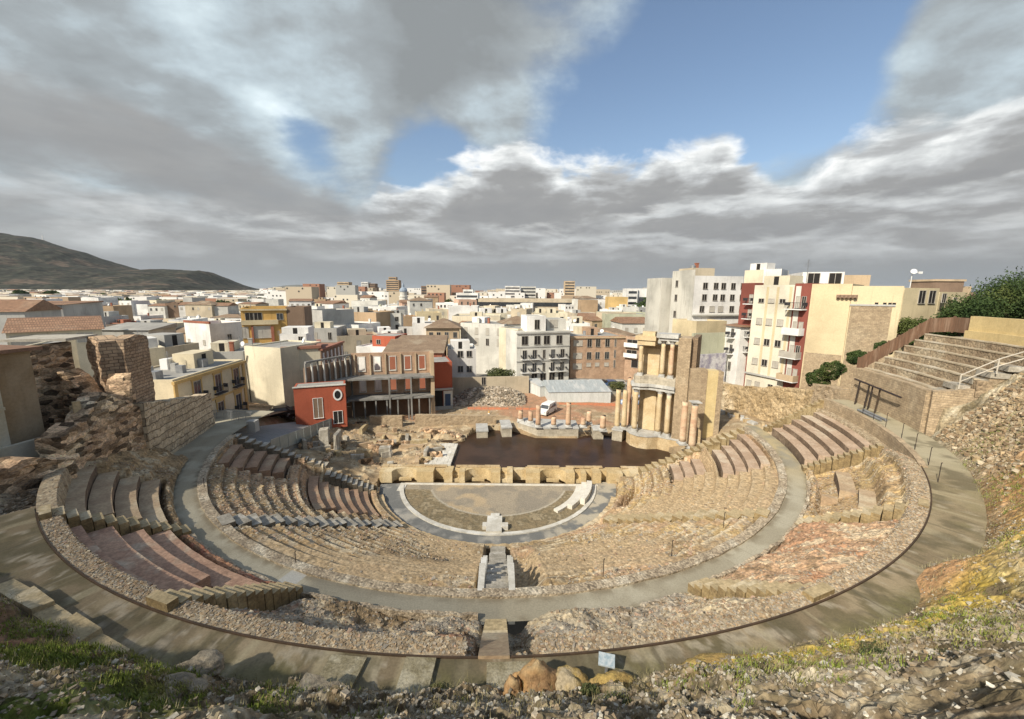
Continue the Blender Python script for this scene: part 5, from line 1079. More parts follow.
# ================================================================ the town
def wallm(name, c, streak=.5, v=.76):
    return mat('render_'+name, c, tuple(k*v for k in c), tuple(min(.9, k*1.1) for k in c), .18, .9, .004, fine=.07, streak=streak)
WM = {k: wallm(k, c) for k, c in dict(white=(.74, .72, .68), cream=(.66, .59, .44), beige=(.52, .44, .32), ochre=(.58, .40, .17), tan=(.42, .30, .19), grey=(.42, .41, .38), salmon=(.55, .36, .26),
      darkred=(.25, .08, .06), brown=(.24, .165, .115), yellow=(.60, .50, .32), red=(.38, .10, .055), brickred=(.33, .13, .08), pale=(.62, .60, .54), concrete=(.40, .385, .34), orange=(.58, .36, .12), sand=(.50, .38, .25), greenish=(.45, .45, .33)).items()}
WM['brownbrick'] = mat('brown_brick_facade', (.42, .28, .185), (.36, .24, .16), (.46, .33, .23), .3, .9, .01, fine=.1, brick=(.5, .16, .01, (.43, .285, .19), (.36, .235, .155), (.38, .3, .23)))
M_tile = mat('clay_tile', (.29, .185, .12), (.22, .135, .09), (.36, .28, .2), .6, .9, .04, fine=.25, brick=(.35, .3, .05, (.36, .21, .125), (.26, .15, .09), (.16, .09, .06)))
M_tileb = mat('brown_tile', (.25, .18, .12), (.2, .14, .095), (.30, .24, .17), .6, .9, .04, fine=.25)
M_roofg = mat('grey_flat_roof', (.33, .32, .29), (.25, .24, .22), (.42, .40, .36), .25, .9, .01, fine=.15)
M_roofr = mat('red_terrace', (.32, .15, .10), (.26, .12, .085), (.36, .22, .16), .3, .9, .01, fine=.12)
M_white = mat('white_paint', (.76, .75, .72), (.68, .67, .64), scale=.6, rough=.7, fine=.05)
M_pane = glass('window_glass', (.018, .02, .022)); M_shut = mat('window_shutter', (.45, .42, .36), (.38, .35, .3), scale=1, rough=.7, fine=.05)
M_dark = mat('dark_opening', (.025, .022, .02), scale=1, rough=.9); M_iron = mat('iron_rail', (.05, .05, .055), scale=1, rough=.6)
_wc = {}
M_frame = mat('window_frame_paint', (.42, .39, .34), (.34, .31, .27), scale=1, rough=.7, fine=.05)
def win_mesh(w_, h, fm, pm):
    k = (round(w_, 1), round(h, 1), fm.name, pm.name)
    if k in _wc: return _wc[k]
    w_, h = k[0], k[1]; a = MB(); t = .05
    for b in ((-w_/2-t, -w_/2+t*.4, -h/2, h/2), (w_/2-t*.4, w_/2+t, -h/2, h/2)): a.box(b[0], b[1], -.07, .02, b[2], b[3])
    a.box(-w_/2-t, w_/2+t, -.07, .02, h/2, h/2+t); a.box(-w_/2-t*1.6, w_/2+t*1.6, -.16, .02, -h/2-t, -h/2); a.box(-.03, .03, -.055, .02, -h/2, h/2)
    o = a.build('window', fm); me = o.data; bpy.data.objects.remove(o)
    b = MB(); b.box(-w_/2, w_/2, -.03, .02, -h/2, h/2); o = b.build('pane', pm); me2 = o.data; bpy.data.objects.remove(o)
    _wc[k] = (me, me2); return _wc[k]
def window(parent, x, z, w_, h, y=0, rot=0, fm=None, pm=None, pane=True):
    me, me2 = win_mesh(w_, h, fm or M_frame, pm or M_pane)
    o = link('window', me, parent, (x, y, z)); o.rotation_euler = (0, 0, rot)
    if pane: q = link('pane', me2, o, (0, 0, 0))
    return o
def balcony(parent, x, z, w_, d=.9, y=0, m_slab=None, m_rail=None, rot=0, solid=None):
    m = MB(); m.box(-w_/2, w_/2, -d, 0, -.14, 0); o = m.build('balcony', m_slab or M_white, parent, loc=(x, y, z)); o.rotation_euler = (0, 0, rot)
    m = MB()
    if solid: m.box(-w_/2, w_/2, -d, -d+.06, .01, .95); m.box(-w_/2, -w_/2+.06, -d+.07, 0, .01, .95); m.box(w_/2-.06, w_/2, -d+.07, 0, .01, .95); m.build('railing', solid, o); return o
    m.box(-w_/2, w_/2, -d, -d+.05, .92, .98); n = max(2, int(w_/.22))
    for i in range(n+1): u = -w_/2+w_*i/n; m.box(u-.015, u+.015, -d+.005, -d+.04, .01, .92)
    m.box(-w_/2, -w_/2+.04, -d+.06, 0, .5, .98); m.box(w_/2-.04, w_/2, -d+.06, 0, .5, .98); m.build('railing', m_rail or M_iron, o); return o
class House:
    def __init__(s, name, label, uL, uR, vT, yL, yR=None, depth=12, zb=-1.3, wall='white', roof='flat', roofm=None, par=.7, cat='building', group=None, ridge=2.0, ov=.4, vTR=None, clutter=0, ztop=None, cornice=None):
        yR = yL if yR is None else yR; a = at(uL, vT, yL); b = at(uR, vTR or vT, yR); s.A, s.B = a, b; s.zt = (a.z+b.z)/2 if ztop is None else ztop; s.zb = zb
        d = b-a; s.L = math.hypot(d.x, d.y); s.ang = math.atan2(d.y, d.x); s.yL, s.yR, s.uL, s.uR = yL, yR, uL, uR; s.dep = depth
        s.t = thing(name, label, cat, (a.x, a.y, zb), s.ang, group); H = s.zt-zb; s.H = H; L = s.L; s.wm = WM[wall] if isinstance(wall, str) else wall
        m = MB()
        if roof == 'flat':
            hr = H-par; t = .25; D = depth
            m.box(0, L, 0, D, 0, hr)
            m.box(0, L, 0, t, hr, H); m.box(0, L, D-t, D, hr, H); m.box(0, t, t, D-t, hr, H); m.box(L-t, L, t, D-t, hr, H)
            m.build('wall', s.wm, s.t)
            m = MB(); m.box(t, L-t, t, D-t, hr+.004, hr+.06); m.build('roof', roofm or M_roofg, s.t)
        else:
            m.box(0, L, 0, depth, 0, H); m.build('wall', s.wm, s.t); m = MB(); D = depth; o = ov
            if roof == 'hip':
                k = min(D, L)/2*.95; vs = [(-o, -o, H+.01), (L+o, -o, H+.01), (L+o, D+o, H+.01), (-o, D+o, H+.01), (k, D/2, H+ridge), (L-k, D/2, H+ridge)]
                m.add(vs, [(3, 2, 1, 0), (0, 1, 5, 4), (1, 2, 5), (2, 3, 4, 5), (3, 0, 4)])
            elif roof == 'gable': vs = [(-o, -o, H+.01), (L+o, -o, H+.01), (L+o, D+o, H+.01), (-o, D+o, H+.01), (-o, D/2, H+ridge), (L+o, D/2, H+ridge)]; m.add(vs, [(3, 2, 1, 0), (0, 1, 5, 4), (1, 2, 5), (2, 3, 4, 5), (3, 0, 4)])
            elif roof == 'shed': vs = [(-o, -o, H+.01), (L+o, -o, H+.01), (L+o, D, H+.01), (-o, D, H+.01), (-o, D, H+ridge), (L+o, D, H+ridge)]; m.add(vs, [(3, 2, 1, 0), (0, 1, 5, 4), (1, 2, 5), (2, 3, 4, 5), (3, 0, 4)])
            m.build('roof', roofm or M_tile, s.t)
        if cornice: m = MB(); m.box(-.2, L+.2, -.3, -.003, H-.55, H-.2); m.build('cornice', WM[cornice] if isinstance(cornice, str) else cornice, s.t)
        for k in range(clutter): s.junk(k)
    def fx(s, u):          # pixel column -> distance along the facade
        e = ray(u, 330); k = e[0]/e[1]; ax, ay, dx, dy = s.A.x, s.A.y, s.B.x-s.A.x, s.B.y-s.A.y
        q = (k*ay-ax)/(dx-k*dy); return q*s.L
    def fz(s, u, v): q = s.fx(u)/s.L; y = s.A.y+(s.B.y-s.A.y)*q; return at(u, v, y).z-s.zb
    def wins(s, us, vs, w_=1.1, h=1.6, skip=(), pm=None, fm=None, balc=(), solid=None):
        for j, v in enumerate(vs):
            for i, u in enumerate(us):
                if (i, j) in skip: continue
                x = s.fx(u); z = s.fz((s.uL+s.uR)/2, v); window(s.t, x, z, w_, h, 0, 0, fm, (pm(i, j) if callable(pm) else pm))
                if (i, j) in balc: balcony(s.t, x, z-h/2-.05, w_+.9, solid=solid)
    def side(s, which, n, vs, w_=1.0, h=1.3, f0=.15, f1=.85):
        for z in vs:
            for i in range(n):
                y = s.dep*(f0+(f1-f0)*(i+.5)/n)
                if which == 'L': window(s.t, 0, z, w_, h, y, R(-90))
                else: window(s.t, s.L, z, w_, h, y, R(90))
    def junk(s, k):
        r = random.Random(int(s.A.x*13+s.A.y*7)+k*31); z = 0; x = r.uniform(.15, .85)*s.L; y = r.uniform(.25, .8)*s.dep; z = s.H-.6
        c = r.choice(['box', 'box', 'tank', 'chimney', 'antenna', 'dish'])
        m = MB()
        if c == 'box': a, b, h = r.uniform(1.2, 2.6), r.uniform(1.2, 2.2), r.uniform(1.4, 2.4); m.box(x-a, x+a, y-b, y+b, z, z+h); m.build('stair_box', r.choice([s.wm, WM['white'], WM['cream'], WM['grey']]), s.t); m = MB(); m.box(x-.4, x+.4, y-b-.03, y-b, z+.1, z+min(2, h-.1)); m.build('roof_door', M_dark, s.t)
        elif c == 'tank': m.lathe([(.55, z), (.6, z+.1), (.6, z+1.2), (.3, z+1.35)], 10, x, y); m.build('water_tank', r.choice([M_white, M_metal, WM['greenish']]), s.t)
        elif c == 'chimney': m.box(x-.3, x+.3, y-.3, y+.3, z, z+1.7); m.box(x-.38, x+.38, y-.38, y+.38, z+1.701, z+1.85); m.build('chimney', r.choice([WM['white'], WM['brickred'], s.wm]), s.t)
        elif c == 'antenna':
            m.tube((x, y, z), (x, y, z+2.8), .04, n=4)
            for q in range(5): m.tube((x-.5, y, z+2.0+q*.16), (x+.5, y, z+2.0+q*.16), .018, n=3)
            m.build('antenna', M_metal, s.t)
        else: m.tube((x, y, z), (x, y, z+1.0), .04, n=4); m.tube((x, y, z+1.0), (x-.12, y-.2, z+1.1), .1, .5, 10); m.build('satellite_dish', M_white, s.t)
W_ = WM
# ---- left foreground
h = House('tiled_house', 'long cream building with brown tiled roof seen over the brick ruins at the far left', 5, 102, 331, 66, 74, 11, zb=3, wall='cream', roof='shed', roofm=M_tile, ridge=1.9, cat='building'); h.wins([18, 38, 60, 84], [339], 2.0, 1.6, fm=W_['pale'], pm=M_shut)
h = House('house_wing', 'small cream wing with one dark wide window below the long tiled roof', 20, 47, 346, 46, 47, 7, zb=7, wall='cream', par=.2, cornice='beige'); h.wins([32.5], [353.5], 1.3, .8, pm=M_dark)
h = House('workshop', 'grey blank-walled hall with orange gabled roof at the left edge behind the tiled house', -40, 62, 305, 100, 108, 24, zb=-1.3, wall='grey', roof='shed', roofm=M_tile, ridge=.4)
h = House('tiled_barn', 'orange tiled gable roof at the left edge beyond the long cream building', -50, 24, 312, 88, 92, 12, wall='grey', roof='gable', roofm=M_tile, ridge=2.6)
h = House('grey_hall', 'grey-roofed hall with sloping side wall right of the long tiled roof', 98, 148, 330, 84, 84, 7, wall='grey', roof='shed', roofm=M_roofg, ridge=1.0)
h = House('cream_block', 'pale yellow block with bare side and leaning green-grey tarpaulin left of the balconied house', 141, 165, 348, 56, 58, 8, zb=2, wall='cream', par=.9, clutter=2)
h = House('cream_annex', 'beige annex with cluttered roof behind the pale yellow block', 163, 199, 345, 60, 66, 9, zb=2, wall='beige', par=.8, clutter=3); h.wins([188], [358], .8, .6, pm=M_dark)
m = MB(); p = at(172, 366, 57.5); m.prism([(-1.4, -1.2), (3.2, -.4), (3.4, 2.0), (-1.0, 1.8)], [0, -1.6, -1.4, .6], [.1, -1.5, -1.3, .7]); tag(m.build('tarpaulin', W_['greenish'], loc=tuple(p)), 'grey-green sloping awning sheet on the roof behind the balconied house', 'awning')
# balconied house
h = House('balconied_house', 'beige two-storey house with orange cornice and ornate balconies left of the walkway end', 173, 243, 385, 43.5, 57, 8, zb=5, wall=wallm('butter', (.66, .57, .40), .2), par=.25, vTR=361, cornice='ochre', ztop=13.1, clutter=3)
for u, fz in ((190, .0), (212, .0), (231, .0)):
    x = h.fx(u)
    for lev, zc in enumerate((6.0, 2.4)):
        if u == 190 and lev == 1: continue
        window(h.t, x, zc, 1.15, 2.2, pm=M_pane); balcony(h.t, x, zc-1.2, 2.0, .6, m_slab=M_iron)
        m = MB(); m.box(x-.95, x+.95, -.1, -.004, zc+1.25, zc+1.75); m.box(x-.85, x-.68, -.1, -.004, zc-1.1, zc+1.24); m.box(x+.68, x+.85, -.1, -.004, zc-1.1, zc+1.24); m.build('window_surround', W_['ochre'], h.t)
m = MB(); m.box(-.1, h.L+.1, -.12, -.003, 4.1, 4.35); m.box(h.L-.5, h.L+.05, -.14, -.003, 0, 7.6); m.box(-.05, .45, -.14, -.003, 0, 7.6); m.build('string_course', W_['ochre'], h.t)
for k in range(9):
    m = MB(); z = 0; r_ = random.Random(k); a, b, c = r_.uniform(.5, 1.2), r_.uniform(.5, 1), r_.uniform(.6, 1.5); x = 1+k*1.3; m.box(x-a/2, x+a/2, 2+k % 3*1.7, 2+k % 3*1.7+b, h.H-.2, h.H-.2+c); m.build(('air_vent', 'chimney', 'roof_box')[k % 3], (M_metal, W_['grey'], M_white)[k % 3], h.t)
h = House('roof_terrace_house', 'low roof terrace crowded with grey pipes and boxes right of the beige annex', 198, 243, 352, 68, 70, 12, zb=3, wall='grey', clutter=6)
h = House('white_cube_house', 'bright white cubic house with red terrace rim above the balconied house', 184, 209, 323, 104, 100, 9, wall='white', roofm=M_roofr, par=1.1); h.wins([188, 203], [342], .9, 1.2, pm=M_shut); h.side('R', 1, [8.5, 12])
m = MB(); m.box(-.1, h.L+.1, -.1, .3, h.H, h.H+.5); m.build('terrace_rim', W_['brickred'], h.t)
h = House('orange_house', 'orange and cream house with brown blank side wall behind the cream party walls', 240, 286, 308, 88, 92, 12, wall='orange', par=.6, cornice='yellow', clutter=1)
h.wins([251, 259], [317], 1.6, 1.8, pm=M_dark); h.wins([281], [317], 1.2, 1.4); h.wins([262], [332], 3.6, 2.6, pm=M_shut); h.wins([245], [332], 1.2, 2.4, pm=M_shut)
m = MB(); m.box(h.fx(242), h.fx(279), -.5, -.003, h.fz(262, 324.5), h.fz(262, 320)); m.build('ledge', W_['yellow'], h.t); m = MB(); m.box(h.fx(251.5), h.fx(253.5), -.3, -.003, 0, h.fz(252, 326)); m.box(h.fx(271), h.fx(274), -.3, -.003, 0, h.fz(272, 326)); m.build('pilaster', W_['brickred'], h.t)
House('brown_wall_house', 'brown blank party wall right of the orange house', 285, 304, 307, 92, 93, 8, wall='brown')
h = House('white_blockhouse', 'small white rooftop house with tiny window above the cream party walls', 279, 306, 334, 80, 81, 6, zb=3, wall='white', clutter=2); h.wins([300], [339], .8, .9, pm=M_dark)
h = House('party_wall_house', 'cream blank party wall with pipe running down, left one behind the red facade', 244, 280, 347, 66, 64, 9, zb=3, wall='cream', par=.3, clutter=2)
m = MB(); m.tube((.5, -.12, 0), (.2, -.12, 8), .07, n=5); m.tube((.2, -.12, 8), (.6, -.12, 9.2), .07, n=5); m.build('drain_pipe', M_dark, h.t)
h = House('party_wall_house', 'taller cream blank party wall with red tiled rim, right one behind the red facade', 281, 320, 349, 66.5, 69, 9, zb=3, wall='cream', par=.3)
m = MB(); m.box(-.1, h.L+.2, -.25, .6, h.H, h.H+.45); m.box(h.L-.5, h.L+.3, .6, 9.5, h.H, h.H+.45); m.build('tiled_rim', M_roofr, h.t)
for z in (3.3, 6.3): m = MB(); m.box(0, h.L, -.03, -.003, z, z+.1); m.build('band_course', W_['beige'], h.t)
# gallery side wall with white frames
h = House('gallery_house', 'long sloping-roofed gallery facade with white frames left of the propped ruin', 321, 343, 351, 69, 80, 8, zb=2, wall='brown', vTR=342, par=.2, roofm=M_roofr)
for k in range(6): m = MB(); x = h.L*(k+.3)/6; m.box(x, x+.35, -.18, -.003, h.H-3.8, h.H-.5); m.build('frame_post', M_white, h.t)
m = MB(); m.box(-.1, h.L, -.3, .4, h.H+.003, h.H+.3); m.build('red_coping', M_roofr, h.t)
# red facade
h = House('red_facade', 'small bright red house front with white framed openings and an oval window', 293, 345, 387, 55.8, 58.2, 3.2, zb=2.9, wall='red', par=.1, vTR=386, cat='house')
m = MB(); m.box(-.1, h.L+.1, -.12, .1, h.H, h.H+.16); m.build('coping', W_['pale'], h.t)
x = h.fx(312.5); window(h.t, x, 3.2, 1.2, 2.9, pm=W_['brown'], fm=M_white); x = h.fx(332.5); window(h.t, x, 1.6, 1.2, 1.8, pm=M_dark, fm=M_white)
m = MB(); x = h.fx(333.5); n = 20
for i in range(n):
    a, b = 2*math.pi*i/n, 2*math.pi*(i+1)/n
    q = [(x+.62*math.cos(a), 4.95+.85*math.sin(a)), (x+.62*math.cos(b), 4.95+.85*math.sin(b)), (x+.42*math.cos(b), 4.95+.62*math.sin(b)), (x+.42*math.cos(a), 4.95+.62*math.sin(a))]
    vs = [(p[0], -.1, p[1]) for p in q]+[(p[0], 0.0, p[1]) for p in q]; m.add(vs, [(0, 1, 2, 3), (0, 4, 5, 1), (2, 6, 7, 3), (4, 7, 6, 5)])
m.build('oval_frame', M_white, h.t)
m = MB(); m.add([(x+.43*math.cos(2*math.pi*i/n), -.03, 4.95+.63*math.sin(2*math.pi*i/n)) for i in range(n)], [tuple(range(n))]); m.build('oval_pane', M_pane, h.t)
# propped brick ruin with steel skeleton
pr = thing('propped_ruin', 'roofless brick facade with five windows held up by grey steel posts and floors', 'ruin', (-26.6, 66.5, 1.2))
fa, fb = Vector((-26.8, 67.2)), Vector((-14.2, 70.2)); Lf = (fb-fa).length; ang = math.atan2(fb.y-fa.y, fb.x-fa.x)
fr = MB(); Hs = 11.2; wx = [1.6, 4.1, 6.6, 9.1, 11.5]
def holes(m, L, H0, H1, wz0, wz1, ww, y0, y1):
    x = 0
    for c in wx: m.box(x, c-ww, y0, y1, H0, H1); m.box(c-ww, c+ww, y0, y1, H0, wz0); m.box(c-ww, c+ww, y0, y1, wz1, H1); x = c+ww
    m.box(x, L, y0, y1, H0, H1)
m = MB(); holes(m, Lf, 7.6, Hs, 8.2, 10.5, .5, 1.0, 1.5); holes(m, Lf, 4.0, 7.59, 4.6, 6.9, .5, 1.0, 1.5); o = m.build('brick_front', W_['brownbrick'], pr); o.rotation_euler = (0, 0, ang)
m = MB(); m.box(0, Lf, 1.0, 1.5, 0, 3.99); o = m.build('dark_ground_storey', W_['brown'], pr); o.rotation_euler = (0, 0, ang)
for c in wx:
    for z0, z1 in ((8.2, 10.5), (4.6, 6.9)):
        m = MB(); m.box(c-.6, c-.48, .9, 1.02, z0, z1); m.box(c+.48, c+.6, .9, 1.02, z0, z1); m.box(c-.6, c+.6, .9, 1.02, z1, z1+.14); m.box(c-.6, c+.6, .85, 1.02, z0-.14, z0); o = m.build('window_frame', W_['pale'], pr); o.rotation_euler = (0, 0, ang)
M_steel = mat('grey_steel', (.22, .215, .20), (.17, .165, .15), (.28, .27, .25), 1, .6, 0, fine=.08)
for z, d in ((7.2, 3.2), (3.8, 3.4)): m = MB(); m.box(-.4, Lf+.3, -2.2, .98, z, z+.28); o = m.build('floor_slab', M_steel, pr); o.rotation_euler = (0, 0, ang)
for i in range(8): m = MB(); x = .4+i*(Lf-.8)/7; m.box(x-.11, x+.11, -2.1, -1.88, 0, 3.79); o = m.build('steel_post', M_steel, pr); o.rotation_euler = (0, 0, ang)
for i in (3, 5): m = MB(); x = .4+i*(Lf-.8)/7+.5; m.box(x-.13, x+.13, -2.35, -2.21, -.2, 7.6); o = m.build('steel_post', M_steel, pr); o.rotation_euler = (0, 0, ang)
m = MB(); m.box(Lf-.1, Lf+.5, -1.6, 1.6, -.3, 11.3); o = m.build('end_pier', W_['sand'], pr); o.rotation_euler = (0, 0, ang)
for i in range(6): m = MB(); x = wx[0]-1.1+i*2.48; m.box(x-.12, x+.12, .7, .98, 7.5, 11.0); o = m.build('pilaster', W_['sand'], pr); o.rotation_euler = (0, 0, ang)
# left wing of the skeleton
sa, sb = Vector((-30.5, 59.5)), Vector((-26.9, 67.3)); Ls = (sb-sa).length; an2 = math.atan2(sb.y-sa.y, sb.x-sa.x)
for z in (3.6, 7.2, 10.9): 
    m = MB(); m.box(0, Ls, -1.6 if z < 10 else -.15, .2, z, z+.25); o = m.build('floor_slab', M_steel, pr); o.rotation_euler = (0, 0, an2); o.location = (sa.x+26.6, sa.y-66.5, 0)
for i in range(9):
    m = MB(); x = Ls*i/8; m.box(x-.1, x+.1, -.1, .12, 0 if i % 2 == 0 else 7.4, 10.89); o = m.build('steel_post', W_['pale'] if i % 2 else M_steel, pr); o.rotation_euler = (0, 0, an2); o.location = (sa.x+26.6, sa.y-66.5, 0)
m = MB(); m.box(0, Ls, .25, .5, 0, 10.2); o = m.build('dark_back_wall', W_['brown'], pr); o.rotation_euler = (0, 0, an2); o.location = (sa.x+26.6, sa.y-66.5, 0)
# behind it
h = House('tiled_roof_house', 'house with broad brown tiled roof and orange end wall behind the propped ruin', 384, 442, 353, 78, 79, 12, zb=1, wall='brickred', roof='shed', roofm=M_tileb, ridge=2.2)
h = House('orange_red_house', 'small orange-red rendered house with dark window above the propped ruin', 372, 395, 336, 88, 87, 6, zb=1, wall='red', par=.1); h.wins([378], [342], .9, .9, pm=M_dark)
House('white_terrace', 'bright white low terrace roof left of the brown tiled roof', 356, 392, 347, 86, 84, 6, zb=1, wall='white', roofm=M_white, par=.3)
h = House('orange_strip_house', 'narrow orange-red fronted house with dark porch right of the propped ruin', 433, 452, 362, 72, 73, 7, zb=1.2, wall='red', par=.2)
m = MB(); m.box(.1, h.L+.1, -.4, -.003, 3.9, 4.2); m.build('white_canopy', W_['grey'], h.t); m = MB(); m.box(.1, 1.6, -.1, -.003, 0, 3.8); m.build('dark_porch', M_dark, h.t)
m = MB(); m.box(1.75, h.L, -.14, -.003, 0, 3.7); m.build('blue_bay', W_['pale'], h.t); m = MB(); m.prism([(2.0, -.25), (3.0, -.25), (3.0, -.15), (2.0, -.15)], .9, 3.1); m.build('blue_door', mat('blue_door_paint', (.04, .07, .13), scale=1, rough=.5), h.t)
m = MB(); m.box(0, h.L, -.3, -.145, 0, .9); m.build('grey_base', W_['grey'], h.t)
h = House('white_house', 'narrow white house with four small square windows near the middle of the town front', 448, 476, 349, 86, 87, 9, zb=.5, wall='white', par=.5, clutter=1); h.wins([460, 469], [354, 369], 1.1, 1.3, pm=M_pane); h.side('L', 1, [6, 9])
h = House('hip_roof_house', 'ochre house with four small windows under a low brown hipped roof', 426, 459, 328, 112, 113, 12, zb=-1.3, wall=WM['sand'], roof='hip', roofm=M_tileb, ridge=2.3, ov=.7); h.wins([431, 438.5, 446.5, 455], [335], 1.0, 1.5)
h = House('yard_wall', 'long beige rendered yard wall behind the rubble heap, with one small opening', 452, 529, 377, 82, 84, .5, zb=.6, wall='beige', par=.05, cat='wall'); h.wins([483.5], [381], .8, 1.6, pm=M_dark)
h = House('cream_flank_house', 'tall cream blank flank wall left of the white four-storey block', 499, 518, 328, 104, 100, 9, zb=.5, wall='cream', par=.3)
h = House('low_cream_house', 'low wide cream house with parapet beyond the yard wall', 452, 500, 316, 140, 140, 14, wall='cream', clutter=3)
h = House('four_storey_block', 'white-grey four-storey block with dark windows and small iron balconies', 517, 570, 331, 94, 98, 14, zb=.6, wall='pale', par=.4, cornice='grey')
h.wins([525, 537.5, 547, 559.5], [340], 1.5, 2.0, pm=M_dark); h.wins([525, 535, 553.5, 563], [354, 367], 1.0, 2.0, pm=M_pane, balc={(i, j) for i in range(4) for j in range(2)}); h.wins([544.5], [354, 367], .6, 2.0, pm=M_dark); h.wins([535, 544, 553, 562], [377], 1.4, 1.8, pm=M_dark)
for v in (346.5, 360.5): m = MB(); z = h.fz(543, v); m.box(-.05, h.L+.05, -.12, -.003, z-.15, z+.15); m.build('string_course', W_['grey'], h.t)
h = House('white_penthouse', 'white rooftop house with curved gable and dark door on the four-storey block', 527, 546, 316, 97, 98, 6, zb=12.2, wall='white', par=.2); h.wins([537], [324.5], 1.2, 2.2, pm=M_dark)
h = House('grey_penthouse', 'grey rooftop shed right of the white rooftop house', 547, 566, 319, 100, 101, 6, zb=11.5, wall='pale', par=.2); h.wins([551.5, 555.5], [323.5], .9, 1.8, pm=M_shut)
h = House('brown_brick_block', 'long brown brick apartment block with three rows of small windows', 571, 626, 336, 100, 102, 13, zb=.6, wall='brownbrick', par=.4, clutter=4, cornice='sand')
h.wins([578.5], [343, 355.5, 366], 2.2, 1.4, pm=M_shut); h.wins([590, 598.5, 608], [343], 1.1, 1.9, pm=M_dark); h.wins([590, 598.5, 608], [355.5], 1.1, 1.7); h.wins([590, 598.5, 608], [364.5], 1.1, .9, pm=M_shut); h.wins([616], [343, 354, 364], .4, 1.8, pm=M_dark)
h = House('brown_brick_wing', 'recessed balconied wing at the right end of the brown brick block', 626, 650, 337, 101, 97, 12, zb=.6, wall='brownbrick', par=.4, clutter=1); h.wins([633], [343.5, 354], 2.6, 1.6, pm=M_dark, balc={(0, 0), (0, 1)}, solid=M_white); h.wins([640], [364], 3.4, 1.8, pm=M_dark)
# metal shed
sh = House('metal_shed', 'pale translucent metal shed with ribbed grey roof in front of the four-storey block', 549, 611, 392, 77, 78, 7, zb=1.0, wall=mat('shed_panel', (.60, .62, .60), (.52, .54, .52), scale=.5, rough=.5, stretch=(3, 3, .3)), roof='shed', roofm=mat('ribbed_roof', (.40, .43, .43), (.33, .35, .35), (.5, .5, .48), .5, .5, .03, stretch=(6, 1, 1)), ridge=.9, ov=.15, cat='shed')
h = House('metal_shed_annex', 'lower left annex of the pale metal shed with grey roof', 540, 549, 386, 81, 82, 5, zb=1.0, wall=MATS['shed_panel'], roof='shed', roofm=MATS['ribbed_roof'], ridge=.6, ov=.1, cat='shed')
# big white building upper right
h = House('white_office_block', 'large white block with three rows of dark square windows and raw concrete flank', 695, 744, 277, 84, 86, 8, zb=3, wall='white', par=.5, vTR=275, clutter=2)
h.wins([701.5, 712, 719.5, 729, 738.5], [286, 297.5], 1.0, 1.2, pm=M_dark); h.wins([700, 729.5, 739], [309], 1.0, 1.2, pm=M_dark); h.wins([710, 718.5], [309], 1.1, 1.1, pm=M_shut)
m = MB(); m.box(-.1, h.L, -.5, -.003, h.fz(720, 316), h.fz(720, 314.5)); m.build('ledge', W_['concrete'], h.t)
m = MB(); m.box(-.08, -.003, .0, h.dep, 0, h.H+1.2); m.build('concrete_flank', wallm('streaky_concrete', (.52, .50, .44), .8, .7), h.t); [window(h.t, -.09, z, .9, 1.3, h.dep*.75, R(-90), pm=M_dark) for z in (h.H-1.5, h.H-4.5, h.H-8)]
h = House('attic_block', 'beige attic storey over the raw concrete flank of the large white block', 693, 715, 268, 88, 89, 5, zb=22, wall='beige', par=.3, clutter=2)
h = House('concrete_wing', 'left weathered white and concrete wing of the tall upper right group', 662, 690, 279, 94, 95, 7, zb=3, wall=WM['render_streaky_concrete'] if 'render_streaky_concrete' in WM else MATS['render_streaky_concrete'], par=.3, vTR=277)
h = House('rooftop_house', 'cream and white rooftop houses right behind the large white block', 745, 764, 270, 92, 88, 8, zb=16, wall='cream', par=.4, clutter=2)
h = House('white_rooftop_house', 'white rooftop cube above the red balconied house', 764, 782, 269, 84, 82, 8, zb=16, wall='white', par=.3)
h = House('yellow_low_house', 'low bright yellow house in front of the large white block', 697, 727, 321, 78, 80, 7, zb=3, wall='yellow', par=.4)
h = House('greenish_wall', 'greenish rendered garden wall behind the plain brick wall', 694, 727, 333, 73, 75, .5, zb=2, wall='greenish', par=.05, cat='wall')
h = House('painted_wall', 'white wall covered with blurred grey and violet scribbles left of the balconied houses', 696, 727, 354, 70, 73, .4, zb=2, wall=mat('scribbled_wall', (.62, .60, .60), (.30, .28, .36), (.66, .65, .66), 1.1, .8, 0, fine=.2), par=.05, cat='wall')
h = House('narrow_white_house', 'narrow white house with iron balconies and small tiled roof left of the red one', 726, 741, 326, 75, 71, 7, zb=4, wall='white', roof='shed', roofm=M_tile, ridge=.9); h.wins([733], [333, 349, 366], .7, 1.5, balc={(0, 0), (0, 1)})
h = House('red_balcony_house', 'narrow dark red house with stacked balconies left of the cream apartment block', 742, 755, 283, 74, 71, 8, zb=4, wall='darkred', par=.5); h.wins([748], [299, 314, 332, 347], .8, 1.5, pm=M_shut, balc={(0, 0), (0, 1), (0, 2), (0, 3)})
h = House('cream_apartments', 'tall cream apartment block with yellow stripes and half-open shutters', 755, 795, 285, 69.5, 63.5, 11, zb=6, wall=wallm('ivory', (.66, .61, .49), .2), par=.6, vTR=284, ztop=24.2, clutter=1)
zz_ = [15.7, 12.3, 9.0, 5.6]
for j, z in enumerate(zz_):
    for i, f in enumerate((.22, .48, .76)):
        x = f*h.L; pm = M_dark if (j, i) in ((0, 0), (0, 2), (2, 1), (3, 1), (2, 2)) else M_shut; window(h.t, x, z, .9, 1.0 if j else .6, pm=pm)
for f in (.36, .62, .93): m = MB(); m.box(f*h.L-.2, f*h.L+.2, -.02, -.003, 3.6, h.H-.3); m.build('yellow_stripe', W_['yellow'], h.t)
m = MB(); m.box(0, h.L, -.35, -.003, 3.3, 3.55); m.build('ledge', W_['grey'], h.t)
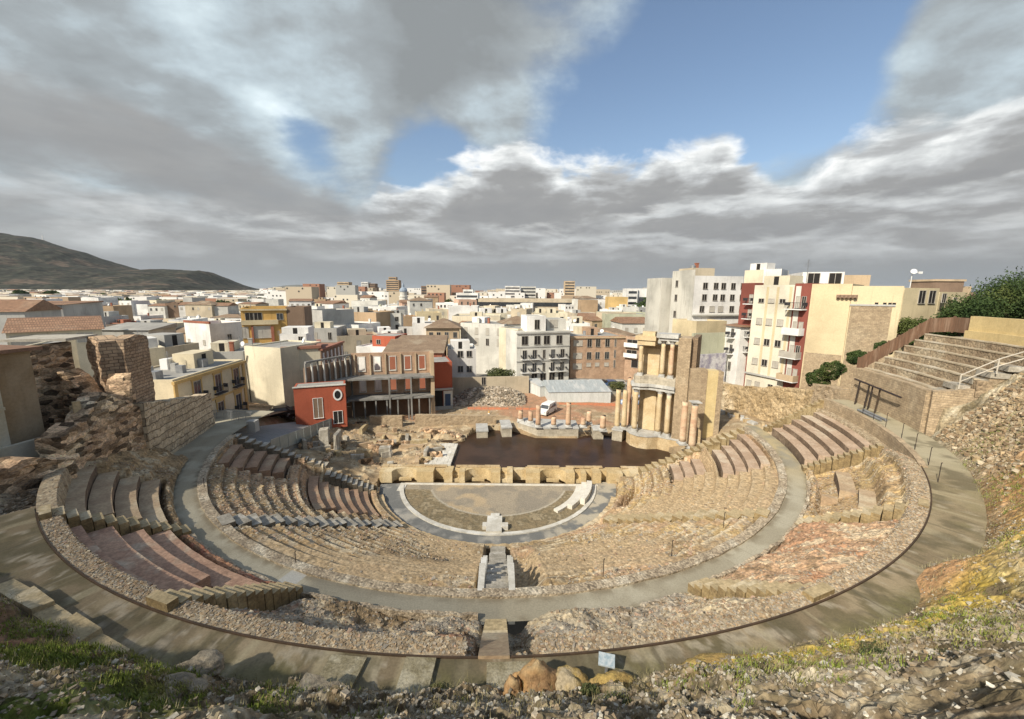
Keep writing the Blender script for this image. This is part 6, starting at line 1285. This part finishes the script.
for f, pm in ((.12, M_shut), (.35, M_shut), (.7, M_dark), (.9, M_dark)): window(h.t, f*h.L, 1.7, .8, 1.0, pm=pm)
h = House('red_apartment_bay', 'dark red bay with four curved white-railed balconies at the right end of the cream block', 795.5, 812, 284, 63.3, 61, 10, zb=6, wall='darkred', par=.5, ztop=24.4)
for k, z in enumerate((14.6, 10.8, 7.2, 3.6)):
    window(h.t, .3*h.L, z+1.0, .6, 1.7, pm=M_shut); window(h.t, .66*h.L, z+1.0, .6, 1.7, pm=M_shut if k % 2 else M_dark); balcony(h.t, h.L*.35, z, h.L*1.1, 1.2, solid=(None, M_white, M_shut, W_['sand'])[k])
m = MB(); m.box(.2, 1.0, -.02, -.003, 4, h.H-.4); m.build('white_pier', W_['pale'], h.t)
h = House('yellow_blank_house', 'tall bright yellow blank end wall with row of small brackets at its top', 812.5, 853, 283, 60.8, 57.5, 12, zb=6, wall=wallm('bright_yellow', (.60, .49, .31), .2), par=.5, ztop=24.3)
for k in range(5): m = MB(); x = h.fx(834+k*4.2); m.box(x-.22, x+.22, -.35, -.003, h.H-2.0, h.H-1.5); m.box(x-.12, x+.12, -.6, -.351, h.H-1.9, h.H-1.6); m.build('bracket', W_['brown'], h.t)
m = MB(); m.box(.15, h.L-.1, -.05, -.003, .5, h.H-10); m.build('exposed_stone', M_smallstone, h.t)
h = House('ochre_wall_house', 'long ochre house wall of exposed stone below a plain yellow parapet', 853.5, 905, 283, 57.4, 55, 12, zb=8, wall='yellow', par=.5, ztop=24.0)
m = MB(); m.box(.1, h.L-.9, -.06, -.003, .5, h.H-2.7); m.build('exposed_stone', M_smallstone, h.t); m = MB(); m.box(-.1, h.L-.6, -.14, -.061, h.H-2.68, h.H-2.45); m.build('ledge', W_['grey'], h.t)
for f in (.52, .68, .78, .86): m = MB(); x = f*h.L; m.box(x-.18, x+.18, -.03, -.003, h.H-2.6, h.H-2.2); m.build('vent_hole', M_dark, h.t)
h = House('yellow_low_block', 'lower yellow house with three dark windows left of the tree belt', 905, 940, 288, 56, 58, 9, zb=10, wall='yellow', par=.5); h.wins([916, 926], [297], 1.3, 1.7, pm=M_dark); h.wins([938], [298], .8, 1.2, pm=M_dark)
h = House('yellow_end_block', 'small pale yellow block at the left rim of the tree belt', 940, 966, 292, 59, 61, 9, zb=10, wall='yellow', par=.5); h.wins([949], [300], .8, .7, pm=M_dark)
h = House('white_attic', 'white rooftop house with one dark window above the yellow blank wall', 803, 845, 272, 68, 66, 9, zb=16, wall='white', par=.3); h.wins([807, 828], [279], 1.6, 1.8, pm=M_dark)
House('beige_attic', 'beige rooftop room right of the white rooftop house', 845, 871, 275, 68, 67, 9, zb=16, wall='sand', par=.3)
# castle-like ruin on the hill to the right
cz = thing('hilltop_fort', 'distant brown stepped fort with flat roof left of the tree belt', 'fort', tuple(at(950, 300, 190))); m = MB(); m.box(-8, 5, 0, 12, -12, 8.4); m.build('wall', W_['brown'], cz); m = MB(); m.box(5.01, 11, 2, 14, -12, 6.2); m.build('wall', W_['sand'], cz); m = MB(); m.box(11.01, 16, 4, 12, -12, 3.5); m.build('wall', W_['brown'], cz); m = MB(); m.box(-8.5, 5.4, -.5, 12.5, 8.41, 9.3); m.build('roof', W_['sand'], cz)
p = at(911, 281, 58); m = MB(); m.tube((0, 0, -3), (0, 0, 1.2), .05, n=5); m.tube((0, -.1, 1.2), (-.1, -.3, 1.3), .1, .36, 12); m.tube((-.2, 0, 1.1), (1.3, 0, 1.2), .05, n=4); m.box(.9, 1.4, -.05, .05, 1.0, 1.3); tag(m.build('satellite_dish', M_white, loc=tuple(p)), 'white satellite dish on a mast above the ochre wall house', 'dish')
p = at(806, 284, 62); m = MB(); m.tube((0, 0, -1), (0, 0, 3.6), .04, n=4); [m.tube((-.6+.1*k, 0, 2.6+.2*k), (.6-.1*k, 0, 2.6+.2*k), .02, n=3) for k in range(5)]; tag(m.build('tv_antenna', M_metal, loc=tuple(p)), 'tall television antenna on the roof of the cream apartment block', 'antenna')

# ---- landmarks in the distance
def tower_block(name, label, u0, u1, v, y, wall, floors, depth=14, band='white', **k):
    h = House(name, label, u0, u1, v, y, y, depth, wall=wall, par=.6, **k)
    n = floors; f = (h.H-3)/n
    for j in range(n):
        m = MB(); z = 2+j*f; m.box(.6, h.L-.6, -.06, -.003, z+f*.32, z+f*.78); m.build('window_band', M_dark if band is None else M_pane, h.t)
    return h
tower_block('tower_block', 'slim white and brown tower block standing alone left of the others on the skyline', 337, 348.5, 282, 640, 'sand', 12)
tower_block('tower_block', 'twin-tone cream and dark brown tower block second on the skyline', 361, 368, 282, 700, 'white', 12); tower_block('tower_block', 'dark brown slab joined to the cream tower block on the skyline', 368.3, 375, 283.5, 702, 'brown', 11)
tower_block('tower_block', 'reddish brown crowned tower block, tallest on the skyline', 386, 398.5, 280, 620, 'tan', 12); tower_block('crown_block', 'narrow crown storey on the tallest reddish tower', 388.5, 396, 277, 622, 'tan', 2, 8, zb=32)
p = at(403.5, 298, 420); t = thing('lantern_tower', 'small pale blue church lantern with pointed top on the skyline', 'tower', tuple(p)); m = MB(); m.lathe([(4.2, -16), (4.2, 1), (4.8, 1.2), (4.8, 2), (3.6, 2.2), (3.6, 6.5)], 12); m.build('drum', W_['pale'], t); m = MB(); m.lathe([(4.2, 6.51), (3.9, 8.2), (2.4, 10), (1.2, 10.8), (1.1, 13.2), (.2, 15.2)], 12); m.build('dome', mat('slate_blue', (.25, .3, .36), scale=.3), t)
tower_block('wide_block', 'wide dark brown block with stepped top on the skyline', 421, 447, 286, 520, 'brown', 8, 20)
tower_block('white_block', 'stepped pinkish white block just left of the long flat hall', 456, 478, 293, 330, 'white', 5, 16); tower_block('white_block', 'small white upper storey stepping up on the pinkish white block', 463, 473, 289.5, 333, 'white', 1, 8, zb=18)
h = tower_block('long_hall', 'very long flat beige hall with dark colonnade across the middle skyline', 476, 575, 299, 330, 'beige', 2, 30); 
tower_block('white_apartment_block', 'bright white stepped apartment block above the long flat hall', 505, 520, 286, 560, 'white', 7, 20); tower_block('white_apartment_block', 'second bright white apartment block with dark bands above the long flat hall', 521, 536, 286.5, 580, 'pale', 6, 20)
tower_block('brown_tower', 'rounded brown and white tower at the right end of the long flat hall', 565, 575, 281, 600, 'sand', 9)
tower_block('white_slab', 'white slab block with centre stripe left of the dark trees', 628, 638, 288.5, 300, 'white', 6); tower_block('white_slab', 'white windowless slab right beside the striped one', 638.5, 648, 288.5, 302, 'white', 1)
House('yellow_shed', 'small bright yellow house far off on the left', 188, 213, 304, 260, wall='yellow'); House('ochre_block', 'ochre block with white lower storey in the right middle distance', 610, 628, 297, 240, wall='ochre', par=.4)
House('tan_block', 'plain tan block left of the ochre one', 581, 598, 300, 260, wall='tan'); House('blank_brown_house', 'tall plain tan windowless house behind the cream party walls', 336, 376, 312, 150, 146, 14, wall='tan', clutter=2)
House('grey_gable_house', 'grey side wall house right of the brown blank wall', 304, 322, 310, 130, 126, 12, wall='grey'); House('rust_hall', 'low greenish hall with rust-coloured panel before the dark trees', 606, 656, 314, 170, 170, 20, wall='greenish')
for k, (u, v, y, w_, lab) in enumerate(((640, 306, 250, 11, 'left dark tree crown of the clump behind the hall with rust panel'), (650, 300, 270, 12, 'tallest dark tree crown of the clump left of the concrete wing'), (661, 304, 260, 10, 'right dark tree crown of the clump by the concrete wing'), (113, 305, 330, 9, 'round green tree in the middle of the left town'), (163, 300, 430, 14, 'broad dark tree clump left of the small yellow house'), (182, 302, 430, 14, 'dark tree just right of the broad clump left of the yellow house'), (224, 301, 430, 14, 'dark wide tree right of the small yellow house'), (243, 302, 420, 12, 'second dark wide tree right of the small yellow house'), (255, 302, 440, 12, 'third dark wide tree right of the small yellow house'), (447, 300, 380, 8, 'dark narrow tree left of the pinkish white block'), (20, 291, 600, 16, 'dark tree in front of the hill at the left edge'), (50, 291, 640, 16, 'second dark tree at the foot of the hill on the left'), (310, 296, 700, 16, 'dark tree far off left of the slim tower block'))):
    p = at(u, v, y); h_ = p.z+1.3; tree('far_tree', lab, (p.x, p.y, -1.3), h_, w_*.75, 2600, y*.0022+.1, 130+k, M_leaf, None, 6)

# ---- ordinary houses, row behind row
LM = [(0, 'the long tiled roof'), (90, 'the ruined tower'), (150, 'the pale yellow block'), (197, 'the white cubic house'), (262, 'the orange house'), (305, 'the cream party walls'), (345, 'the plain tan house'), (385, 'the propped ruin'), (442, 'the hipped roof house'), (480, 'the yard wall'), (540, 'the four-storey block'), (598, 'the brown brick block'), (645, 'the dark tree clump'), (690, 'the concrete core')]
pal = [('white', 'white', 42), ('pale', 'off-white', 18), ('cream', 'cream', 15), ('beige', 'beige', 12), ('tan', 'tan', 5), ('grey', 'grey', 6), ('sand', 'sandy', 5), ('salmon', 'salmon', 3), ('brown', 'brown', 2), ('yellow', 'yellow', 3), ('brickred', 'brick-red', 3)]
names = [p_[0] for p_ in pal for _ in range(p_[2])]; cname = {p_[0]: p_[1] for p_ in pal}
def house_mesh_far(x0, w_, d, H, r): pass
seen = {}
ys = [116, 133, 153, 176, 202, 234, 270, 314, 366]
h = None
blocked = [(-5, 70, 0, 112), (182, 212, 95, 112)]
cnt = 0
for ri, y in enumerate(ys):
    u = -14.0+rnd.uniform(0, 10)
    while u < 690:
        wpx = rnd.uniform(6.0, 13)*410/y*(1.0 if y < 200 else 1.25); u2 = u+wpx; um = (u+u2)/2
        vt = 290.4+(23-rnd.choice([5.5, 7, 8, 9, 10, 11, 12, 13.5, 15 if y > 140 else 9, 17 if y > 200 else 10])-rnd.uniform(-.6, .6))*410/y
        if um < 250: vt += 410/y*rnd.uniform(0, 2.5)
        minv = {0: 322, 1: 318, 2: 313, 3: 309, 4: 306}.get(ri, 296)
        vt = max(vt, minv)
        if rnd.random() < .06 or (ri > 3 and 476 < um < 575 and y < 325 and vt < 303): u = u2; continue
        wk = rnd.choice(names)
        if ri < 3 and wk in ('brickred', 'brown', 'salmon'): wk = 'pale'
        ln = min(LM, key=lambda q: abs(q[0]-um)); band = ['just behind', 'a little behind', 'some way behind', 'well behind', 'far behind', 'very far behind'][min(5, ri//2)]
        rf = rnd.random(); roof, rm, rword = ('flat', M_roofg, 'flat grey roof') if rf < .45 else ('flat', M_roofr, 'red terrace roof') if rf < .66 else ('flat', M_white, 'whitewashed roof') if rf < .76 else ('gable', M_tile, 'tiled gable roof') if rf < .88 else ('hip', M_tileb, 'brown hipped roof')
        side = 'left of the line to' if um < ln[0]-8 else 'right of the line to' if um > ln[0]+8 else 'straight behind'
        lab = '%s house with %s %s %s' % (cname[wk], rword, band, ln[1]) if side == 'straight behind' else '%s house, %s, %s, %s of %s' % (cname[wk], rword, band.replace(' behind', ' back'), side.split()[0], ln[1])
        grp = 'town houses behind the theatre'
        if lab in seen:
            lab2 = lab+rnd.choice([', taller one', ', lower one', ', wider one', ', narrower one', ', farther one', ', nearer one']); lab = lab2 if lab2 not in seen else lab
        seen[lab] = 1
        h = House('town_house', lab, u+.3, u2-.3, vt, y+rnd.uniform(-3, 3), y+rnd.uniform(-3, 3), rnd.uniform(8, 12)*(1+ri*.05), wall=wk, roof=roof, roofm=rm, par=rnd.uniform(.3, .9), ridge=rnd.uniform(1.2, 2.2), group=grp, clutter=(rnd.choice([2, 3, 4]) if ri < 3 else rnd.choice([1, 2, 2]) if ri < 6 else rnd.choice([0, 1])) if roof == 'flat' else 0)
        cnt += 1
        if ri < 8 and h.H > 4:
            nw = max(1, int(h.L/rnd.uniform(2.4, 3.8))); nf = 2 if ri < 5 else 1
            if rnd.random() < .8:
                ww, wh = rnd.choice([(1.0, 1.4), (1.2, 1.6), (.9, 1.9)]); pmx = rnd.choice([[M_pane, M_pane, M_shut], [M_dark, M_pane, M_dark], [M_dark, M_shut, M_shut], [M_dark, M_dark, M_shut]])
                for j in range(nf):
                    z = h.H-2.2-j*3.0
                    if z < 1.5: continue
                    for i in range(nw):
                        if rnd.random() < .85: window(h.t, h.L*(i+.5)/nw, z, ww, wh, pm=rnd.choice(pmx), pane=True)
        u = u2
# the far town as one mass
V = []; Fs = []; Cs = []; o = 0; rs = np.random.RandomState(77)
bc = {'w': (.74, .72, .68), 'c': (.62, .56, .45), 'b': (.50, .42, .31), 't': (.38, .28, .19), 'r': (.34, .18, .12), 'g': (.38, .37, .34)}
keys = ['w']*9+['c']*5+['b']*4+['t']*3+['r']*2+['g']*2
for y in np.concatenate([np.arange(440, 900, 38), np.arange(920, 2400, 85)]):
    k = y/410; x = -560*k
    while x < 230*k:
        w_ = rs.uniform(9, 22)*(1+y/1800); H = rs.choice([6, 8, 10, 12, 14, 17, 20]) if rs.uniform() > .12 else rs.uniform(20, 30)
        if x < -250*k: H = min(H, 12)
        if rs.uniform() < .85:
            yy_ = y+rs.uniform(-14, 14); d = rs.uniform(10, 20); c = np.array(bc[keys[rs.randint(len(keys))]])*rs.uniform(.85, 1.1); rc = np.array([(.34, .33, .30), (.30, .17, .11), (.6, .58, .54), (.28, .2, .14)][rs.randint(4)])
            x0, x1, y0, y1, z0, z1 = x, x+w_, yy_, yy_+d, -1.3, H
            b_ = [(x0, y0, z0), (x1, y0, z0), (x1, y1, z0), (x0, y1, z0), (x0, y0, z1), (x1, y0, z1), (x1, y1, z1), (x0, y1, z1)]
            V += b_+[b_[4], b_[5], b_[6], b_[7]]; Cs += [c]*8+[rc]*4
            Fs += [(o, o+1, o+5, o+4), (o+1, o+2, o+6, o+5), (o+3, o, o+4, o+7), (o+8, o+9, o+10, o+11)]; o += 12
            for q in range(int(w_/4)):          # window strips
                if rs.uniform() < .7:
                    xa = x0+1+q*4; za = z1-2.6-rs.randint(0, 2)*3
                    V += [(xa, y0-.1, za), (xa+1.6, y0-.1, za), (xa+1.6, y0-.1, za+1.6), (xa, y0-.1, za+1.6)]; Cs += [np.array((.05, .05, .05))]*4; Fs.append((o, o+1, o+2, o+3)); o += 4
        x += w_+rs.uniform(0, 5)
tag(np_mesh('far_town', np.array(V), np.array(Fs), mat('far_render', (.5,)*3, vcol=True, fine=.05), np.array(Cs)), kind='stuff')
V = []; Fs = []; o = 0
for k in range(260):
    y = rs.uniform(450, 2300); x = rs.uniform(-1.35, .55)*y; s = rs.uniform(6, 16); n = 60
    p = np.stack([rs.normal(0, s*.8, n)+x, rs.normal(0, s*.4, n)+y, rs.uniform(-1, rs.uniform(7, 13), n)], -1); v, f = leaf_quads(p, rs, 2.4); V.append(v); Fs.append(f+o); o += len(v)
tag(np_mesh('far_trees', np.concatenate(V), np.concatenate(Fs), M_leaf), kind='stuff')
# ================================================================ hills, masts, haze, cloud
M_hill = mat('hill_scrub', (.040, .038, .027), (.018, .021, .014), (.085, .064, .046), .022, .95, 0, fine=0.0, stretch=(1, 1, 1.6), cells=.9, cellscale=.06)
def ridge_hill(name, prof, ylead, yfoot, m_, seed, amp, res=220):
    us = [p[0] for p in prof]; X = []; Z = []
    th = np.linspace(us[0], us[-1], res*2); vs = np.interp(th, us, [p[1] for p in prof]); top = []
    for u, v in zip(th, vs): p = at(u, v, ylead); top.append((p.x/ylead, p.z))
    kx = np.array([t[0] for t in top]); zt = np.array([t[1] for t in top])
    q = np.linspace(0, 1.35, res); K, Q = np.meshgrid(kx, q); ZT = np.broadcast_to(zt, K.shape)
    Y = yfoot+(ylead-yfoot)*Q; Xx = K*ylead*(1-(1-Q)*.42*(yfoot/ylead if False else 1)*.6)
    g = np.where(Q <= 1, np.sin(np.clip(Q, 0, 1)*math.pi/2)**1.1, 1-(Q-1)*1.6)
    s = ylead/2500; n = fbm(Xx/(180*s), Y/(180*s), seed, 5)-.5; n2 = ridge(Xx/(300*s)+3, Y/(420*s), seed+9, 4)-.6
    Zz = -4+(ZT+4)*g+(amp*n*1.6+amp*1.5*n2)*np.clip(g, 0, 1)*np.clip(1.25-Q, .25, 1)*np.clip((ZT+4)/80, 0, 1)
    return tag(grid_mesh(name, Xx, Y, Zz, m_, origin=(Xx.mean(), Y.mean(), 0), smooth=True), kind='structure')
ridge_hill('hill', [(-260, 262), (-160, 240), (-60, 231), (0, 235), (12, 236), (25, 239), (45, 241), (60, 246), (75, 251), (90, 254), (100, 258), (115, 263), (130, 267), (145, 270), (165, 270.5), (200, 272), (214, 272.5), (225, 277), (240, 284), (255, 289), (272, 292), (290, 293.5)], 2600, 1500, M_hill, 501, 34)
ridge_hill('hills', [(225, 294), (250, 291.5), (268, 288), (285, 285.5), (298, 284.5), (310, 286.5), (325, 286), (340, 288.5), (360, 290), (420, 291.5), (520, 291.2), (600, 292), (720, 291), (800, 293)], 12500, 9500, mat('far_scrub', (.12, .12, .10), scale=.001), 502, 40, 90)
for u, v, h_, lab in ((43, 240.5, 34, 'tall thin lattice mast on the ridge of the left hill'), (28, 239, 16, 'short thin mast left of the tall one on the ridge')):
    p = at(u, v, 2590); m = MB(); [m.tube((a*2.2, b*2.2, -8), (a*.4, b*.4, h_), .8, .35, 4) for a in (-1, 1) for b in (-1, 1)]
    for k in range(5): m.box(-2, 2, -2, 2, h_*.15*k, h_*.15*k+1.0)
    tag(m.build('lattice_mast', M_white, loc=tuple(p)), lab, 'mast')

# vehicles
def wheel(parent, x, y, r=.31):
    t = MB(); t.tube((x, y-.1, r), (x, y+.1, r), r, n=16); o = t.build('wheel', M_black, parent); m = MB(); m.tube((x, y-.115, r), (x, y+.115, r), r*.55, n=12); m.build('rim', M_metal, o)
def vehicle(label, p, rot, body, prof, glassz, w_=1.7, name='parked_car', cat='car', group=None):
    t = thing(name, label, cat, p, rot, group); m = MB(); n = len(prof)
    vs = [(x, -w_/2*(.86 if z > glassz[1]-.02 else 1), z) for x, z in prof]+[(x, w_/2*(.86 if z > glassz[1]-.02 else 1), z) for x, z in prof]
    m.add(vs, [tuple(range(n-1, -1, -1)), tuple(range(n, 2*n))]+[(i, (i+1) % n, n+(i+1) % n, n+i) for i in range(n)]); m.build('body', body, t)
    x0, x1 = glassz[2], glassz[3]
    for s in (-1, 1):
        m = MB(); y = s*(w_/2*.93+.012)
        a, b = (glassz[0], glassz[1]); yb, yt = s*(w_/2+.004), s*(w_/2*.86+.02); m.add([(x0+.15, yb, a), (x1-.1, yb, a), (x1-.35, yt, b), (x0+.55, yt, b)], [(0, 1, 2, 3)]); m.build('side_window', M_pane, t)
        for x in (prof[0][0]+.75, prof[1][0]-.75): wheel(t, x, s*(w_/2-.08))
        m = MB(); m.box(prof[0][0]-.02, prof[0][0]+.1, s*.62-.14, s*.62+.14, .62, .78); m.build('headlight', M_metal, t)
        m = MB(); m.box(prof[1][0]-.1, prof[1][0]+.02, s*.68-.08, s*.68+.08, .75, 1.05); m.build('tail_light', W_['red'], t)
    m = MB(); m.add([(x0-.05, -w_/2*.9, glassz[0]), (x0-.05, w_/2*.9, glassz[0]), (x0+.46, w_/2*.8, glassz[1]), (x0+.46, -w_/2*.8, glassz[1])], [(0, 1, 2, 3)]); m.v = [(x-.04, y, z+.03) for x, y, z in m.v]; m.build('windscreen', M_pane, t); return t
VAN = [(-2.1, .25), (2.1, .25), (2.15, .9), (2.05, 1.78), (1.8, 1.85), (-.55, 1.85), (-1.15, 1.15), (-2.0, .95), (-2.15, .6)]
CAR = [(-2.1, .25), (2.1, .25), (2.15, .85), (1.6, .95), (1.1, 1.42), (-.4, 1.45), (-1.0, .95), (-2.0, .82), (-2.15, .55)]
p = atz(547, 416, 1.15); g = float(site_z(np.array([p.x]), np.array([p.y]))[0])
vehicle('small white van parked on the bare earth behind the stage podium', (p.x, p.y, g), R(58), M_white, VAN, (1.1, 1.62, -1.15, 1.9), 1.75, 'parked_van', 'van')
cc_ = [W_['grey'], M_white, M_black, mat('blue_paint', (.05, .09, .2), scale=1, rough=.3), W_['grey'], M_white]
for k, (u, lab) in enumerate(((583, 'grey car at the left end of the row before the brown brick block'), (592, 'white car second from the left in the row before the brown brick block'), (601, 'dark car in the middle of the row before the brown brick block'), (610, 'blue car before the right half of the brown brick block'), (619, 'light grey car near the right wing of the brown brick block'))):
    p = at(u, 374, 94); vehicle(lab, (p.x, p.y, 1.0), R(8+rnd.uniform(-4, 4)), cc_[k], CAR, (.95, 1.36, -1.0, 1.3), 1.7, group='cars parked before the brick block')
vehicle('white and blue van half hidden between the columns left of the tower', (23.5, 78, 1.0), R(20), mat('blue_white', (.15, .28, .5), (.7, .7, .72), scale=1.2, rough=.4), VAN, (1.1, 1.62, -1.15, 1.9), 1.75, 'parked_van', 'van')
for k, (x, y, lab) in enumerate(((-34.6, 58.6, 'dark car parked at the far end of the grey deck'), (-33.0, 60.6, 'black car by the cream party wall fence'))): vehicle(lab, (x, y, 4.3-.6*k), R(30+40*k), M_black, CAR, (.95, 1.36, -1.0, 1.3), 1.7)
for (u, v, lab) in ((489, 416, 'small orange and white traffic marker on the red earth'),):
    p = atz(u, v, 1.2); t = thing('traffic_marker', lab, 'marker', (p.x, p.y, 1.1)); m = MB(); m.box(-.25, .25, -.25, .25, 0, .12); m.lathe([(.24, .121), (.12, 1.0), (.08, 1.05)], 10); m.build('cone', W_['orange'], t); m = MB(); m.lathe([(.205, .4), (.165, .68)], 10); m.build('white_band', M_white, t)
# fence mesh before the yard
fc = thing('site_fence', 'orange plastic netting fence line on the earth in front of the rubble heap', 'fence', (-8, 72, 1)); M_net = mat('orange_net', (.55, .22, .12), (.45, .2, .12), scale=2)
for k in range(13):
    m = MB(); x = k*1.25; m.box(x, x+1.2, -.01, .01, .1, 1.0 if k != 6 else .7); m.build('net_panel', M_net, fc); m = MB(); m.box(x-.04, x, -.03, .03, 0, 1.15); m.build('post', M_metal, fc)
fc2 = thing('site_fence', 'white and orange barrier netting in front of the metal shed', 'fence', (9, 75.6, 1))
for k in range(10): m = MB(); x = k*1.1; m.box(x, x+1.05, -.01, .01, .1, 1.0); m.build('net_panel', M_net, fc2)
# street fence behind the balconied house end of walkway
fr2 = thing('street_railing', 'green-grey mesh railing at the foot of the cream party walls', 'railing', (-34.5, 60.5, 3.5))
for k in range(9): m = MB(); x = k*1.1; m.box(x, x+.05, 0, .05, 0, 1.9); m.box(x, x+1.1, 0, .04, 1.75, 1.82); m.box(x+.05, x+1.1, .01, .03, .1, 1.7) if k % 2 else None; m.build('rail_panel', W_['greenish'], fr2)
fw = thing('end_fence', 'low grey metal fence closing the left end of the walkway', 'fence', (-37.0, 47.2, 7.6), R(-8))
for k in range(7): m = MB(); x = k*.95; m.box(x, x+.05, 0, .05, 0, 1.1); m.box(x, x+.95, 0, .05, 1.05, 1.1); [m.box(x+.15*j, x+.15*j+.03, .01, .04, .08, 1.05) for j in range(1, 6)]; m.build('fence_panel', M_metal, fw)
m = MB(); m.box(-.5, .5, -.4, .4, 0, 1.3); tag(m.build('grey_cabinet', W_['grey'], loc=(-30.0, 45.6, 6.6)), 'light grey cabinet at the end of the walkway fence', 'cabinet')
# blue bin in the courtyard
m = MB(); m.box(-.5, .5, -.5, .5, 0, 1.5, taper=.06); p = atz(722, 414, 4); tag(m.build('blue_bin', mat('blue_plastic', (.10, .16, .30), scale=1, rough=.5), loc=(p.x, p.y, 2.8)), 'blue container in the shaded courtyard behind the plain brick wall', 'container')
# information panel on the outer walkway
ip = thing('information_panel', 'small white tilted information panel on a post at the walkway edge', 'panel', tuple(atz(606, 672, 11.6)), R(-14))
m = MB(); m.box(-.04, .04, -.04, .04, 0, .42); m.build('post', M_metal, ip)
m = MB(); m.add([(-.24, -.17, .38), (.24, -.17, .38), (.24, .15, .52), (-.24, .15, .52), (-.24, -.17, .34), (.24, -.17, .34), (.24, .15, .48), (-.24, .15, .48)], [(0, 1, 2, 3), (7, 6, 5, 4), (0, 4, 5, 1), (1, 5, 6, 2), (2, 6, 7, 3), (3, 7, 4, 0)]); m.build('board', mat('panel_white', (.26, .33, .37), (.42, .46, .48), scale=9, rough=.35, fine=.03), ip)

# unseen thick cumulus behind the camera, added to shade the left of the theatre
import bmesh
def shade_cloud(label, target, dist, parts):
    c = Vector(target)+SUN*dist; bm = bmesh.new()
    for (dx, dy, dz, rx, ry, rz) in parts:
        ret = bmesh.ops.create_icosphere(bm, subdivisions=4, radius=1.0)
        for v in ret['verts']:
            q = v.co; k = .72+.6*float(fbm(np.array(q.x*1.6+dx), np.array(q.y*1.6+dy), 9, 4, z=np.array(q.z*1.6)))
            v.co = Vector((dx+q.x*rx*k, dy+q.y*ry*k, dz+q.z*rz*k))
    me = bpy.data.meshes.new('shade_cloud'); bm.to_mesh(me); bm.free(); mm = mat('cloud_white', (.85, .86, .88), scale=.01, rough=1, fine=0); me.materials.append(mm); me.polygons.foreach_set('use_smooth', [True]*len(me.polygons))
    o = link('shade_cloud', me, None, tuple(c)); o['kind'] = 'structure'; return o
shade_cloud('', (-38, 8, 10), 760, [(0, 0, 0, 26, 15, 7), (-26, -2, 2, 24, 14, 7), (-18, -18, 1, 28, 16, 7), (17, -6, 0, 18, 11, 6)])

# haze over the plain
hm = bpy.data.materials.new('haze_air'); hm.use_nodes = True; n_ = hm.node_tree; n_.nodes.clear(); w = NB(n_)
pv = w.n('ShaderNodeVolumePrincipled'); pv.inputs['Color'].default_value = (.80, .86, .92, 1); pv.inputs['Density'].default_value = HAZE; pv.inputs['Anisotropy'].default_value = .2
ou = w.n('ShaderNodeOutputMaterial'); w.link(pv.outputs[0], ou.inputs['Volume'])
m = MB(); m.box(-41000, 41000, -3500, 46000, -2.6, 430); o = m.build('haze', hm); o['kind'] = 'stuff'
bpy.context.view_layer.update()
same = {}
for o in list(C.objects):
    if 'label' in o and o.get('group') in (GR, 'blocks along the ochre wall'): same.setdefault(o['label'], []).append(o)
for l, os_ in same.items():
    if len(os_) < 2: continue
    os_.sort(key=lambda o: -o.dimensions.x*o.dimensions.y*o.dimensions.z); n = len(os_)
    rk = {2: ['larger', 'smaller'], 3: ['largest', 'middle-sized', 'smallest'], 4: ['largest', 'second largest', 'third largest', 'smallest']}.get(n, ['largest', 'second largest', 'third largest']+['fourth largest']*(n > 4)+['fifth largest']*(n > 5)+['sixth largest']*(n > 6)+['smallest'])
    for o, q in zip(os_, rk): o['label'] = q+' '+l.replace(' of masonry', '')
bpy.context.view_layer.update()
